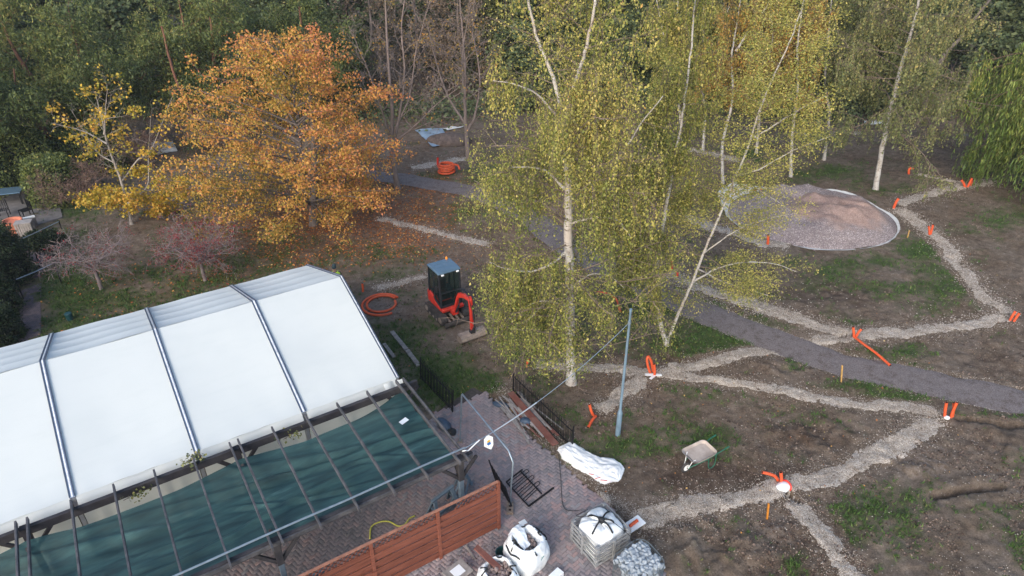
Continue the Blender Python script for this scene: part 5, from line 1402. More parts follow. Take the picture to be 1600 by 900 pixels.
def shell(rx, ry, h, lump):
    def f(n):
        a = rng.uniform(0, 6.28, n); u = rng.uniform(0, 1, n); rr = np.sqrt(rng.uniform(.55, 1, n)) * (1 + lump * (fbm(a * 1.2, u * 4, 2) - .5))
        z = u * h; k = np.sqrt(np.clip(1 - (u * .97) ** 4, 0, 1)); top = rng.random(n) < .3
        z = np.where(top, h * (.86 + .16 * rng.random(n)), z); k = np.where(top, np.sqrt(rng.random(n)) * .8, k)
        return np.stack([np.cos(a) * rx * rr * k, np.sin(a) * ry * rr * k, z + .03], 1)
    return f
def core(root, rx, ry, h):
    m = MB(); m.lathe([(rx * .7, .0), (rx * .8, h * .4), (rx * .7, h * .75), (rx * .3, h * .88), (0, h * .9)], 14, None, 1, ry / rx); m.build('inner_core', 'hedge_core', root)  # solid dark volume filling the inside of the foliage
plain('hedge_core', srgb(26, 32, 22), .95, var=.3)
for px_, nm, lab, (rx, ry, h), n, lf in (((4, 440), 'hedge', 'rounded dark clipped hedge at the garden terrace', (1.45, 1.5, 2.5), 15000, 'hedge_leaf'), ((-4, 535), 'evergreen_shrub', 'dark shrub at the foot of the brick path', (1.0, 1.1, 1.4), 9000, 'hedge_leaf'), ((-14, 490), 'evergreen_shrub', 'dark shrub between the hedge and the lower shrub', (1.3, 1.1, 1.8), 9000, 'hedge_leaf'),
        ((72, 384), 'evergreen_shrub', 'low dark shrub beside the slatted crate', (1.0, .7, .7), 5000, 'hedge_leaf'), ((92, 312), 'evergreen_shrub', 'green bush overhanging the terrace edge', (1.5, 1.3, 2.4), 12000, 'gum_leaf'), ((40, 282), 'evergreen_shrub', 'olive bush behind the terrace furniture', (2.4, 1.6, 3.0), 14000, 'gum_leaf'), ((140, 262), 'evergreen_shrub', 'olive bush behind the bare upper branches of the young maple', (2.6, 1.6, 2.6), 12000, 'gum_leaf'), ((-30, 300), 'evergreen_shrub', 'olive bush at the far corner of the terrace', (2.4, 1.6, 3.2), 12000, 'gum_leaf')):
    o = leaf_mass(nm, G(*px_), lab, shell(rx, ry, h, .5), n, .10 if lf == 'hedge_leaf' else .16, lf, 'hedge' if nm == 'hedge' else 'shrub'); core(o, rx, ry, h)
def thicket(seed, px_, label, spread):
    base = G(*px_); t = Tree(seed)
    for k in range(12):
        az = k * 2.4; d = Vector((math.cos(az), math.sin(az), t.q.uniform(.5, 1.4))).normalized(); ln = spread * t.q.uniform(.8, 1.2)
        st = t.stem([Vector((.1 * math.cos(az), .1 * math.sin(az), -.05)), d * ln * .4, d * ln * .7 + Vector((0, 0, .1)), d * ln], .03, .008, 5)
        t.limbs(st, 9, .2, 1, 1.1, .8, .0, .7, .0, 5, .6, 5, .6, rmul=.6, jit=.18, tmin=.009)
    t.cluster(500, .09, .1, (1, 2), (2, 2), .3, .7, 4)
    t.finish('bare_shrub', base, label, 'shrub', 'thicket_twig', 'rust_leaf', 'bare brown shrubs')
plain('thicket_twig', srgb(110, 88, 78), .85, var=.3, scale=3)
thicket(131, (118, 318), 'bare brown shrub beside the terrace bush', 2.2)
thicket(132, (215, 258), 'bare brown shrub behind the young maple', 2.6)
thicket(133, (330, 232), 'bare brown shrub at the left foot of the evergreens behind the orange maple', 2.4)

# ------------------------------------------------------------------ gravel heap on its membrane
def gravel_heap():
    na, nr = 200, 70
    def heap_h(x, y):
        e = np.sqrt((x / MRX) ** 2 + (y / MRY) ** 2)
        h = .60 * sstep(1.0, .62, e) + .12 * (fbm(x * .8, y * .8, 3) - .5) * sstep(1, .8, e)
        for cx, cy, r, k in ((-.9, 2.3, 1.3, .60), (.6, 2.5, .9, .5), (-2.4, 1.3, 1.1, .35), (.35, .95, .85, .62), (1.3, .35, .8, .5), (2.3, -.3, 1.1, .65), (1.6, -1.2, 1.2, .75), (2.9, -1.1, .9, .5), (.5, -.8, .95, .7), (.1, -1.8, 1.1, .5), (-.9, -1.0, 1.1, .5), (-.5, -.3, .9, .25), (-1.8, -.6, 1.0, .3), (3.0, 1.0, .9, .3), (-.2, -2.0, 1.0, .2)):
            d = np.hypot(x - cx, (y - cy) * 1.1); h = h + k * .50 * np.clip(1 - d / r, 0, 1) ** 1.15 * (1 + .35 * (fbm(x * 2, y * 2, 2) - .5))
        h = h + .16 * np.exp(-((x - .9) / 2.3) ** 2 - ((y + .1) / 1.9) ** 2)
        h = h - .75 * np.exp(-((x - 1.95) / .45) ** 2 - ((y + .05) / .26) ** 2) - .30 * np.exp(-((x + .3) / .5) ** 2 - ((y - 1.35) / .35) ** 2)
        h = h + .14 * np.exp(-((x - 2.2) / .5) ** 2 - ((y + .55) / .12) ** 2)
        h = h * sstep(1.0, .9, e)
        h = h + .07 * (fbm(x * 3.2, y * 3.2, 3) - .5)
        return h
    a = np.linspace(0, 2 * math.pi, na, endpoint=False); r = np.linspace(0, 1, nr)
    rr, aa = np.meshgrid(r, a, indexing='ij')
    edge = 1 + .05 * (fbm(np.cos(aa) * 3, np.sin(aa) * 3, 3) - .5)
    x = MRX * .985 * rr * np.cos(aa) * edge; y = MRY * .985 * rr * np.sin(aa) * edge
    z = heap_h(x, y) + .05 - .1 * sstep(.93, 1, rr)
    sand = np.exp(-((x - 1.0) / 2.5) ** 2 - ((y + .6) / 1.9) ** 2) * 1.2 + .8 * np.exp(-((x - .3) / .8) ** 2 - ((y - .9) / .5) ** 2)
    V = np.stack([x.ravel(), y.ravel(), z.ravel()], 1)
    i = np.arange(nr - 1)[:, None] * na + np.arange(na)[None, :]; j = np.arange(nr - 1)[:, None] * na + (np.arange(na)[None, :] + 1) % na
    F = np.stack([i, j, j + na, i + na], -1).reshape(-1, 4)
    root = empty('gravel_heap', MC, 0, 'wide oval heap of grey gravel and pinkish sand', 'gravel heap')
    np_mesh('gravel_mound', V, F, 'heap_gravel', root, True, {'sand': sand.ravel()})
    n = 5200; u = rng.uniform(0, 1, n) ** .5 * .95; t = rng.uniform(0, 6.28, n); X = MRX * .95 * u * np.cos(t); Yy = MRY * .95 * u * np.sin(t)
    o = scatter_tets('loose_stones', np.stack([X, Yy, heap_h(X, Yy) + .055], 1), rng.uniform(.010, .024, n), 'stone_chips', rng.uniform(0, .7, n), root); o['kind'] = 'stuff'
    # membrane under it, edge turned up
    mroot = empty('ground_membrane', MC, 0, 'pale plastic membrane sheet showing round the edge of the gravel heap', 'membrane')
    rr2 = np.linspace(.955, 1.016, 14); R2, A2 = np.meshgrid(rr2, np.linspace(0, 2 * math.pi, 260), indexing='ij')
    wav = 1 + .045 * (fbm(np.cos(A2) * 4 + 2, np.sin(A2) * 4, 3) - .5)
    ext = .42 + 3.0 * np.exp(-((A2 - 2.45) / .4) ** 2) + 1.5 * np.exp(-((A2 - .9) / .3) ** 2) + .9 * (fbm(np.cos(A2) * 3, np.sin(A2) * 3 + 5, 3) - .5) - .35 * np.exp(-((A2 - 3.9) / .5) ** 2)
    f = (R2 - .955) / .061
    x = MRX * (.955 + (R2 - .955) * ext) * np.cos(A2) * (1 + (wav - 1) * f); y = MRY * (.955 + (R2 - .955) * ext) * np.sin(A2) * (1 + (wav - 1) * f)
    back = np.exp(-((A2 - 2.3) / .45) ** 2) * .42 + np.exp(-((A2 - .9) / .35) ** 2) * .12
    z = .045 + f * (.025 + .05 * (fbm(A2 * 9, R2 * 20, 2) - .5)) + back * f * (1 + 1.3 * (fbm(A2 * 11, R2 * 30, 3) - .5))
    V = np.stack([x.ravel(), y.ravel(), z.ravel()], 1); na2 = 260
    i = np.arange(13)[:, None] * na2 + np.arange(na2 - 1)[None, :]
    F = np.stack([i, i + 1, i + 1 + na2, i + na2], -1).reshape(-1, 4)
    np_mesh('membrane_edge', V, F, 'membrane', mroot, True)
gravel_heap()

# ------------------------------------------------------------------ excavator
def build_excavator():
    C = Vector((-2.73, 24.3, .0)); rz = TH - math.pi / 2
    root = empty('mini_excavator', C, rz, 'red and black mini excavator with closed cab and wide grading bucket', 'excavator')
    ty = -1  # local +y is the machine's left
    for sy in (-1, 1):
        y0, y1 = sy * .50 - .13, sy * .50 + .13
        prof = []
        for k in range(9): a = math.pi / 2 + math.pi * k / 8; prof.append((-.60 + .20 * math.cos(a), .21 + .20 * math.sin(a)))
        for k in range(9): a = -math.pi / 2 + math.pi * k / 8; prof.append((.60 + .20 * math.cos(a), .21 + .20 * math.sin(a)))
        m = MB(); m.prism(prof, y0, y1); tr = m.build('track', 'rubber', root, bevel=.012)
        n = 34
        per = []
        for k in range(n):
            s = k / n * (2.4 + 2 * math.pi * .21); 
            if s < 1.2: p = (.6 - s, .42, 0)
            elif s < 1.2 + math.pi * .21: a = math.pi / 2 + (s - 1.2) / .21; p = (-.6 + .21 * math.cos(a), .21 + .21 * math.sin(a), a - math.pi / 2)
            elif s < 2.4 + math.pi * .21: p = (-.6 + (s - 1.2 - math.pi * .21), 0.0, math.pi)
            else: a = -math.pi / 2 + (s - 2.4 - math.pi * .21) / .21; p = (.6 + .21 * math.cos(a), .21 + .21 * math.sin(a), a - math.pi / 2)
            per.append(p)
        m = MB()
        for (x, z, a) in per:
            M = Matrix.Translation((x, 0, z)) @ Matrix.Rotation(-a, 4, 'Y'); m.box(-.018, .018, y0 + .005, y1 - .005, -.004, .014, M)
        m.build('tread', 'rubber', tr)
        for x in (-.6, .6):
            m = MB(); M = Matrix.Translation((x, sy * .50 + sy * .128, .21)) @ Matrix.Rotation(math.pi / 2, 4, 'X'); m.lathe([(.13, -.012), (.13, .012), (.05, .02)], 14, M); m.build('drive_wheel' if x < 0 else 'idler_wheel', 'muddy_steel', tr)
        for x in (-.3, 0, .3):
            m = MB(); M = Matrix.Translation((x, sy * .50 + sy * .128, .10)) @ Matrix.Rotation(math.pi / 2, 4, 'X'); m.lathe([(.06, -.01), (.06, .01)], 10, M); m.build('roller', 'muddy_steel', tr)
    m = MB(); m.box(-.42, .42, -.36, .36, .18, .42); m.build('undercarriage', 'exc_black', root, bevel=.02)
    # blade and its arms
    bl = MB(); bl.prism([(.98, .03), (1.02, .03), (1.06, .14), (1.03, .27), (.99, .27), (1.015, .14)], -.62, .62); b = bl.build('dozer_blade', 'rubber', root)
    for y in (-.3, -.1, .1, .3):
        m = MB(); m.bar((.42, y, .28), (1.0, y, .14), .07, .06); m.build('blade_arm', 'muddy_steel', b)
    m = MB(); m.lathe([(.36, .42), (.36, .50)], 20); m.build('slew_ring', 'exc_black', root)
    # house
    m = MB(); ol = [(-.62, .50), (.60, .50), (.66, .56), (.66, .68), (.10, .70), (-.25, 1.02), (-.66, 1.08), (-.72, .95), (-.70, .58)]
    m.prism(ol, -.49, .49); m.build('house_body', 'exc_red', root, bevel=.03)
    m = MB(); m.prism([(-.60, .48), (-.76, .55), (-.78, .9), (-.70, 1.0), (-.6, 1.0)], -.46, .46); m.build('counterweight', 'exc_black', root, bevel=.02)
    # cab
    cab = empty('cab', (0, 0, 0))
    cab.parent = root
    x0, x1, yy, zb, zt = -.55, .50, .46, .70, 2.22
    def pil(p, q, w=.07): 
        m = MB(); m.bar(p, q, w, w); return m.build('pillar', 'exc_black', cab, bevel=.01)
    for y in (-yy, yy):
        pil((x1 - .02, y, zb), (x1 - .12, y, zt)); pil((x0, y, zb + .25), (x0 + .05, y, zt)); pil((-.05, y, zb), (-.08, y, zt), .05)
        m = MB(); m.bar((x0 + .04, y, zt), (x1 - .10, y, zt), .06, .08); m.build('roof_rail', 'exc_black', cab)
        m = MB(); m.bar((x0, y, zb + .28), (x1, y, zb), .05, .10); m.build('sill', 'exc_black', cab)
    m = MB(); m.bar((x1 - .11, -yy, zt), (x1 - .11, yy, zt), .07, .10); m.build('front_header', 'exc_black', cab)
    m = MB(); m.bar((x1, -yy, zb + .02), (x1, yy, zb + .02), .06, .12); m.build('front_sill', 'exc_black', cab)
    m = MB(); m.bar((x1 - .06, -yy, 1.32), (x1 - .06, yy, 1.32), .03, .04); m.build('window_bar', 'exc_black', cab)
    def pane(vs):
        m = MB(); n = Vector(vs[1]) - Vector(vs[0]); n = n.cross(Vector(vs[2]) - Vector(vs[0])).normalized() * .006
        m.add([Vector(v) for v in vs] + [Vector(v) + n for v in vs], [(0, 1, 2, 3), (7, 6, 5, 4), (0, 4, 5, 1), (1, 5, 6, 2), (2, 6, 7, 3), (3, 7, 4, 0)]); m.build('glass_pane', 'cab_glass', cab)
    pane([(x1 - .02, -yy + .04, zb + .06), (x1 - .02, yy - .04, zb + .06), (x1 - .06, yy - .04, 1.30), (x1 - .06, -yy + .04, 1.30)])
    pane([(x1 - .06, -yy + .04, 1.34), (x1 - .06, yy - .04, 1.34), (x1 - .11, yy - .04, zt - .05), (x1 - .11, -yy + .04, zt - .05)])
    for y in (-yy, yy):
        pane([(-.03, y, zb + .1), (x1 - .04, y, zb + .06), (x1 - .13, y, zt - .04), (-.05, y, zt - .04)])
        pane([(x0 + .03, y, zb + .36), (-.08, y, zb + .18), (-.10, y, zt - .04), (x0 + .07, y, zt - .04)])
    pane([(x0, -yy + .04, zb + .36), (x0, yy - .04, zb + .36), (x0 + .04, yy - .04, zt - .04), (x0 + .04, -yy + .04, zt - .04)])
    # roof skin with pressed panels
    m = MB(); M = Matrix.Identity(4)
    rf = [(x0 - .03, zt + .02), (x0 + .05, zt + .085), (x1 - .20, zt + .085), (x1 - .06, zt + .05), (x1 - .03, zt - .02)]
    m.prism(rf + [(x0, zt - .02)], -yy - .05, yy + .05); ro = m.build('cab_roof', 'sky_roof_and_cover', cab, bevel=.025)
    for xa, xb in ((x0 + .10, x0 + .34), (x0 + .38, x0 + .62)):
        for ya, yb in ((-.36, -.02), (.02, .36)):
            m = MB(); m.box(xa, xb, ya, yb, zt + .084, zt + .096); m.build('roof_rib', 'sky_roof_and_cover', ro, bevel=.005)
    for y in (-.34, .34):
        m = MB(); m.box(x1 - .03, x1 + .03, y - .06, y + .06, zt - .06, zt + .0); m.build('work_light', 'lamp_white', root, bevel=.01)
    m = MB(); m.lathe([(.05, zt + .09), (.05, zt + .17), (.03, zt + .2), (0, zt + .2)], 10, Matrix.Translation((x0 + .12, .34, 0))); m.build('beacon', 'amber', root)
    m = MB(); m.box(-.1, x1 - .03, -yy + .03, yy - .03, .705, .72); m.build('cab_floor', 'exc_black', cab)
    m = MB(); m.prism([(-.1, .71), (-.24, 1.035), (-.52, 1.10), (-.52, 1.12), (-.22, 1.06), (-.08, .73)], -yy + .03, yy - .03); m.build('seat_base', 'exc_black', cab)
    # inside
    m = MB(); m.box(-.35, .05, -.22, .22, .72, .98); st = m.build('seat', 'exc_black', root, bevel=.04)
    m = MB(); m.box(-.42, -.30, -.22, .22, .98, 1.55); m.build('backrest', 'exc_black', st, bevel=.04)
    for y in (-.28, .28):
        m = MB(); m.box(-.25, .12, y - .06, y + .06, .72, 1.06); ar = m.build('console', 'exc_black', root, bevel=.02)
        m = MB(); m.tube([(.08, y, 1.06), (.12, y, 1.28)], .02, 6); m.build('lever', 'exc_black', ar)
    m = MB(); m.bar((x1 - .14, .1, .8), (x1 - .2, .1, 1.3), .02, .02); m.build('lever', 'exc_black', root)
    # mirrors
    m = MB(); m.box(.40, .43, -.66, -.56, 1.45, 1.75); m.build('mirror', 'exc_black', root, bevel=.01)
    m = MB(); m.bar((.40, -.46, 1.7), (.41, -.57, 1.66), .02, .02); m.build('mirror_arm', 'exc_black', root)
    # front work gear
    m = MB(); m.box(.58, .84, -.13, .13, .40, .66); m.build('swing_bracket', 'exc_red', root, bevel=.02)
    bo = MB(); bo.prism([(.68, .46), (.80, .46), (1.02, 1.10), (1.24, 1.46), (1.62, 1.62), (2.02, 1.70), (2.08, 1.78), (2.02, 1.84), (1.60, 1.80), (1.18, 1.64), (.97, 1.28), (.84, .9)], -.065, .065)
    bo = bo.build('boom', 'exc_red', root, bevel=.015)
    m = MB(); m.prism([(1.92, 1.84), (2.06, 1.92), (2.17, 1.80), (2.20, 1.1), (2.18, .42), (2.12, .36), (2.06, .44), (2.06, 1.2), (2.0, 1.6)], -.055, .055); dp = m.build('dipper_arm', 'exc_red', root, bevel=.015)
    m = MB(); m.tube([(1.30, 0, 1.86), (1.62, 0, 1.98)], .04, 10); m.tube([(1.62, 0, 1.98), (2.0, 0, 1.94)], .022, 8); m.build('hydraulic_ram', 'exc_black', bo)
    m = MB(); m.tube([(.86, 0, .56), (1.12, 0, 1.0)], .045, 10); m.tube([(1.12, 0, 1.0), (1.22, 0, 1.40)], .024, 8); m.build('hydraulic_ram', 'exc_black', bo)
    m = MB(); m.tube([(2.25, 0, 1.60), (2.32, 0, 1.0)], .04, 10); m.tube([(2.32, 0, 1.0), (2.34, 0, .62)], .022, 8); m.build('hydraulic_ram', 'exc_black', dp)
    for s in (-1, 1):
        m = MB(); m.tube([(1.1, s * .05, 1.74), (1.4, s * .07, 1.93), (1.8, s * .06, 2.0), (2.1, s * .07, 1.9), (2.24, s * .07, 1.5)], .013, 6); m.build('hose', 'exc_black', bo)
    m = MB(); m.bar((2.34, 0, .64), (2.18, 0, .36), .10, .05); m.build('bucket_link', 'exc_black', root)
    m = MB(); m.box(2.06, 2.24, -.10, .10, .30, .44); m.build('quick_hitch', 'exc_black', root, bevel=.01)
    fx = lambda L_: [(4.26 - x, z) for x, z in L_]
    bk = fx([(2.30, .32), (2.10, .31), (1.94, .25), (1.90, .14), (1.98, .03), (2.16, .0), (2.36, .02)])
    inner = fx([(2.36, .035), (2.16, .018), (1.995, .047), (1.92, .145), (1.955, .235), (2.10, .29), (2.30, .30)])
    m = MB(); m.prism(bk + inner, -.58, .58); bu = m.build('bucket', 'muddy_steel', root)
    for y in (-.58, .57):
        m = MB(); m.prism(bk, y, y + .012); m.build('bucket_cheek', 'muddy_steel', bu)
build_excavator()

# ------------------------------------------------------------------ wheelbarrow
def build_barrow():
    P = Vector((5.36, 15.38, 0)); rz = math.atan2(.50, .95)
    root = empty('wheelbarrow', P, rz, 'wheelbarrow with mud-caked tray and green handles standing on the soil', 'wheelbarrow'); root.scale = (1.0, 1.0, 1.0)
    # tray: rounded rectangular pan seen from above
    def rr(cx, hx, hy, z, r=.12, n=5, tilt=0):
        out = []
        for sx, sy, a0 in ((1, 1, 0), (-1, 1, 90), (-1, -1, 180), (1, -1, 270)):
            for k in range(n + 1):
                a = R(a0 + 90 * k / n); x = cx + sx * (hx - r) + r * math.cos(a); y = sy * (hy - r) + r * math.sin(a); out.append((x, y, z + (x - cx) * tilt))
        return out
    rings = [rr(.42, .47, .34, .66, .14, 5, .06), rr(.42, .455, .325, .655, .13, 5, .06), rr(.44, .40, .29, .58, .12, 5, .05), rr(.47, .34, .25, .50, .10, 5, .02)]
    outer = [rr(.47, .345, .255, .49, .10, 5, .02), rr(.42, .465, .335, .645, .14, 5, .06)]
    m = MB(); n = len(rings[0])
    for ring in rings + outer: m.v.extend(ring)
    for a in range(3): m.f.extend((a * n + k, a * n + (k + 1) % n, (a + 1) * n + (k + 1) % n, (a + 1) * n + k) for k in range(n))
    m.f.append(tuple(range(3 * n, 4 * n))); m.f.append(tuple(range(4 * n, 5 * n)))
    m.f.extend((4 * n + k, 4 * n + (k + 1) % n, 5 * n + (k + 1) % n, 5 * n + k) for k in range(n)); m.f.extend((5 * n + k, 5 * n + (k + 1) % n, (k + 1) % n, k) for k in range(n))
    tr = m.build('tray', 'barrow_tray', root); auto_smooth(tr, 35)
    # mortar caked inside
    m = MB(); m.add([(x, y, z + .05) for x, y, z in rr(.45, .385, .275, .53, .12, 5, .05)], [tuple(range(n))]); m.build('caked_mud', 'barrow_tray', tr)
    for sy in (-1, 1):
        pts = [(-.02, sy * .09, .20), (.10, sy * .16, .34), (.45, sy * .24, .45), (.85, sy * .27, .56), (1.18, sy * .29, .66), (1.30, sy * .29, .68)]
        m = MB(); m.tube(catmull(pts, 4), .017, 8); m.build('handle', 'green_tube', root)
        m = MB(); m.tube([(1.20, sy * .29, .665), (1.34, sy * .29, .69)], .022, 8); m.build('grip', 'green_tube', root)
        m = MB(); m.tube([(.60, sy * .25, .48), (.66, sy * .25, .10), (.72, sy * .25, .02), (.84, sy * .25, .02), (.90, sy * .26, .12), (.88, sy * .27, .56)], .015, 6); m.build('leg', 'green_tube', root)
        m = MB(); m.tube([(-.02, sy * .09, .20), (.05, sy * .14, .52), (.12, sy * .2, .60)], .012, 6); m.build('front_stay', 'lamp_white', root)
    M = Matrix.Translation((-.02, 0, .19)) @ Matrix.Rotation(math.pi / 2, 4, 'X')
    m = MB(); 
    ring = [Vector((.15 * math.cos(a), .15 * math.sin(a), 0)) for a in [2 * math.pi * k / 20 for k in range(21)]]
    m.tube([M @ p for p in ring], .042, 8, cap=False); wh = m.build('wheel', 'rubber', root, smooth=True)
    m = MB(); m.lathe([(.115, -.03), (.10, -.01), (.03, -.045), (.03, .045), (.10, .01), (.115, .03)], 16, M); m.build('rim', 'lamp_white', wh)
    m = MB(); m.tube([(-.02, -.1, .19), (-.02, .1, .19)], .01, 6); m.build('axle', 'muddy_steel', wh)
build_barrow()

# ------------------------------------------------------------------ bulk bags, crate, stone basket
def bulk_bag(loc, rz, w, h, label, group, seed, open_r=.55, stones=True, fold=0.0):
    root = empty('bulk_bag', loc, rz, label, 'bulk bag', group); q = np.random.default_rng(seed)
    na, nz = 72, 26
    prof = []
    V = []
    for j in range(nz + 1):
        t = j / nz
        if t <= .72: 
            u = t / .72; s = 1 + .16 * math.sin(math.pi * (u * .85 + .08)) ; z = h * .80 * u; k = 1
        elif t <= .88:
            u = (t - .72) / .16; s = 1.05 - .10 * u ; z = h * (.80 + .20 * math.sin(u * math.pi / 2)); k = 1 - .18 * u
        else:
            u = (t - .88) / .12; s = .95; z = h * (1 - .30 * u); k = .82 - (.82 - open_r) * u * .6
        for i in range(na):
            a = 2 * math.pi * i / na; ca, sa = math.cos(a), math.sin(a)
            pw = 3.4 if t < .6 else 2.6
            rr = (abs(ca) ** pw + abs(sa) ** pw) ** (-1 / pw) * w / 2
            wr = float(fbm(ca * 3 + seed, sa * 3 + z * 2.4, 3)) - .5; fine = float(fbm(ca * 9 + seed, sa * 9 + z * 5, 2)) - .5
            r = rr * s * k * (1 + .10 * wr + .06 * fine)
            zz = z + (.10 * wr + .05 * fine) * t * (1 if t > .5 else .3)
            V.append((r * ca, r * sa, max(zz, .0)))
    F = [(j * na + i, j * na + (i + 1) % na, (j + 1) * na + (i + 1) % na, (j + 1) * na + i) for j in range(nz) for i in range(na)]
    np_mesh('bag_cloth', np.array(V), np.array(F), 'bulk_bag', root, True)
    # lifting loops lying over the sides
    for k in range(4):
        a = math.pi / 4 + k * math.pi / 2 + .12 * (k % 2); b = a + .55
        pts = []
        for t in np.linspace(0, 1, 9):
            ang = a + (b - a) * t; rad = w * .5 * (1.10 - .42 * math.sin(math.pi * t)); z = h * (.80 + .24 * math.sin(math.pi * t)); pts.append(Vector((rad * math.cos(ang), rad * math.sin(ang), z + .02)))
        m = MB(); m.tube(pts, .022, 5); m.build('lifting_loop', 'bag_strap', root)
    if stones:
        n = 26 if open_r > .5 else 16
        for k in range(n):
            a = k * 2.4; r = w * (.36 if open_r > .5 else .24) * math.sqrt((k + .5) / n)
            m = bpy.data.objects.new('stone', STONES[k % 5]); COL.objects.link(m); m.location = Vector(loc) + Vector((r * math.cos(a), r * math.sin(a), h * .76 + q.uniform(-.04, .05))); m.rotation_euler = tuple(q.uniform(0, 6, 3)); m.scale = (1.15,) * 3
            tag(m, label_stone[seed % 2], 'stone', 'stones inside the open bulk bags')
    return root
STONES = [blob_mesh(.075, 300 + k, 1, (1, .85, .75), .16) for k in range(5)]
for me in STONES: me.materials.append(MATS['brown_stone'])
def sett_mesh(seed):
    q = random.Random(seed); bm = bmesh.new(); bmesh.ops.create_cube(bm, size=.135)
    for v in bm.verts: v.co = Vector((v.co.x * q.uniform(.85, 1.2), v.co.y * q.uniform(.7, 1.05), v.co.z * q.uniform(.7, 1.0)))
    bmesh.ops.bevel(bm, geom=list(bm.edges), offset=.018, segments=1, affect='EDGES'); me = bpy.data.meshes.new('sett'); bm.to_mesh(me); bm.free(); return me
SETTS = [sett_mesh(400 + k) for k in range(8)]
for me in SETTS: me.materials.append(MATS['granite_sett'])
label_stone = ['brown stone inside the cut-off bulk bag under the plank', 'grey stone inside the tall white bulk bag by the fence']
bag1 = bulk_bag(L(.64, -6.38), TH + .2, .94, .86, 'tall white bulk bag of stones by the end of the board fence', 'bulk bags', 5, .42)
bag2 = bulk_bag(L(-.38, -6.62), TH - .1, .86, .62, 'white bulk bag with a brown plank laid across its open top', 'bulk bags', 8, .74)
def bag_flap():   # slack cloth folded over the opening of the tall bag
    def f(u, v):
        x = -.24 + .48 * u * (1 - .55 * v); y = .46 - .62 * v; n = float(fbm(u * 3, v * 4, 3)) - .5
        return (x + .03 * n, y, .90 - .10 * v - .10 * abs(u - .5) * 2 * (1 - v) + .12 * n + .06 * math.sin(v * 5))
    grid_obj('flap', f, 16, 18, 'bulk_bag', bag1)
    for a0, a1 in ((2.5, 3.6), (-.6, .5)):
        pts = [Vector((.54 * math.cos(a0 + (a1 - a0) * k / 10), .54 * math.sin(a0 + (a1 - a0) * k / 10), .66 + .03 * math.sin(k))) for k in range(11)]
        m = MB(); m.tube(pts, .022, 5); m.build('band', 'bag_strap', bag1)
bag_flap()
def bag_prints():   # faded teal print on the front of the tall bag
    o = Vector(bag1.location)
    for row in range(4):
        for k in range(7):
            if rnd.random() < .25: continue
            a = -1.35 + .11 * k + TH; z = .50 - row * .085; r = .545 - .02 * row
            p = [Vector((r * math.cos(a + da), r * math.sin(a + da), z + dz)) for da, dz in ((0, 0), (.06 + .03 * rnd.random(), 0), (.06, .045), (0, .045))]
            M = Matrix.Rotation(-bag1.rotation_euler.z, 4, 'Z')
            m = MB(); m.add([M @ v for v in p] + [M @ (v * 1.004) for v in p], [(0, 1, 2, 3), (7, 6, 5, 4)]); m.build('print_mark', 'bag_print', bag1)
bag_prints()
def plank(name, p, q, w, t, mat, label, cat='plank', group=None, up=(0, 0, 1)):
    p = Vector(p); q = Vector(q); c = (p + q) / 2; m = MB(); m.bar(p - c, q - c, w, t, up); o = m.build(name, mat, None, bevel=min(.004, t * .2)); o.location = c
    tag(o, label, cat, group); return o
plank('timber_plank', PX(743, 854, 11.95), PX(806, 912, 11.25), .16, .045, 'brown_board', 'reddish brown plank lying across the stone-filled bulk bag')
plank('timber_stick', G(728, 852, .06), G(741, 872, .06), .05, .03, 'weathered_wood', 'short weathered stick on the paving in front of the fence', 'stick')
o = plank('framed_board', G(700, 905, .25), G(730, 882, .25), .5, .05, 'weathered_wood', 'pale framed timber board at the foot of the fence', 'board')
m = MB(); m.box(-.16, .16, -.14, .14, .026, .030, Matrix.Rotation(math.atan2(G(730, 882).y - G(700, 905).y, G(730, 882).x - G(700, 905).x), 4, 'Z')); m.build('inset', 'white_plastic', o)
plank('white_block', G(862, 906, .1), G(876, 893, .1), .22, .16, 'white_plastic', 'white block on the paving at the bottom edge of the picture', 'block')
plank('paper_sheet', G(812, 819, .03), G(822, 814, .03), .16, .008, 'white_plastic', 'small white sheet lying behind the tall bulk bag', 'paper')
m = MB(); m.lathe([(.16, 0), (.19, .28), (.20, .30), (.17, .30), (.15, .05), (.0, .04)], 18); b = m.build('bucket', 'teal_plastic'); b.location = L(.10, -6.05, .02); tag(b, 'dark teal bucket between the fence and the bulk bags', 'bucket'); auto_smooth(b)
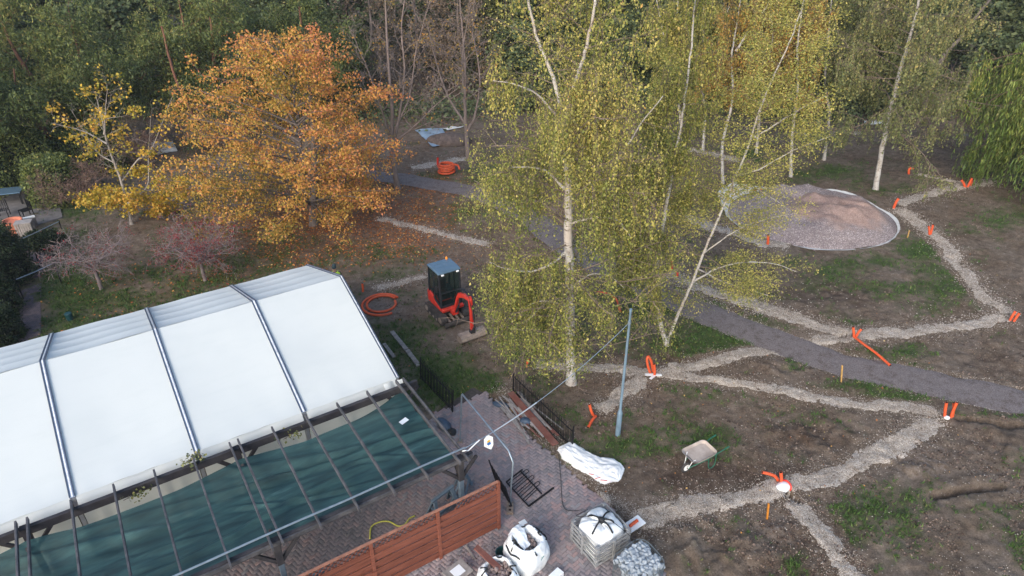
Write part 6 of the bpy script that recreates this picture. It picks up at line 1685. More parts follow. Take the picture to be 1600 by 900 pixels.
def build_crate():
    root = empty('wooden_crate', L(2.6, -7.05), TH, 'slatted grey wooden crate holding a white bulk bag', 'crate')
    hx, hy, h = .53, .51, .78
    for sx in (-1, 1):
        for sy in (-1, 1):
            m = MB(); m.box(sx * hx - .045, sx * hx + .045, sy * hy - .045, sy * hy + .045, .0, h); m.build('corner_post', 'crate_wood', root, bevel=.004)
    for z in (.10, .26, .42, .58, .73):
        for sx in (-1, 1):
            m = MB(); m.box(sx * (hx + .055) - .011, sx * (hx + .055) + .011, -hy - .04, hy + .04, z - .036, z + .036); m.build('slat', 'crate_wood', root)
        for sy in (-1, 1):
            m = MB(); m.box(-hx - .04, hx + .04, sy * (hy + .055) - .011, sy * (hy + .055) + .011, z - .036, z + .036); m.build('slat', 'crate_wood', root)
    for sx in (-1, 1): 
        m = MB(); m.box(sx * (hx + .08) - .012, sx * (hx + .08) + .012, -.04, .04, .02, h - .02); m.build('batten', 'crate_wood', root)
    for sy in (-1, 1): 
        m = MB(); m.box(-.04, .04, sy * (hy + .08) - .012, sy * (hy + .08) + .012, .02, h - .02); m.build('batten', 'crate_wood', root)
    m = MB(); m.box(-hx, hx, -hy, hy, .02, .05); m.build('floor_board', 'crate_wood', root)
    # bag inside, tied at its neck
    br = empty('bulk_bag', L(2.6, -7.05, .05), TH + .1, 'white bulk bag tied shut with black straps inside the wooden crate', 'bulk bag', 'bulk bags')
    def f(u, v):
        a = 2 * math.pi * u; ca, sa = math.cos(a), math.sin(a); pw = 4
        rr = (abs(ca) ** pw + abs(sa) ** pw) ** (-1 / pw) * .50
        t = v; prof = np.interp(t, [0, .5, .68, .85, 1], [1, 1.04, .95, .55, .10]); z = np.interp(t, [0, .5, .68, .85, 1], [.02, .52, .76, .86, .82])
        w = float(fbm(ca * 2.5 + 3, sa * 2.5 + t * 3, 3)) - .5; w2 = math.sin(a * 7 + 2 * math.sin(a * 3)) * .05 * t
        return (rr * prof * ca * (1 + .14 * w + w2), rr * prof * sa * (1 + .14 * w + w2), float(z) + .16 * w * t)
    grid_obj('bag_cloth', f, 80, 26, 'bulk_bag', br)
    for a, l in ((.3, .42), (1.9, .36), (3.4, .44), (4.7, .40), (5.5, .3)):
        pts = [Vector((math.cos(a) * r, math.sin(a) * r, z)) for r, z in ((.03, .92), (.16, .95), (.30, .91), (l + .04, .80))]
        m = MB(); m.tube(catmull(pts, 3), .024, 5); m.build('strap', 'bag_strap', br)
    m = MB(); m.lathe([(.02, .80), (.08, .86), (.09, .95), (.04, 1.0), (.0, 1.0)], 10); m.build('tied_neck', 'bag_strap', br)
build_crate()
def build_basket():
    root = empty('wire_basket', L(2.75, -8.42), TH + .05, 'round-cornered wire mesh basket heaped with grey stone setts', 'basket')
    hx, hy, h = .56, .52, .70; n = 60
    def pt(k, z, g=0):
        a = 2 * math.pi * k / n; pw = 4; rr = (abs(math.cos(a)) ** pw + abs(math.sin(a)) ** pw) ** (-1 / pw); top = z + (.05 * math.sin(a * 2 + .6) if z > .6 else 0)
        return Vector((hx * rr * math.cos(a), hy * rr * math.sin(a), top))
    m = MB()
    for k in range(n): m.tube([pt(k, .02), pt(k, .35), pt(k, h)], .0035, 3, cap=False)
    for z in np.linspace(.02, h, 15): m.tube([pt(k, float(z)) for k in range(n + 1)], .0035, 3, cap=False)
    m.build('mesh_panel', 'wire_mesh', root)
    m = MB(); m.tube([pt(k, h) for k in range(n + 1)], .011, 5, cap=False); m.build('rim', 'wire_mesh', root)
    m = MB(); m.tube([pt(10, h) + Vector((0, 0, .02)), Vector((0, 0, .72)), pt(42, h) + Vector((0, 0, .02))], .010, 5); m.build('strap', 'bag_strap', root)
    q = random.Random(9); o = Vector(root.location); M = Matrix.Rotation(TH + .05, 4, 'Z')
    pts = []
    for lay in range(2):
        for i in range(-4, 5):
            for j in range(-4, 5):
                x = (i + .5 * (j % 2)) * .128 + q.uniform(-.02, .02); y = j * .122 + q.uniform(-.02, .02)
                if (abs(x) / (hx - .05)) ** 4 + (abs(y) / (hy - .05)) ** 4 > 1: continue
                z = .50 + lay * .11 + .10 * (1 - (x * x + y * y) / .4) + q.uniform(-.02, .02)
                pts.append((x, y, z))
    for k, p in enumerate(pts):
        s = bpy.data.objects.new('granite_sett', SETTS[k % 8]); COL.objects.link(s); s.location = o + M @ Vector(p); s.rotation_euler = (q.uniform(0, 6), q.uniform(0, 6), q.uniform(0, 6)); sc = q.uniform(.85, 1.2); s.scale = (sc, sc, sc)
        tag(s, 'blue-grey stone sett heaped in the wire mesh basket', 'stone', 'setts in the wire basket')
    # filling below the visible layers
    m = MB(); m.lathe([(.40, .02), (.46, .3), (.42, .44), (0, .50)], 16, None, 1, .92); fl = m.build('stone_fill', 'granite_sett', root)
build_basket()

# ------------------------------------------------------------------ white plastic sheet roll
def build_tarp():
    cl = [(872, 703, .30), (890, 709, .36), (910, 722, .36), (928, 732, .40), (945, 738, .52), (958, 745, .50), (968, 752, .30)]
    P = catmull([G(u, v, .0) for u, v, w in cl], 6); W = np.interp(np.linspace(0, 1, len(P)), np.linspace(0, 1, len(cl)), [c[2] for c in cl])
    o = P[0].copy(); n = len(P); nr = 40; V = []
    for i, p in enumerate(P):
        t = (P[min(i + 1, n - 1)] - P[max(i - 1, 0)]).normalized(); sd = Vector((-t.y, t.x, 0)); e = min(i, n - 1 - i) / 4; e = min(1, .25 + e * .75)
        for k in range(nr):
            a = math.pi * (k / (nr - 1)); w = W[i] * e; q1 = float(fbm(i * .22, math.cos(a) * 2.5, 3)) - .5; q2 = float(fbm(i * .5 + 9, k * .35, 3)) - .5
            x = math.cos(a) * w * (1 + .35 * q1); z = (abs(math.sin(a)) ** .6) * (.23 + .10 * q1 + .13 * q2) * e + .02
            if k in (0, nr - 1): z = .005
            V.append(tuple(p + sd * x + Vector((0, 0, z)) - o))
    F = [(i * nr + k, (i + 1) * nr + k, (i + 1) * nr + k + 1, i * nr + k + 1) for i in range(n - 1) for k in range(nr - 1)]
    F4 = np.array(F); root = empty('plastic_sheet', o, 0, 'crumpled white plastic sheet bundle with pinkish red print on the soil', 'plastic sheet')
    np_mesh('sheet_roll', np.array(V), F4, 'white_plastic', root, True)
    m = MB(); m.add([tuple(Vector(V[k]) + Vector((0, 0, -.002))) for k in range(nr)], [tuple(range(nr))]); m.add([V[(n - 1) * nr + k] for k in range(nr)], [tuple(range(nr))]); m.build('sheet_end', 'white_plastic', root)
    # loose flap with print
    pts = [G(916, 738, .10), G(935, 741, .16), G(955, 752, .12), G(946, 758, .04), G(932, 754, .04), G(926, 746, .05)]
    m = MB(); m.add([p - o for p in pts] + [p - o - Vector((0, 0, .02)) for p in pts], [tuple(range(6)), tuple(range(11, 5, -1))] + [(i, (i + 1) % 6, (i + 1) % 6 + 6, i + 6) for i in range(6)])
    plain('pink_sheet', srgb(226, 206, 212), .5, var=.06); m.build('flap', 'pink_sheet', root)
    for a, b in (((930, 748), (938, 746)), ((938, 750), (950, 751)), ((920, 740), (928, 742))):
        m = MB(); m.bar(G(*a, .175) - o, G(*b, .165) - o, .02, .006); m.build('print_mark', 'red_print', root)
build_tarp()

# ------------------------------------------------------------------ orange ducts
def duct(label, pts, r=.052, mat='orange_duct', cap=True, sub=5, name='orange_duct', group='orange cable ducts'):
    P = catmull(pts, sub) if len(pts) > 2 else [Vector(p) for p in pts]
    base = P[0].copy(); base.z = 0
    root = empty(name, base, 0, label, 'duct', group)
    Q = []
    for a, b in zip(P, P[1:]):                # corrugated wall
        n = max(1, int((b - a).length / .05)); Q += [a.lerp(b, k / n) for k in range(n)]
    Q.append(P[-1])
    rs = [r * (1.0 if k % 2 else .9) for k in range(len(Q))]
    m = MB(); m.tube([p - base for p in Q], rs, 10); auto_smooth(m.build('pipe', mat, root), 50)
    if cap:
        d = (Q[-1] - Q[-2]).normalized(); m = MB(); m.tube([Q[-1] - base + d * .001, Q[-1] - base + d * .004], r * .72, 10); m.build('pipe_mouth', 'duct_bore', root)
    return root
def up(bu, bv, *tops):
    """stands at ground pixel (bu,bv); further points given as pixel + metres nearer/farther"""
    b = G(bu, bv); return [b - Vector((0, 0, .12))] + [PX(u, v, b.y + dy) for u, v, dy in tops]
duct('orange duct stub curving up beside the lamp column', up(931, 649, (925, 645, -.05), (921, 632, 0)))
duct('orange duct end lying on the grass by the lamp column', [G(931, 650, .06), G(925, 657, .08), G(919, 668, .06)])
duct('tall orange duct loop at the gravel junction behind the lamp column', up(1019, 584, (1013, 574, 0), (1011, 563, 0), (1013, 557, .05), (1018, 566, .1), (1021, 585, .1)), cap=False)
duct('short straight orange duct beside the tall duct loop', up(1023, 588, (1023, 579, 0), (1022, 569, 0)))
duct('orange duct bending over to the left above the striped white sack', up(1219, 754, (1213, 746, 0), (1204, 741, .0), (1191, 738, 0)))
duct('upright orange duct stub above the striped white sack', up(1221, 758, (1221, 748, 0), (1220, 738, 0)))
duct('upright orange duct left of the pair by the footpath', up(1477, 652, (1477, 640, 0), (1479, 629, 0)))
duct('leaning orange duct of the pair by the footpath', up(1486, 651, (1490, 640, 0), (1495, 629, 0)))
duct('orange duct crossing behind the leaning pair by the footpath', up(1489, 650, (1490, 640, .05), (1491, 630, .1)))
duct('orange duct stub rising at the crossing near the path', up(1336, 528, (1334, 520, 0), (1333, 511, 0)))
duct('orange duct stub leaning right at the crossing near the path', up(1336, 528, (1341, 520, 0), (1346, 514, 0)))
duct('long orange duct lying from the crossing to the footpath edge', [G(1336, 527, .05), G(1350, 538, .10), G(1368, 551, .08), G(1391, 571, .05)])
duct('orange duct at the gravel corner, front of the two', up(1583, 503, (1588, 496, 0), (1593, 489, 0)))
duct('orange duct at the gravel corner, rear of the two', up(1577, 502, (1581, 495, 0), (1587, 486, 0)))
duct('upright orange duct on the gravel trail east of the heap', up(1453, 367, (1452, 360, 0), (1451, 353, 0)))
duct('leaning orange duct on the gravel trail east of the heap', up(1454, 367, (1456, 359, 0), (1458, 351, 0)))
duct('orange duct leaning at the edge of the gravel heap', up(1396, 326, (1399, 318, 0), (1404, 310, 0)), .075)
duct('left arm of the orange duct vee below the willow', up(1510, 293, (1506, 287, 0), (1502, 281, 0)), .07)
duct('right arm of the orange duct vee below the willow', up(1511, 293, (1515, 286, 0), (1519, 278, 0)), .07)
duct('third orange duct standing behind the vee below the willow', up(1517, 291, (1518, 285, 0), (1519, 279, .2)), .06)
duct('bent orange duct stub beside the white-trunked birch', up(1421, 273, (1420, 267, 0), (1422, 263, 0), (1427, 264, 0)), .07)
duct('upright orange duct in front of the gravel heap', up(1200, 383, (1200, 375, 0), (1200, 367, 0)), .07)
duct('upright red duct behind the twin birch', up(1051, 421, (1050, 414, 0), (1050, 408, 0)), .06, 'red_duct')
duct('short red duct beside the twin birch', up(1058, 434, (1058, 429, 0), (1059, 425, 0)), .06, 'red_duct')
duct('curved orange duct lying in grass behind the lamp column', [G(930, 457, .05), G(948, 458, .06), G(963, 468, .06), G(969, 487, .06)])
duct('orange duct stub behind the iron railing', up(823, 572, (824, 566, 0), (826, 560, 0)), .045)
duct('small orange duct standing beside the big flat coil', up(567, 456, (567, 450, 0), (566, 443, 0)), .05)
duct('red hose lying across the membrane edge of the heap', [G(1178, 297, .35), G(1188, 296, .45), G(1202, 301, .5)], .05, 'red_duct', name='red_hose')
duct('red peg standing beyond the gravel heap', up(1163, 292, (1163, 285, 0)), .05, 'red_duct', name='red_peg')
duct('upright red duct beside the far stacked coil', up(684, 258, (684, 252, 0), (684, 246, 0)), .07, 'red_duct')
cc = G(597, 477)
def arcp(r0, r1, a0, a1, n, z=.06): return [cc + Vector((math.cos(R(a0 + (a1 - a0) * k / n)) * (r0 + (r1 - r0) * k / n), math.sin(R(a0 + (a1 - a0) * k / n)) * (r0 + (r1 - r0) * k / n) * 1.02, z)) for k in range(n + 1)]
duct('outer turn of the big orange duct coil beside the marquee', arcp(.80, .86, 42, 308, 14), .055, sub=3)
duct('inner turn of the big orange duct coil beside the marquee', arcp(.68, .58, 44, 385, 16, .07), .055, sub=3)
def stack_coil():
    c = G(698, 271); pts = []
    for k in range(0, 5 * 16):
        a = 2 * math.pi * k / 16; r = .46 + .05 * math.sin(a * .37); pts.append(c + Vector((math.cos(a) * r, math.sin(a) * r, .08 + .115 * k / 16)))
    pts += [c + Vector((.70, .1, .5)), c + Vector((.8, -.1, .3))]
    duct('stacked coil of bright orange duct beside the path', pts, .06, sub=2, cap=False, name='duct_coil')
stack_coil()

# sacks and sheets at the duct ends
def lumpy(name, px, size, mat, label, cat, z=0.0, seed=1, rz=0.0):
    m = blob_mesh(1, seed, 3, size, .0)
    for v in m.vertices:
        k = 1 + .35 * (float(fbm(v.co.x / size[0] * 1.6 + seed, v.co.y / size[1] * 1.6 + v.co.z / size[2], 3)) - .5); v.co *= k
        v.co.z = max(v.co.z, -size[2] * .5)
    for p in m.polygons: p.use_smooth = True
    m.materials.append(MATS[mat]); o = bpy.data.objects.new(name, m); COL.objects.link(o); o.location = G(*px) + Vector((0, 0, size[2] * .5 + z)); o.rotation_euler = (0, 0, rz); tag(o, label, cat); return o
sk = lumpy('sack', (1223, 764), (.26, .17, .15), 'white_plastic', 'small white sack with a red stripe at the duct junction', 'sack', 0, 4, .5)
def stripe():
    o = sk; m = MB(); M = Matrix.Identity(4)
    ring = [Vector((.135 + .02 * math.sin(a), math.cos(a) * .162, math.sin(a) * .150)) for a in [math.pi * (-.1 + 1.2 * k / 14) for k in range(15)]]
    m.tube(ring, .032, 6); m.build('red_stripe', 'red_print', o)
stripe()
lumpy('sack', (1479, 654), (.10, .08, .07), 'white_plastic', 'little white bag at the foot of the duct pair by the footpath', 'sack', 0, 6)
for a, b, w, lab in (((1008, 585), (1034, 586), .12, 'white plastic strip lying under the tall duct loop'), ((1016, 592), (1022, 587), .10, 'short white plastic scrap beneath the tall duct loop')):
    plank('plastic_strip', G(*a, .07), G(*b, .07), w, .02, 'white_plastic', lab, 'plastic strip')
b = plank('white_board', G(977, 828, .10), G(1003, 811, .14), .34, .03, 'white_plastic', 'white board with an orange duct offcut beside the wooden crate', 'board')
duct('orange duct offcut lying on the white board by the crate', [G(984, 822, .17), G(996, 813, .20)], .05)
lumpy('plastic_sack', (783, 634), (.32, .14, .10), 'dark_blue_bag', 'blue-grey plastic sack on the paving by the timber pile', 'sack', 0, 11, -.4)
lumpy('plastic_sack', (821, 664), (.20, .15, .12), 'dark_blue_bag', 'blue-grey sack on top of the timber pile', 'sack', .12, 12, -.4)
lumpy('plastic_sack', (694, 668), (.34, .20, .22), 'dark_blue_bag', 'dark blue sack slumped under the pergola corner rafter', 'sack', 0, 13, -.9)
lumpy('plastic_sack', (706, 678), (.16, .12, .16), 'bag_strap', 'black bag beside the dark blue sack', 'sack', 0, 14)
plank('sandstone_brick', G(795, 640, .03), G(801, 644, .03), .12, .07, 'stake_wood', 'pale brick lying beside the blue-grey sack', 'brick')

# ------------------------------------------------------------------ timber pile against the railing
def timber_pile():
    q = random.Random(3); A = G(797, 622, .0); B = G(868, 702, .0); d = (B - A).normalized(); sd = Vector((-d.y, d.x, 0))
    n0 = (B - A).length
    plank('timber_board', A + Vector((0, 0, .27)) + d * .02, B + Vector((0, 0, .20)), .24, .03, 'brown_board', 'long reddish brown board on top of the timber pile', 'board', 'timber pile boards')
    for k in range(42):
        off = q.uniform(-.62, .42); ln = q.uniform(.9, 2.0); s = q.uniform(-.15, max(.05, n0 - ln - .35)); ang = q.gauss(0, .07)
        dd = Vector((d.x * math.cos(ang) - d.y * math.sin(ang), d.x * math.sin(ang) + d.y * math.cos(ang), 0))
        p = A + d * s + sd * off + Vector((0, 0, .10 + .14 * q.random() * (1 - abs(off + .1)))); e = p + dd * ln + Vector((0, 0, q.uniform(-.02, .03)))
        plank('timber_strip', p, e, q.choice((.045, .06, .085)), q.choice((.018, .025)), q.choice(('grey_strip', 'grey_strip', 'weathered_wood', 'brown_board')), 'thin grey timber strip in the loose pile beside the iron railing', 'strip', 'timber strips in the pile')
timber_pile()
plank('kerb_board', G(612, 518, .05), G(635, 546, .05), .17, .06, 'weathered_wood', 'upper weathered board edging the lawn by the marquee', 'board', 'edging boards')
plank('kerb_board', G(636, 547, .05), G(654, 571, .05), .17, .06, 'weathered_wood', 'lower weathered board edging the lawn by the marquee', 'board', 'edging boards')
plank('kerb_board', G(600, 537, .04), G(616, 558, .04), .14, .05, 'weathered_wood', 'short board lying against the marquee gable foot', 'board', 'edging boards')

# stakes
for (bu, bv, tu, tv), mt, lab in (((1315, 597, 1316, 571), 'stake_wood', 'pale wooden stake beside the footpath'), ((1199, 810, 1201, 787), 'stake_orange', 'short orange-stained wooden stake in front of the gravel trail'), ((1418, 371, 1421, 360), 'stake_wood', 'pale wooden peg on the grass by the gravel heap')):
    p = G(bu, bv); plank('wooden_stake', p - Vector((0, 0, .1)), PX(tu, tv, p.y), .06, .045, mt, lab, 'stake', 'wooden stakes')
# fallen branch-like spoil ridges stay ground; loose cable on the paving
def hose(label, pts, r, mat, name='garden_hose', cat='hose'):
    P = catmull(pts, 8); m = MB(); o = P[0].copy(); m.tube([p - o for p in P], r, 8); ob = m.build(name, mat, None, smooth=True); ob.location = o; tag(ob, label, cat)
hose('pale yellow garden hose looped on the paving behind the fence', [G(u, v, .05) for u, v in ((578, 842), (580, 824), (592, 816), (608, 815), (622, 822), (632, 820), (640, 810), (648, 806))], .022, 'yellow_hose')
hose('thin dark cable lying from the gate to the wooden crate', [G(u, v, .04) for u, v in ((872, 700), (876, 745), (880, 790), (895, 798), (918, 796))] + [L(2.2, -6.5, .82), L(2.7, -7.1, 1.02), L(3.0, -8.0, .85)], .009, 'bag_strap', 'loose_cable', 'cable')

# trestles under the pergola
def trestle(loc, rz, label):
    root = empty('trestle_stand', loc, rz, label, 'trestle', 'folding trestles')
    m = MB(); m.box(-.42, .42, -.045, .045, .66, .74); m.build('top_bar', 'post_paint', root, bevel=.01)
    for sx in (-1, 1):
        for sy in (-1, 1):
            m = MB(); m.bar((sx * .32, sy * .03, .66), (sx * .40, sy * .26, .0), .12, .05, (0, 1, 0)); m.build('leg', 'post_paint', root, bevel=.008)
        m = MB(); m.bar((sx * .36, -.14, .34), (sx * .36, .14, .34), .05, .04); m.build('cross_bar', 'post_paint', root)
    m = MB(); m.box(-.34, .34, -.20, -.16, .22, .32); m.build('cross_bar', 'post_paint', root)
trestle(L(-.45, -3.72), TH + .25, 'grey folding trestle left of the pergola corner post')
trestle(L(.28, -3.45), TH + .9, 'grey folding trestle right of the pergola corner post')
trestle(L(-4.55, -4.35), TH + .1, 'grey folding trestle beneath the middle of the pergola')

# climbing plants on the pergola
def climber(loc, n, label, spread):
    root = empty('climbing_plant', loc, TH, label, 'plant', 'climbers on the pergola')
    P = rng.normal(0, 1, (n, 3)) * np.array(spread); D = rng.normal(0, 1, (n, 3)); D[:, 2] -= .5; D /= np.linalg.norm(D, axis=1)[:, None]; S = np.cross(D, rng.normal(0, 1, (n, 3))); S /= np.linalg.norm(S, axis=1)[:, None]
    l = rng.uniform(.05, .11, n)[:, None]
    V = np.stack([P, P + D * l * .5 + S * l * .4, P + D * l, P + D * l * .5 - S * l * .4], 1).reshape(-1, 3)
    np_mesh('leaves', V, np.arange(len(V)).reshape(-1, 4), 'birch_leaf_green', root, False, {'tint': np.repeat(rng.beta(2, 2, n), 4)})
    m = MB(); m.tube([(-spread[0] * 1.5, 0, -.05), (0, .03, 0), (spread[0] * 1.5, -.02, .03)], .008, 5); m.build('stem', 'brown_bark', root)
climber(L(-6.15, -.42, 2.36), 90, 'leafy climber at the rafter end nearest the marquee beam', (.16, .12, .08))
climber(L(-7.6, -.75, 2.2), 60, 'small climber sprig below the back beam of the pergola', (.22, .1, .06))
climber(L(-3.6, -.75, 2.2), 50, 'climber sprig by the marquee beam end', (.16, .1, .06))
climber(L(-3.2, -4.5, .35), 260, 'yellow-green leafy shoots along the front foot of the pergola', (.55, .12, .12))

# ------------------------------------------------------------------ distant sheets and the garden corner
def sheet(name, pts, mat, label, cat, wr=.12, n=14, base_z=.04):
    A, B, C_, D = [G(u, v, 0) for u, v in pts]; o = A.copy()
    def f(u, v):
        p = A.lerp(B, u).lerp(D.lerp(C_, u), v); q = float(fbm(p.x * 1.6, p.y * 1.6, 3)) - .5
        return (p.x - o.x, p.y - o.y, base_z + wr * max(0, .5 + q * 2) * (.4 + .6 * math.sin(math.pi * u) * math.sin(math.pi * v)))
    ob = grid_obj(name, f, n, n, mat); ob.location = o; tag(ob, label, cat)
sheet('tarpaulin', [(648, 204), (690, 202), (706, 224), (676, 231)], 'blue_tarp', 'pale blue tarpaulin half under a soil heap beyond the coil', 'tarpaulin', .25)
sheet('tarpaulin', [(690, 202), (720, 201), (728, 198), (700, 206)], 'membrane', 'folded pale edge of sheet behind the soil heap', 'tarpaulin', .2)
lumpy('soil_heap', (702, 222), (1.5, .9, .5), 'soil_lump', 'low grey soil heap on the blue tarpaulin', 'soil heap', -.15, 21)
sheet('silver_sheet', [(238, 226), (270, 222), (278, 238), (246, 244)], 'membrane', 'crumpled silvery sheet behind the young maple', 'plastic sheet', .35)
sheet('grey_slab', [(296, 221), (316, 219), (318, 230), (298, 232)], 'terrace_stone', 'flat grey slab beyond the young maple', 'slab', .03)
sheet('pale_slab', [(1480, 180), (1494, 180), (1496, 185), (1482, 185)], 'terrace_stone', 'pale flat stone under the willow, the farther one', 'slab', .05, 6)
sheet('pale_slab', [(1500, 210), (1512, 209), (1514, 213), (1502, 214)], 'terrace_stone', 'pale flat stone under the willow, the nearer one', 'slab', .05, 6)
sheet('white_sheet', [(1350, 190), (1380, 190), (1382, 196), (1350, 196)], 'white_plastic', 'white sheet lying behind the white-trunked birch', 'plastic sheet', .2, 8)
def garden():
    p = G(27, 366); m = MB(); m.lathe([(.26, 0), (.40, .62), (.47, .64), (.47, .74), (.40, .74), (.36, .62), (0, .60)], 22); o = m.build('flower_pot', 'terracotta'); auto_smooth(o, 35); o.location = p + Vector((0, 0, .05)); tag(o, 'large terracotta flower pot on the terrace', 'flower pot')
    root = empty('covered_table', G(14, 318), .3, 'garden table under a blue cover on the terrace', 'table')
    m = MB(); m.box(-.9, .9, -.5, .5, .70, .76); m.build('table_top', 'sky_roof_and_cover', root, bevel=.02)
    for x in (-.8, .8):
        for y in (-.4, .4):
            m = MB(); m.box(x - .04, x + .04, y - .04, y + .04, 0.05, .70); m.build('leg', 'black_iron', root)
    for k, (u, v, lab) in enumerate(((44, 340, 'black slatted garden chair on the terrace edge'), (8, 340, 'black garden chair beside the flower pot'))):
        r = empty('garden_chair', G(u, v), -.6 + k, lab, 'chair', 'garden chairs')
        for x in (-.24, .24):
            for y in (-.24, .24):
                m = MB(); m.bar((x, y, .05), (x, y, .45 if y < 0 else .95), .04, .04); m.build('leg', 'black_iron', r)
        for i in range(6): 
            m = MB(); m.bar((-.24 + .096 * i, -.24, .46), (-.24 + .096 * i, .24, .46), .06, .02); m.build('seat_slat', 'black_iron', r)
            m = MB(); m.bar((-.24 + .096 * i, .25, .5), (-.24 + .096 * i, .25, .93), .05, .02); m.build('back_slat', 'black_iron', r)
    r = empty('slatted_crate', G(45, 370), .35, 'pale slatted crate standing below the terrace', 'crate')
    for x in (-.34, .34):
        for y in (-.2, .2):
            m = MB(); m.box(x - .03, x + .03, y - .03, y + .03, 0, .8); m.build('corner_post', 'grey_strip', r)
    for i in range(7):
        for y in (-.245, .245):
            m = MB(); m.box(-.36 + .105 * i, -.28 + .105 * i, y - .01, y + .01, .05, .82); m.build('slat', 'grey_strip', r)
    m = MB(); m.box(-.38, .38, -.26, .26, .82, .85); m.build('lid', 'grey_strip', r)
    r = empty('garden_wall', G(-20, 372), 0, 'low pale wall along the terrace edge', 'wall')
    A = G(-40, 375) - Vector(r.location); B = G(60, 352) - Vector(r.location); m = MB(); m.bar(A + Vector((0, 0, .25)), B + Vector((0, 0, .25)), .14, .5); m.build('wall_body', 'terrace_stone', r); m = MB(); m.bar(A + Vector((0, 0, .53)), B + Vector((0, 0, .53)), .22, .06); m.build('coping', 'membrane', r)
    lumpy('blue_tub', (33, 392), (.20, .2, .18), 'dark_blue_bag', 'small blue-grey tub beneath the hedge', 'tub', 0, 31)
    hoop_railing('black iron railing panel at the top of the brick path', G(62, 418), G(92, 398), .8, 10, .1)
    for (a, b, lab) in (((4, 386), (92, 346), 'pale rope line stretched above the slatted crate'), ((24, 437), (84, 411), 'pale rope line stretched over the brick path')):
        p = G(*a, 1.0); q = G(*b, 1.0); o = Vector((p.x, p.y, 0)); root = empty('rope_line', o, 0, lab, 'rope', 'rope lines')
        m = MB(); m.tube([p - o, p.lerp(q, .5) - o - Vector((0, 0, .03)), q - o], .022, 6); m.build('rope', 'galvanised', root)
        for e in (p, q):
            m = MB(); m.tube([Vector((e.x, e.y, 0)) - o, e - o + Vector((0, 0, .05))], .025, 6); m.build('post', 'black_iron', root)
    p = G(110, 500); m = MB(); m.lathe([(.0, .34), (.12, .34), (.14, .32), (.12, .02), (.0, .0)], 14); o = m.build('plant_tub', 'teal_plastic'); auto_smooth(o); o.location = p; tag(o, 'small dark green tub on the lawn behind the marquee', 'tub')
garden()

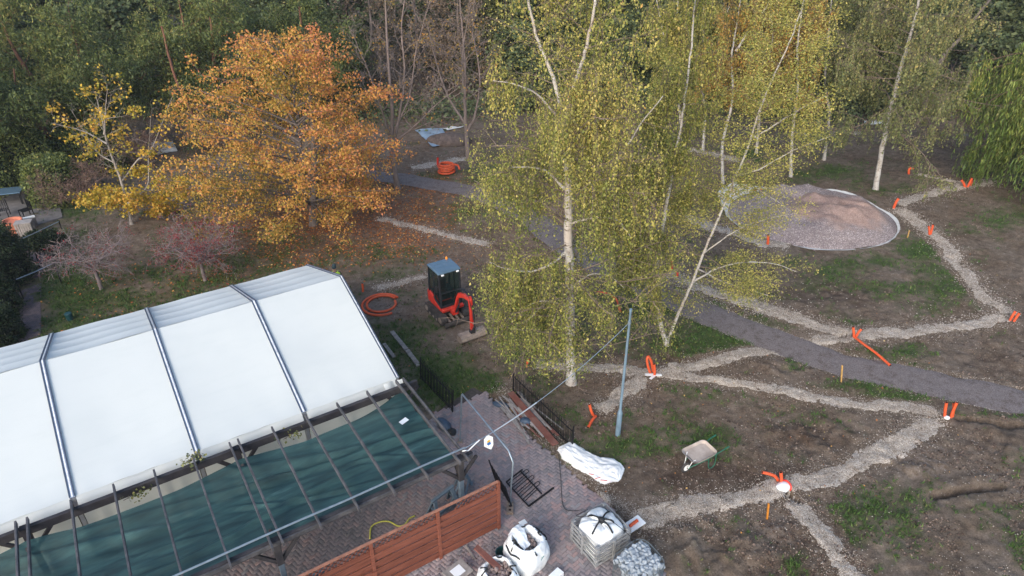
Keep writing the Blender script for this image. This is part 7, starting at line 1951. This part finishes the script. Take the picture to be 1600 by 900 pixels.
# ------------------------------------------------------------------ person behind the marquee gable
def build_person():
    base = G(522, 419, 1.62); base.z = 0
    root = empty('person', base, R(-75), 'person in a hi-vis vest and dark knitted cap behind the marquee corner', 'person')
    plain('skin', srgb(196, 150, 126), .6, var=.06, bump=.05); plain('dark_cloth', srgb(40, 44, 54), .85, var=.25); plain('hi_vis', srgb(196, 226, 70), .6, var=.08); plain('cap_knit', srgb(54, 70, 72), .9, var=.25, scale=30)
    me = bpy.data.meshes.new('body')
    V = [(0, 0, .95), (0, 0, 1.15), (0, 0, 1.36), (.02, 0, 1.46), (.03, 0, 1.52), (.05, 0, 1.60), (.06, 0, 1.69), (.05, 0, 1.75)]
    Rd = [(.15, .17), (.13, .16), (.14, .19), (.075, .09), (.058, .062), (.085, .072), (.10, .082), (.07, .06)]
    E = [(i, i + 1) for i in range(7)]
    def chain(start, pts, rds):
        p = start
        for v, r in zip(pts, rds): V.append(v); Rd.append(r if isinstance(r, tuple) else (r, r)); E.append((p, len(V) - 1)); p = len(V) - 1
        return p
    for s in (-1, 1):
        chain(0, [(.0, s * .10, .86), (.03, s * .11, .50), (-.01, s * .11, .10), (.02, s * .11, .05), (.14, s * .12, .04)], [.095, .065, .045, .045, .04])
        h = chain(2, [(0, s * .20, 1.38), (.05, s * .26, 1.12), (.24, s * .22, 1.02), (.30, s * .20, 1.02)], [.062, .048, .036, .03])
        for k, dy in enumerate((-.03, -.01, .01, .03)): chain(h, [(.35, s * .20 + dy, 1.015), (.385 - .006 * abs(k - 1), s * .20 + dy, .995)], [.010, .008])
        chain(h, [(.32, s * .20 - s * .04, 1.03), (.345, s * .20 - s * .045, 1.04)], [.011, .009])
    me.from_pydata(V, E, []); o = bpy.data.objects.new('body', me); COL.objects.link(o); o.parent = root
    sk = o.modifiers.new('skin', 'SKIN'); sd = o.modifiers.new('sub', 'SUBSURF'); sd.levels = sd.render_levels = 2
    for i, r in enumerate(Rd): me.skin_vertices[0].data[i].radius = r
    me.skin_vertices[0].data[0].use_root = True
    t = NT('body_clothes'); tc = t.node('ShaderNodeTexCoord'); sp = t.node('ShaderNodeSeparateXYZ'); t.link(tc.outputs['Object'], sp.inputs[0])
    hd = t.math('GREATER_THAN', sp.outputs['Z'], 1.475); fwd = t.math('GREATER_THAN', sp.outputs['X'], .27); sk_ = t.math('MAXIMUM', hd, fwd)
    t.done(t.principled(t.mix(sk_, srgb(40, 44, 54), srgb(196, 150, 126)), .75)); me.materials.append(MATS['body_clothes'])
    m = MB(); m.lathe([(.20, .98), (.205, 1.1), (.215, 1.3), (.20, 1.40), (.12, 1.455), (.09, 1.46)], 22, None, .88, 1.12); v = m.build('hi_vis_vest', 'hi_vis', root, smooth=True)
    for z in (1.1, 1.22):
        m = MB(); m.lathe([(.214, z), (.217, z + .04)], 22, None, .90, 1.13); m.build('reflective_band', 'lamp_white', v)
    m = MB(); m.lathe([(.104, 1.66), (.108, 1.70), (.105, 1.76), (.08, 1.82), (.03, 1.85), (0, 1.855)], 18, Matrix.Translation((.05, 0, 0)), 1.05, .90); auto_smooth(m.build('knitted_cap', 'cap_knit', root))
    for s in (-1, 1):
        m = MB(); m.lathe([(.0, -.012), (.012, 0), (0, .012)], 8, Matrix.Translation((.148, s * .032, 1.655))); m.build('eye', 'exc_black', root)
build_person()

# ------------------------------------------------------------------ thin autumn haze in the air
def build_haze():
    m = MB(); m.box(-130, 130, -25, 150, -2.0, 26); t = NT('air'); v = t.node('ShaderNodeVolumePrincipled'); v.inputs['Density'].default_value = .0004; v.inputs['Color'].default_value = (.86, .9, .95, 1); v.inputs['Anisotropy'].default_value = .2
    t.link(v.outputs[0], t.out.inputs['Volume']); MATS['air'] = t.m; o = m.build('haze', 'air'); tag(o, 'thin autumn haze in the air', 'haze', None, 'stuff')
build_haze()
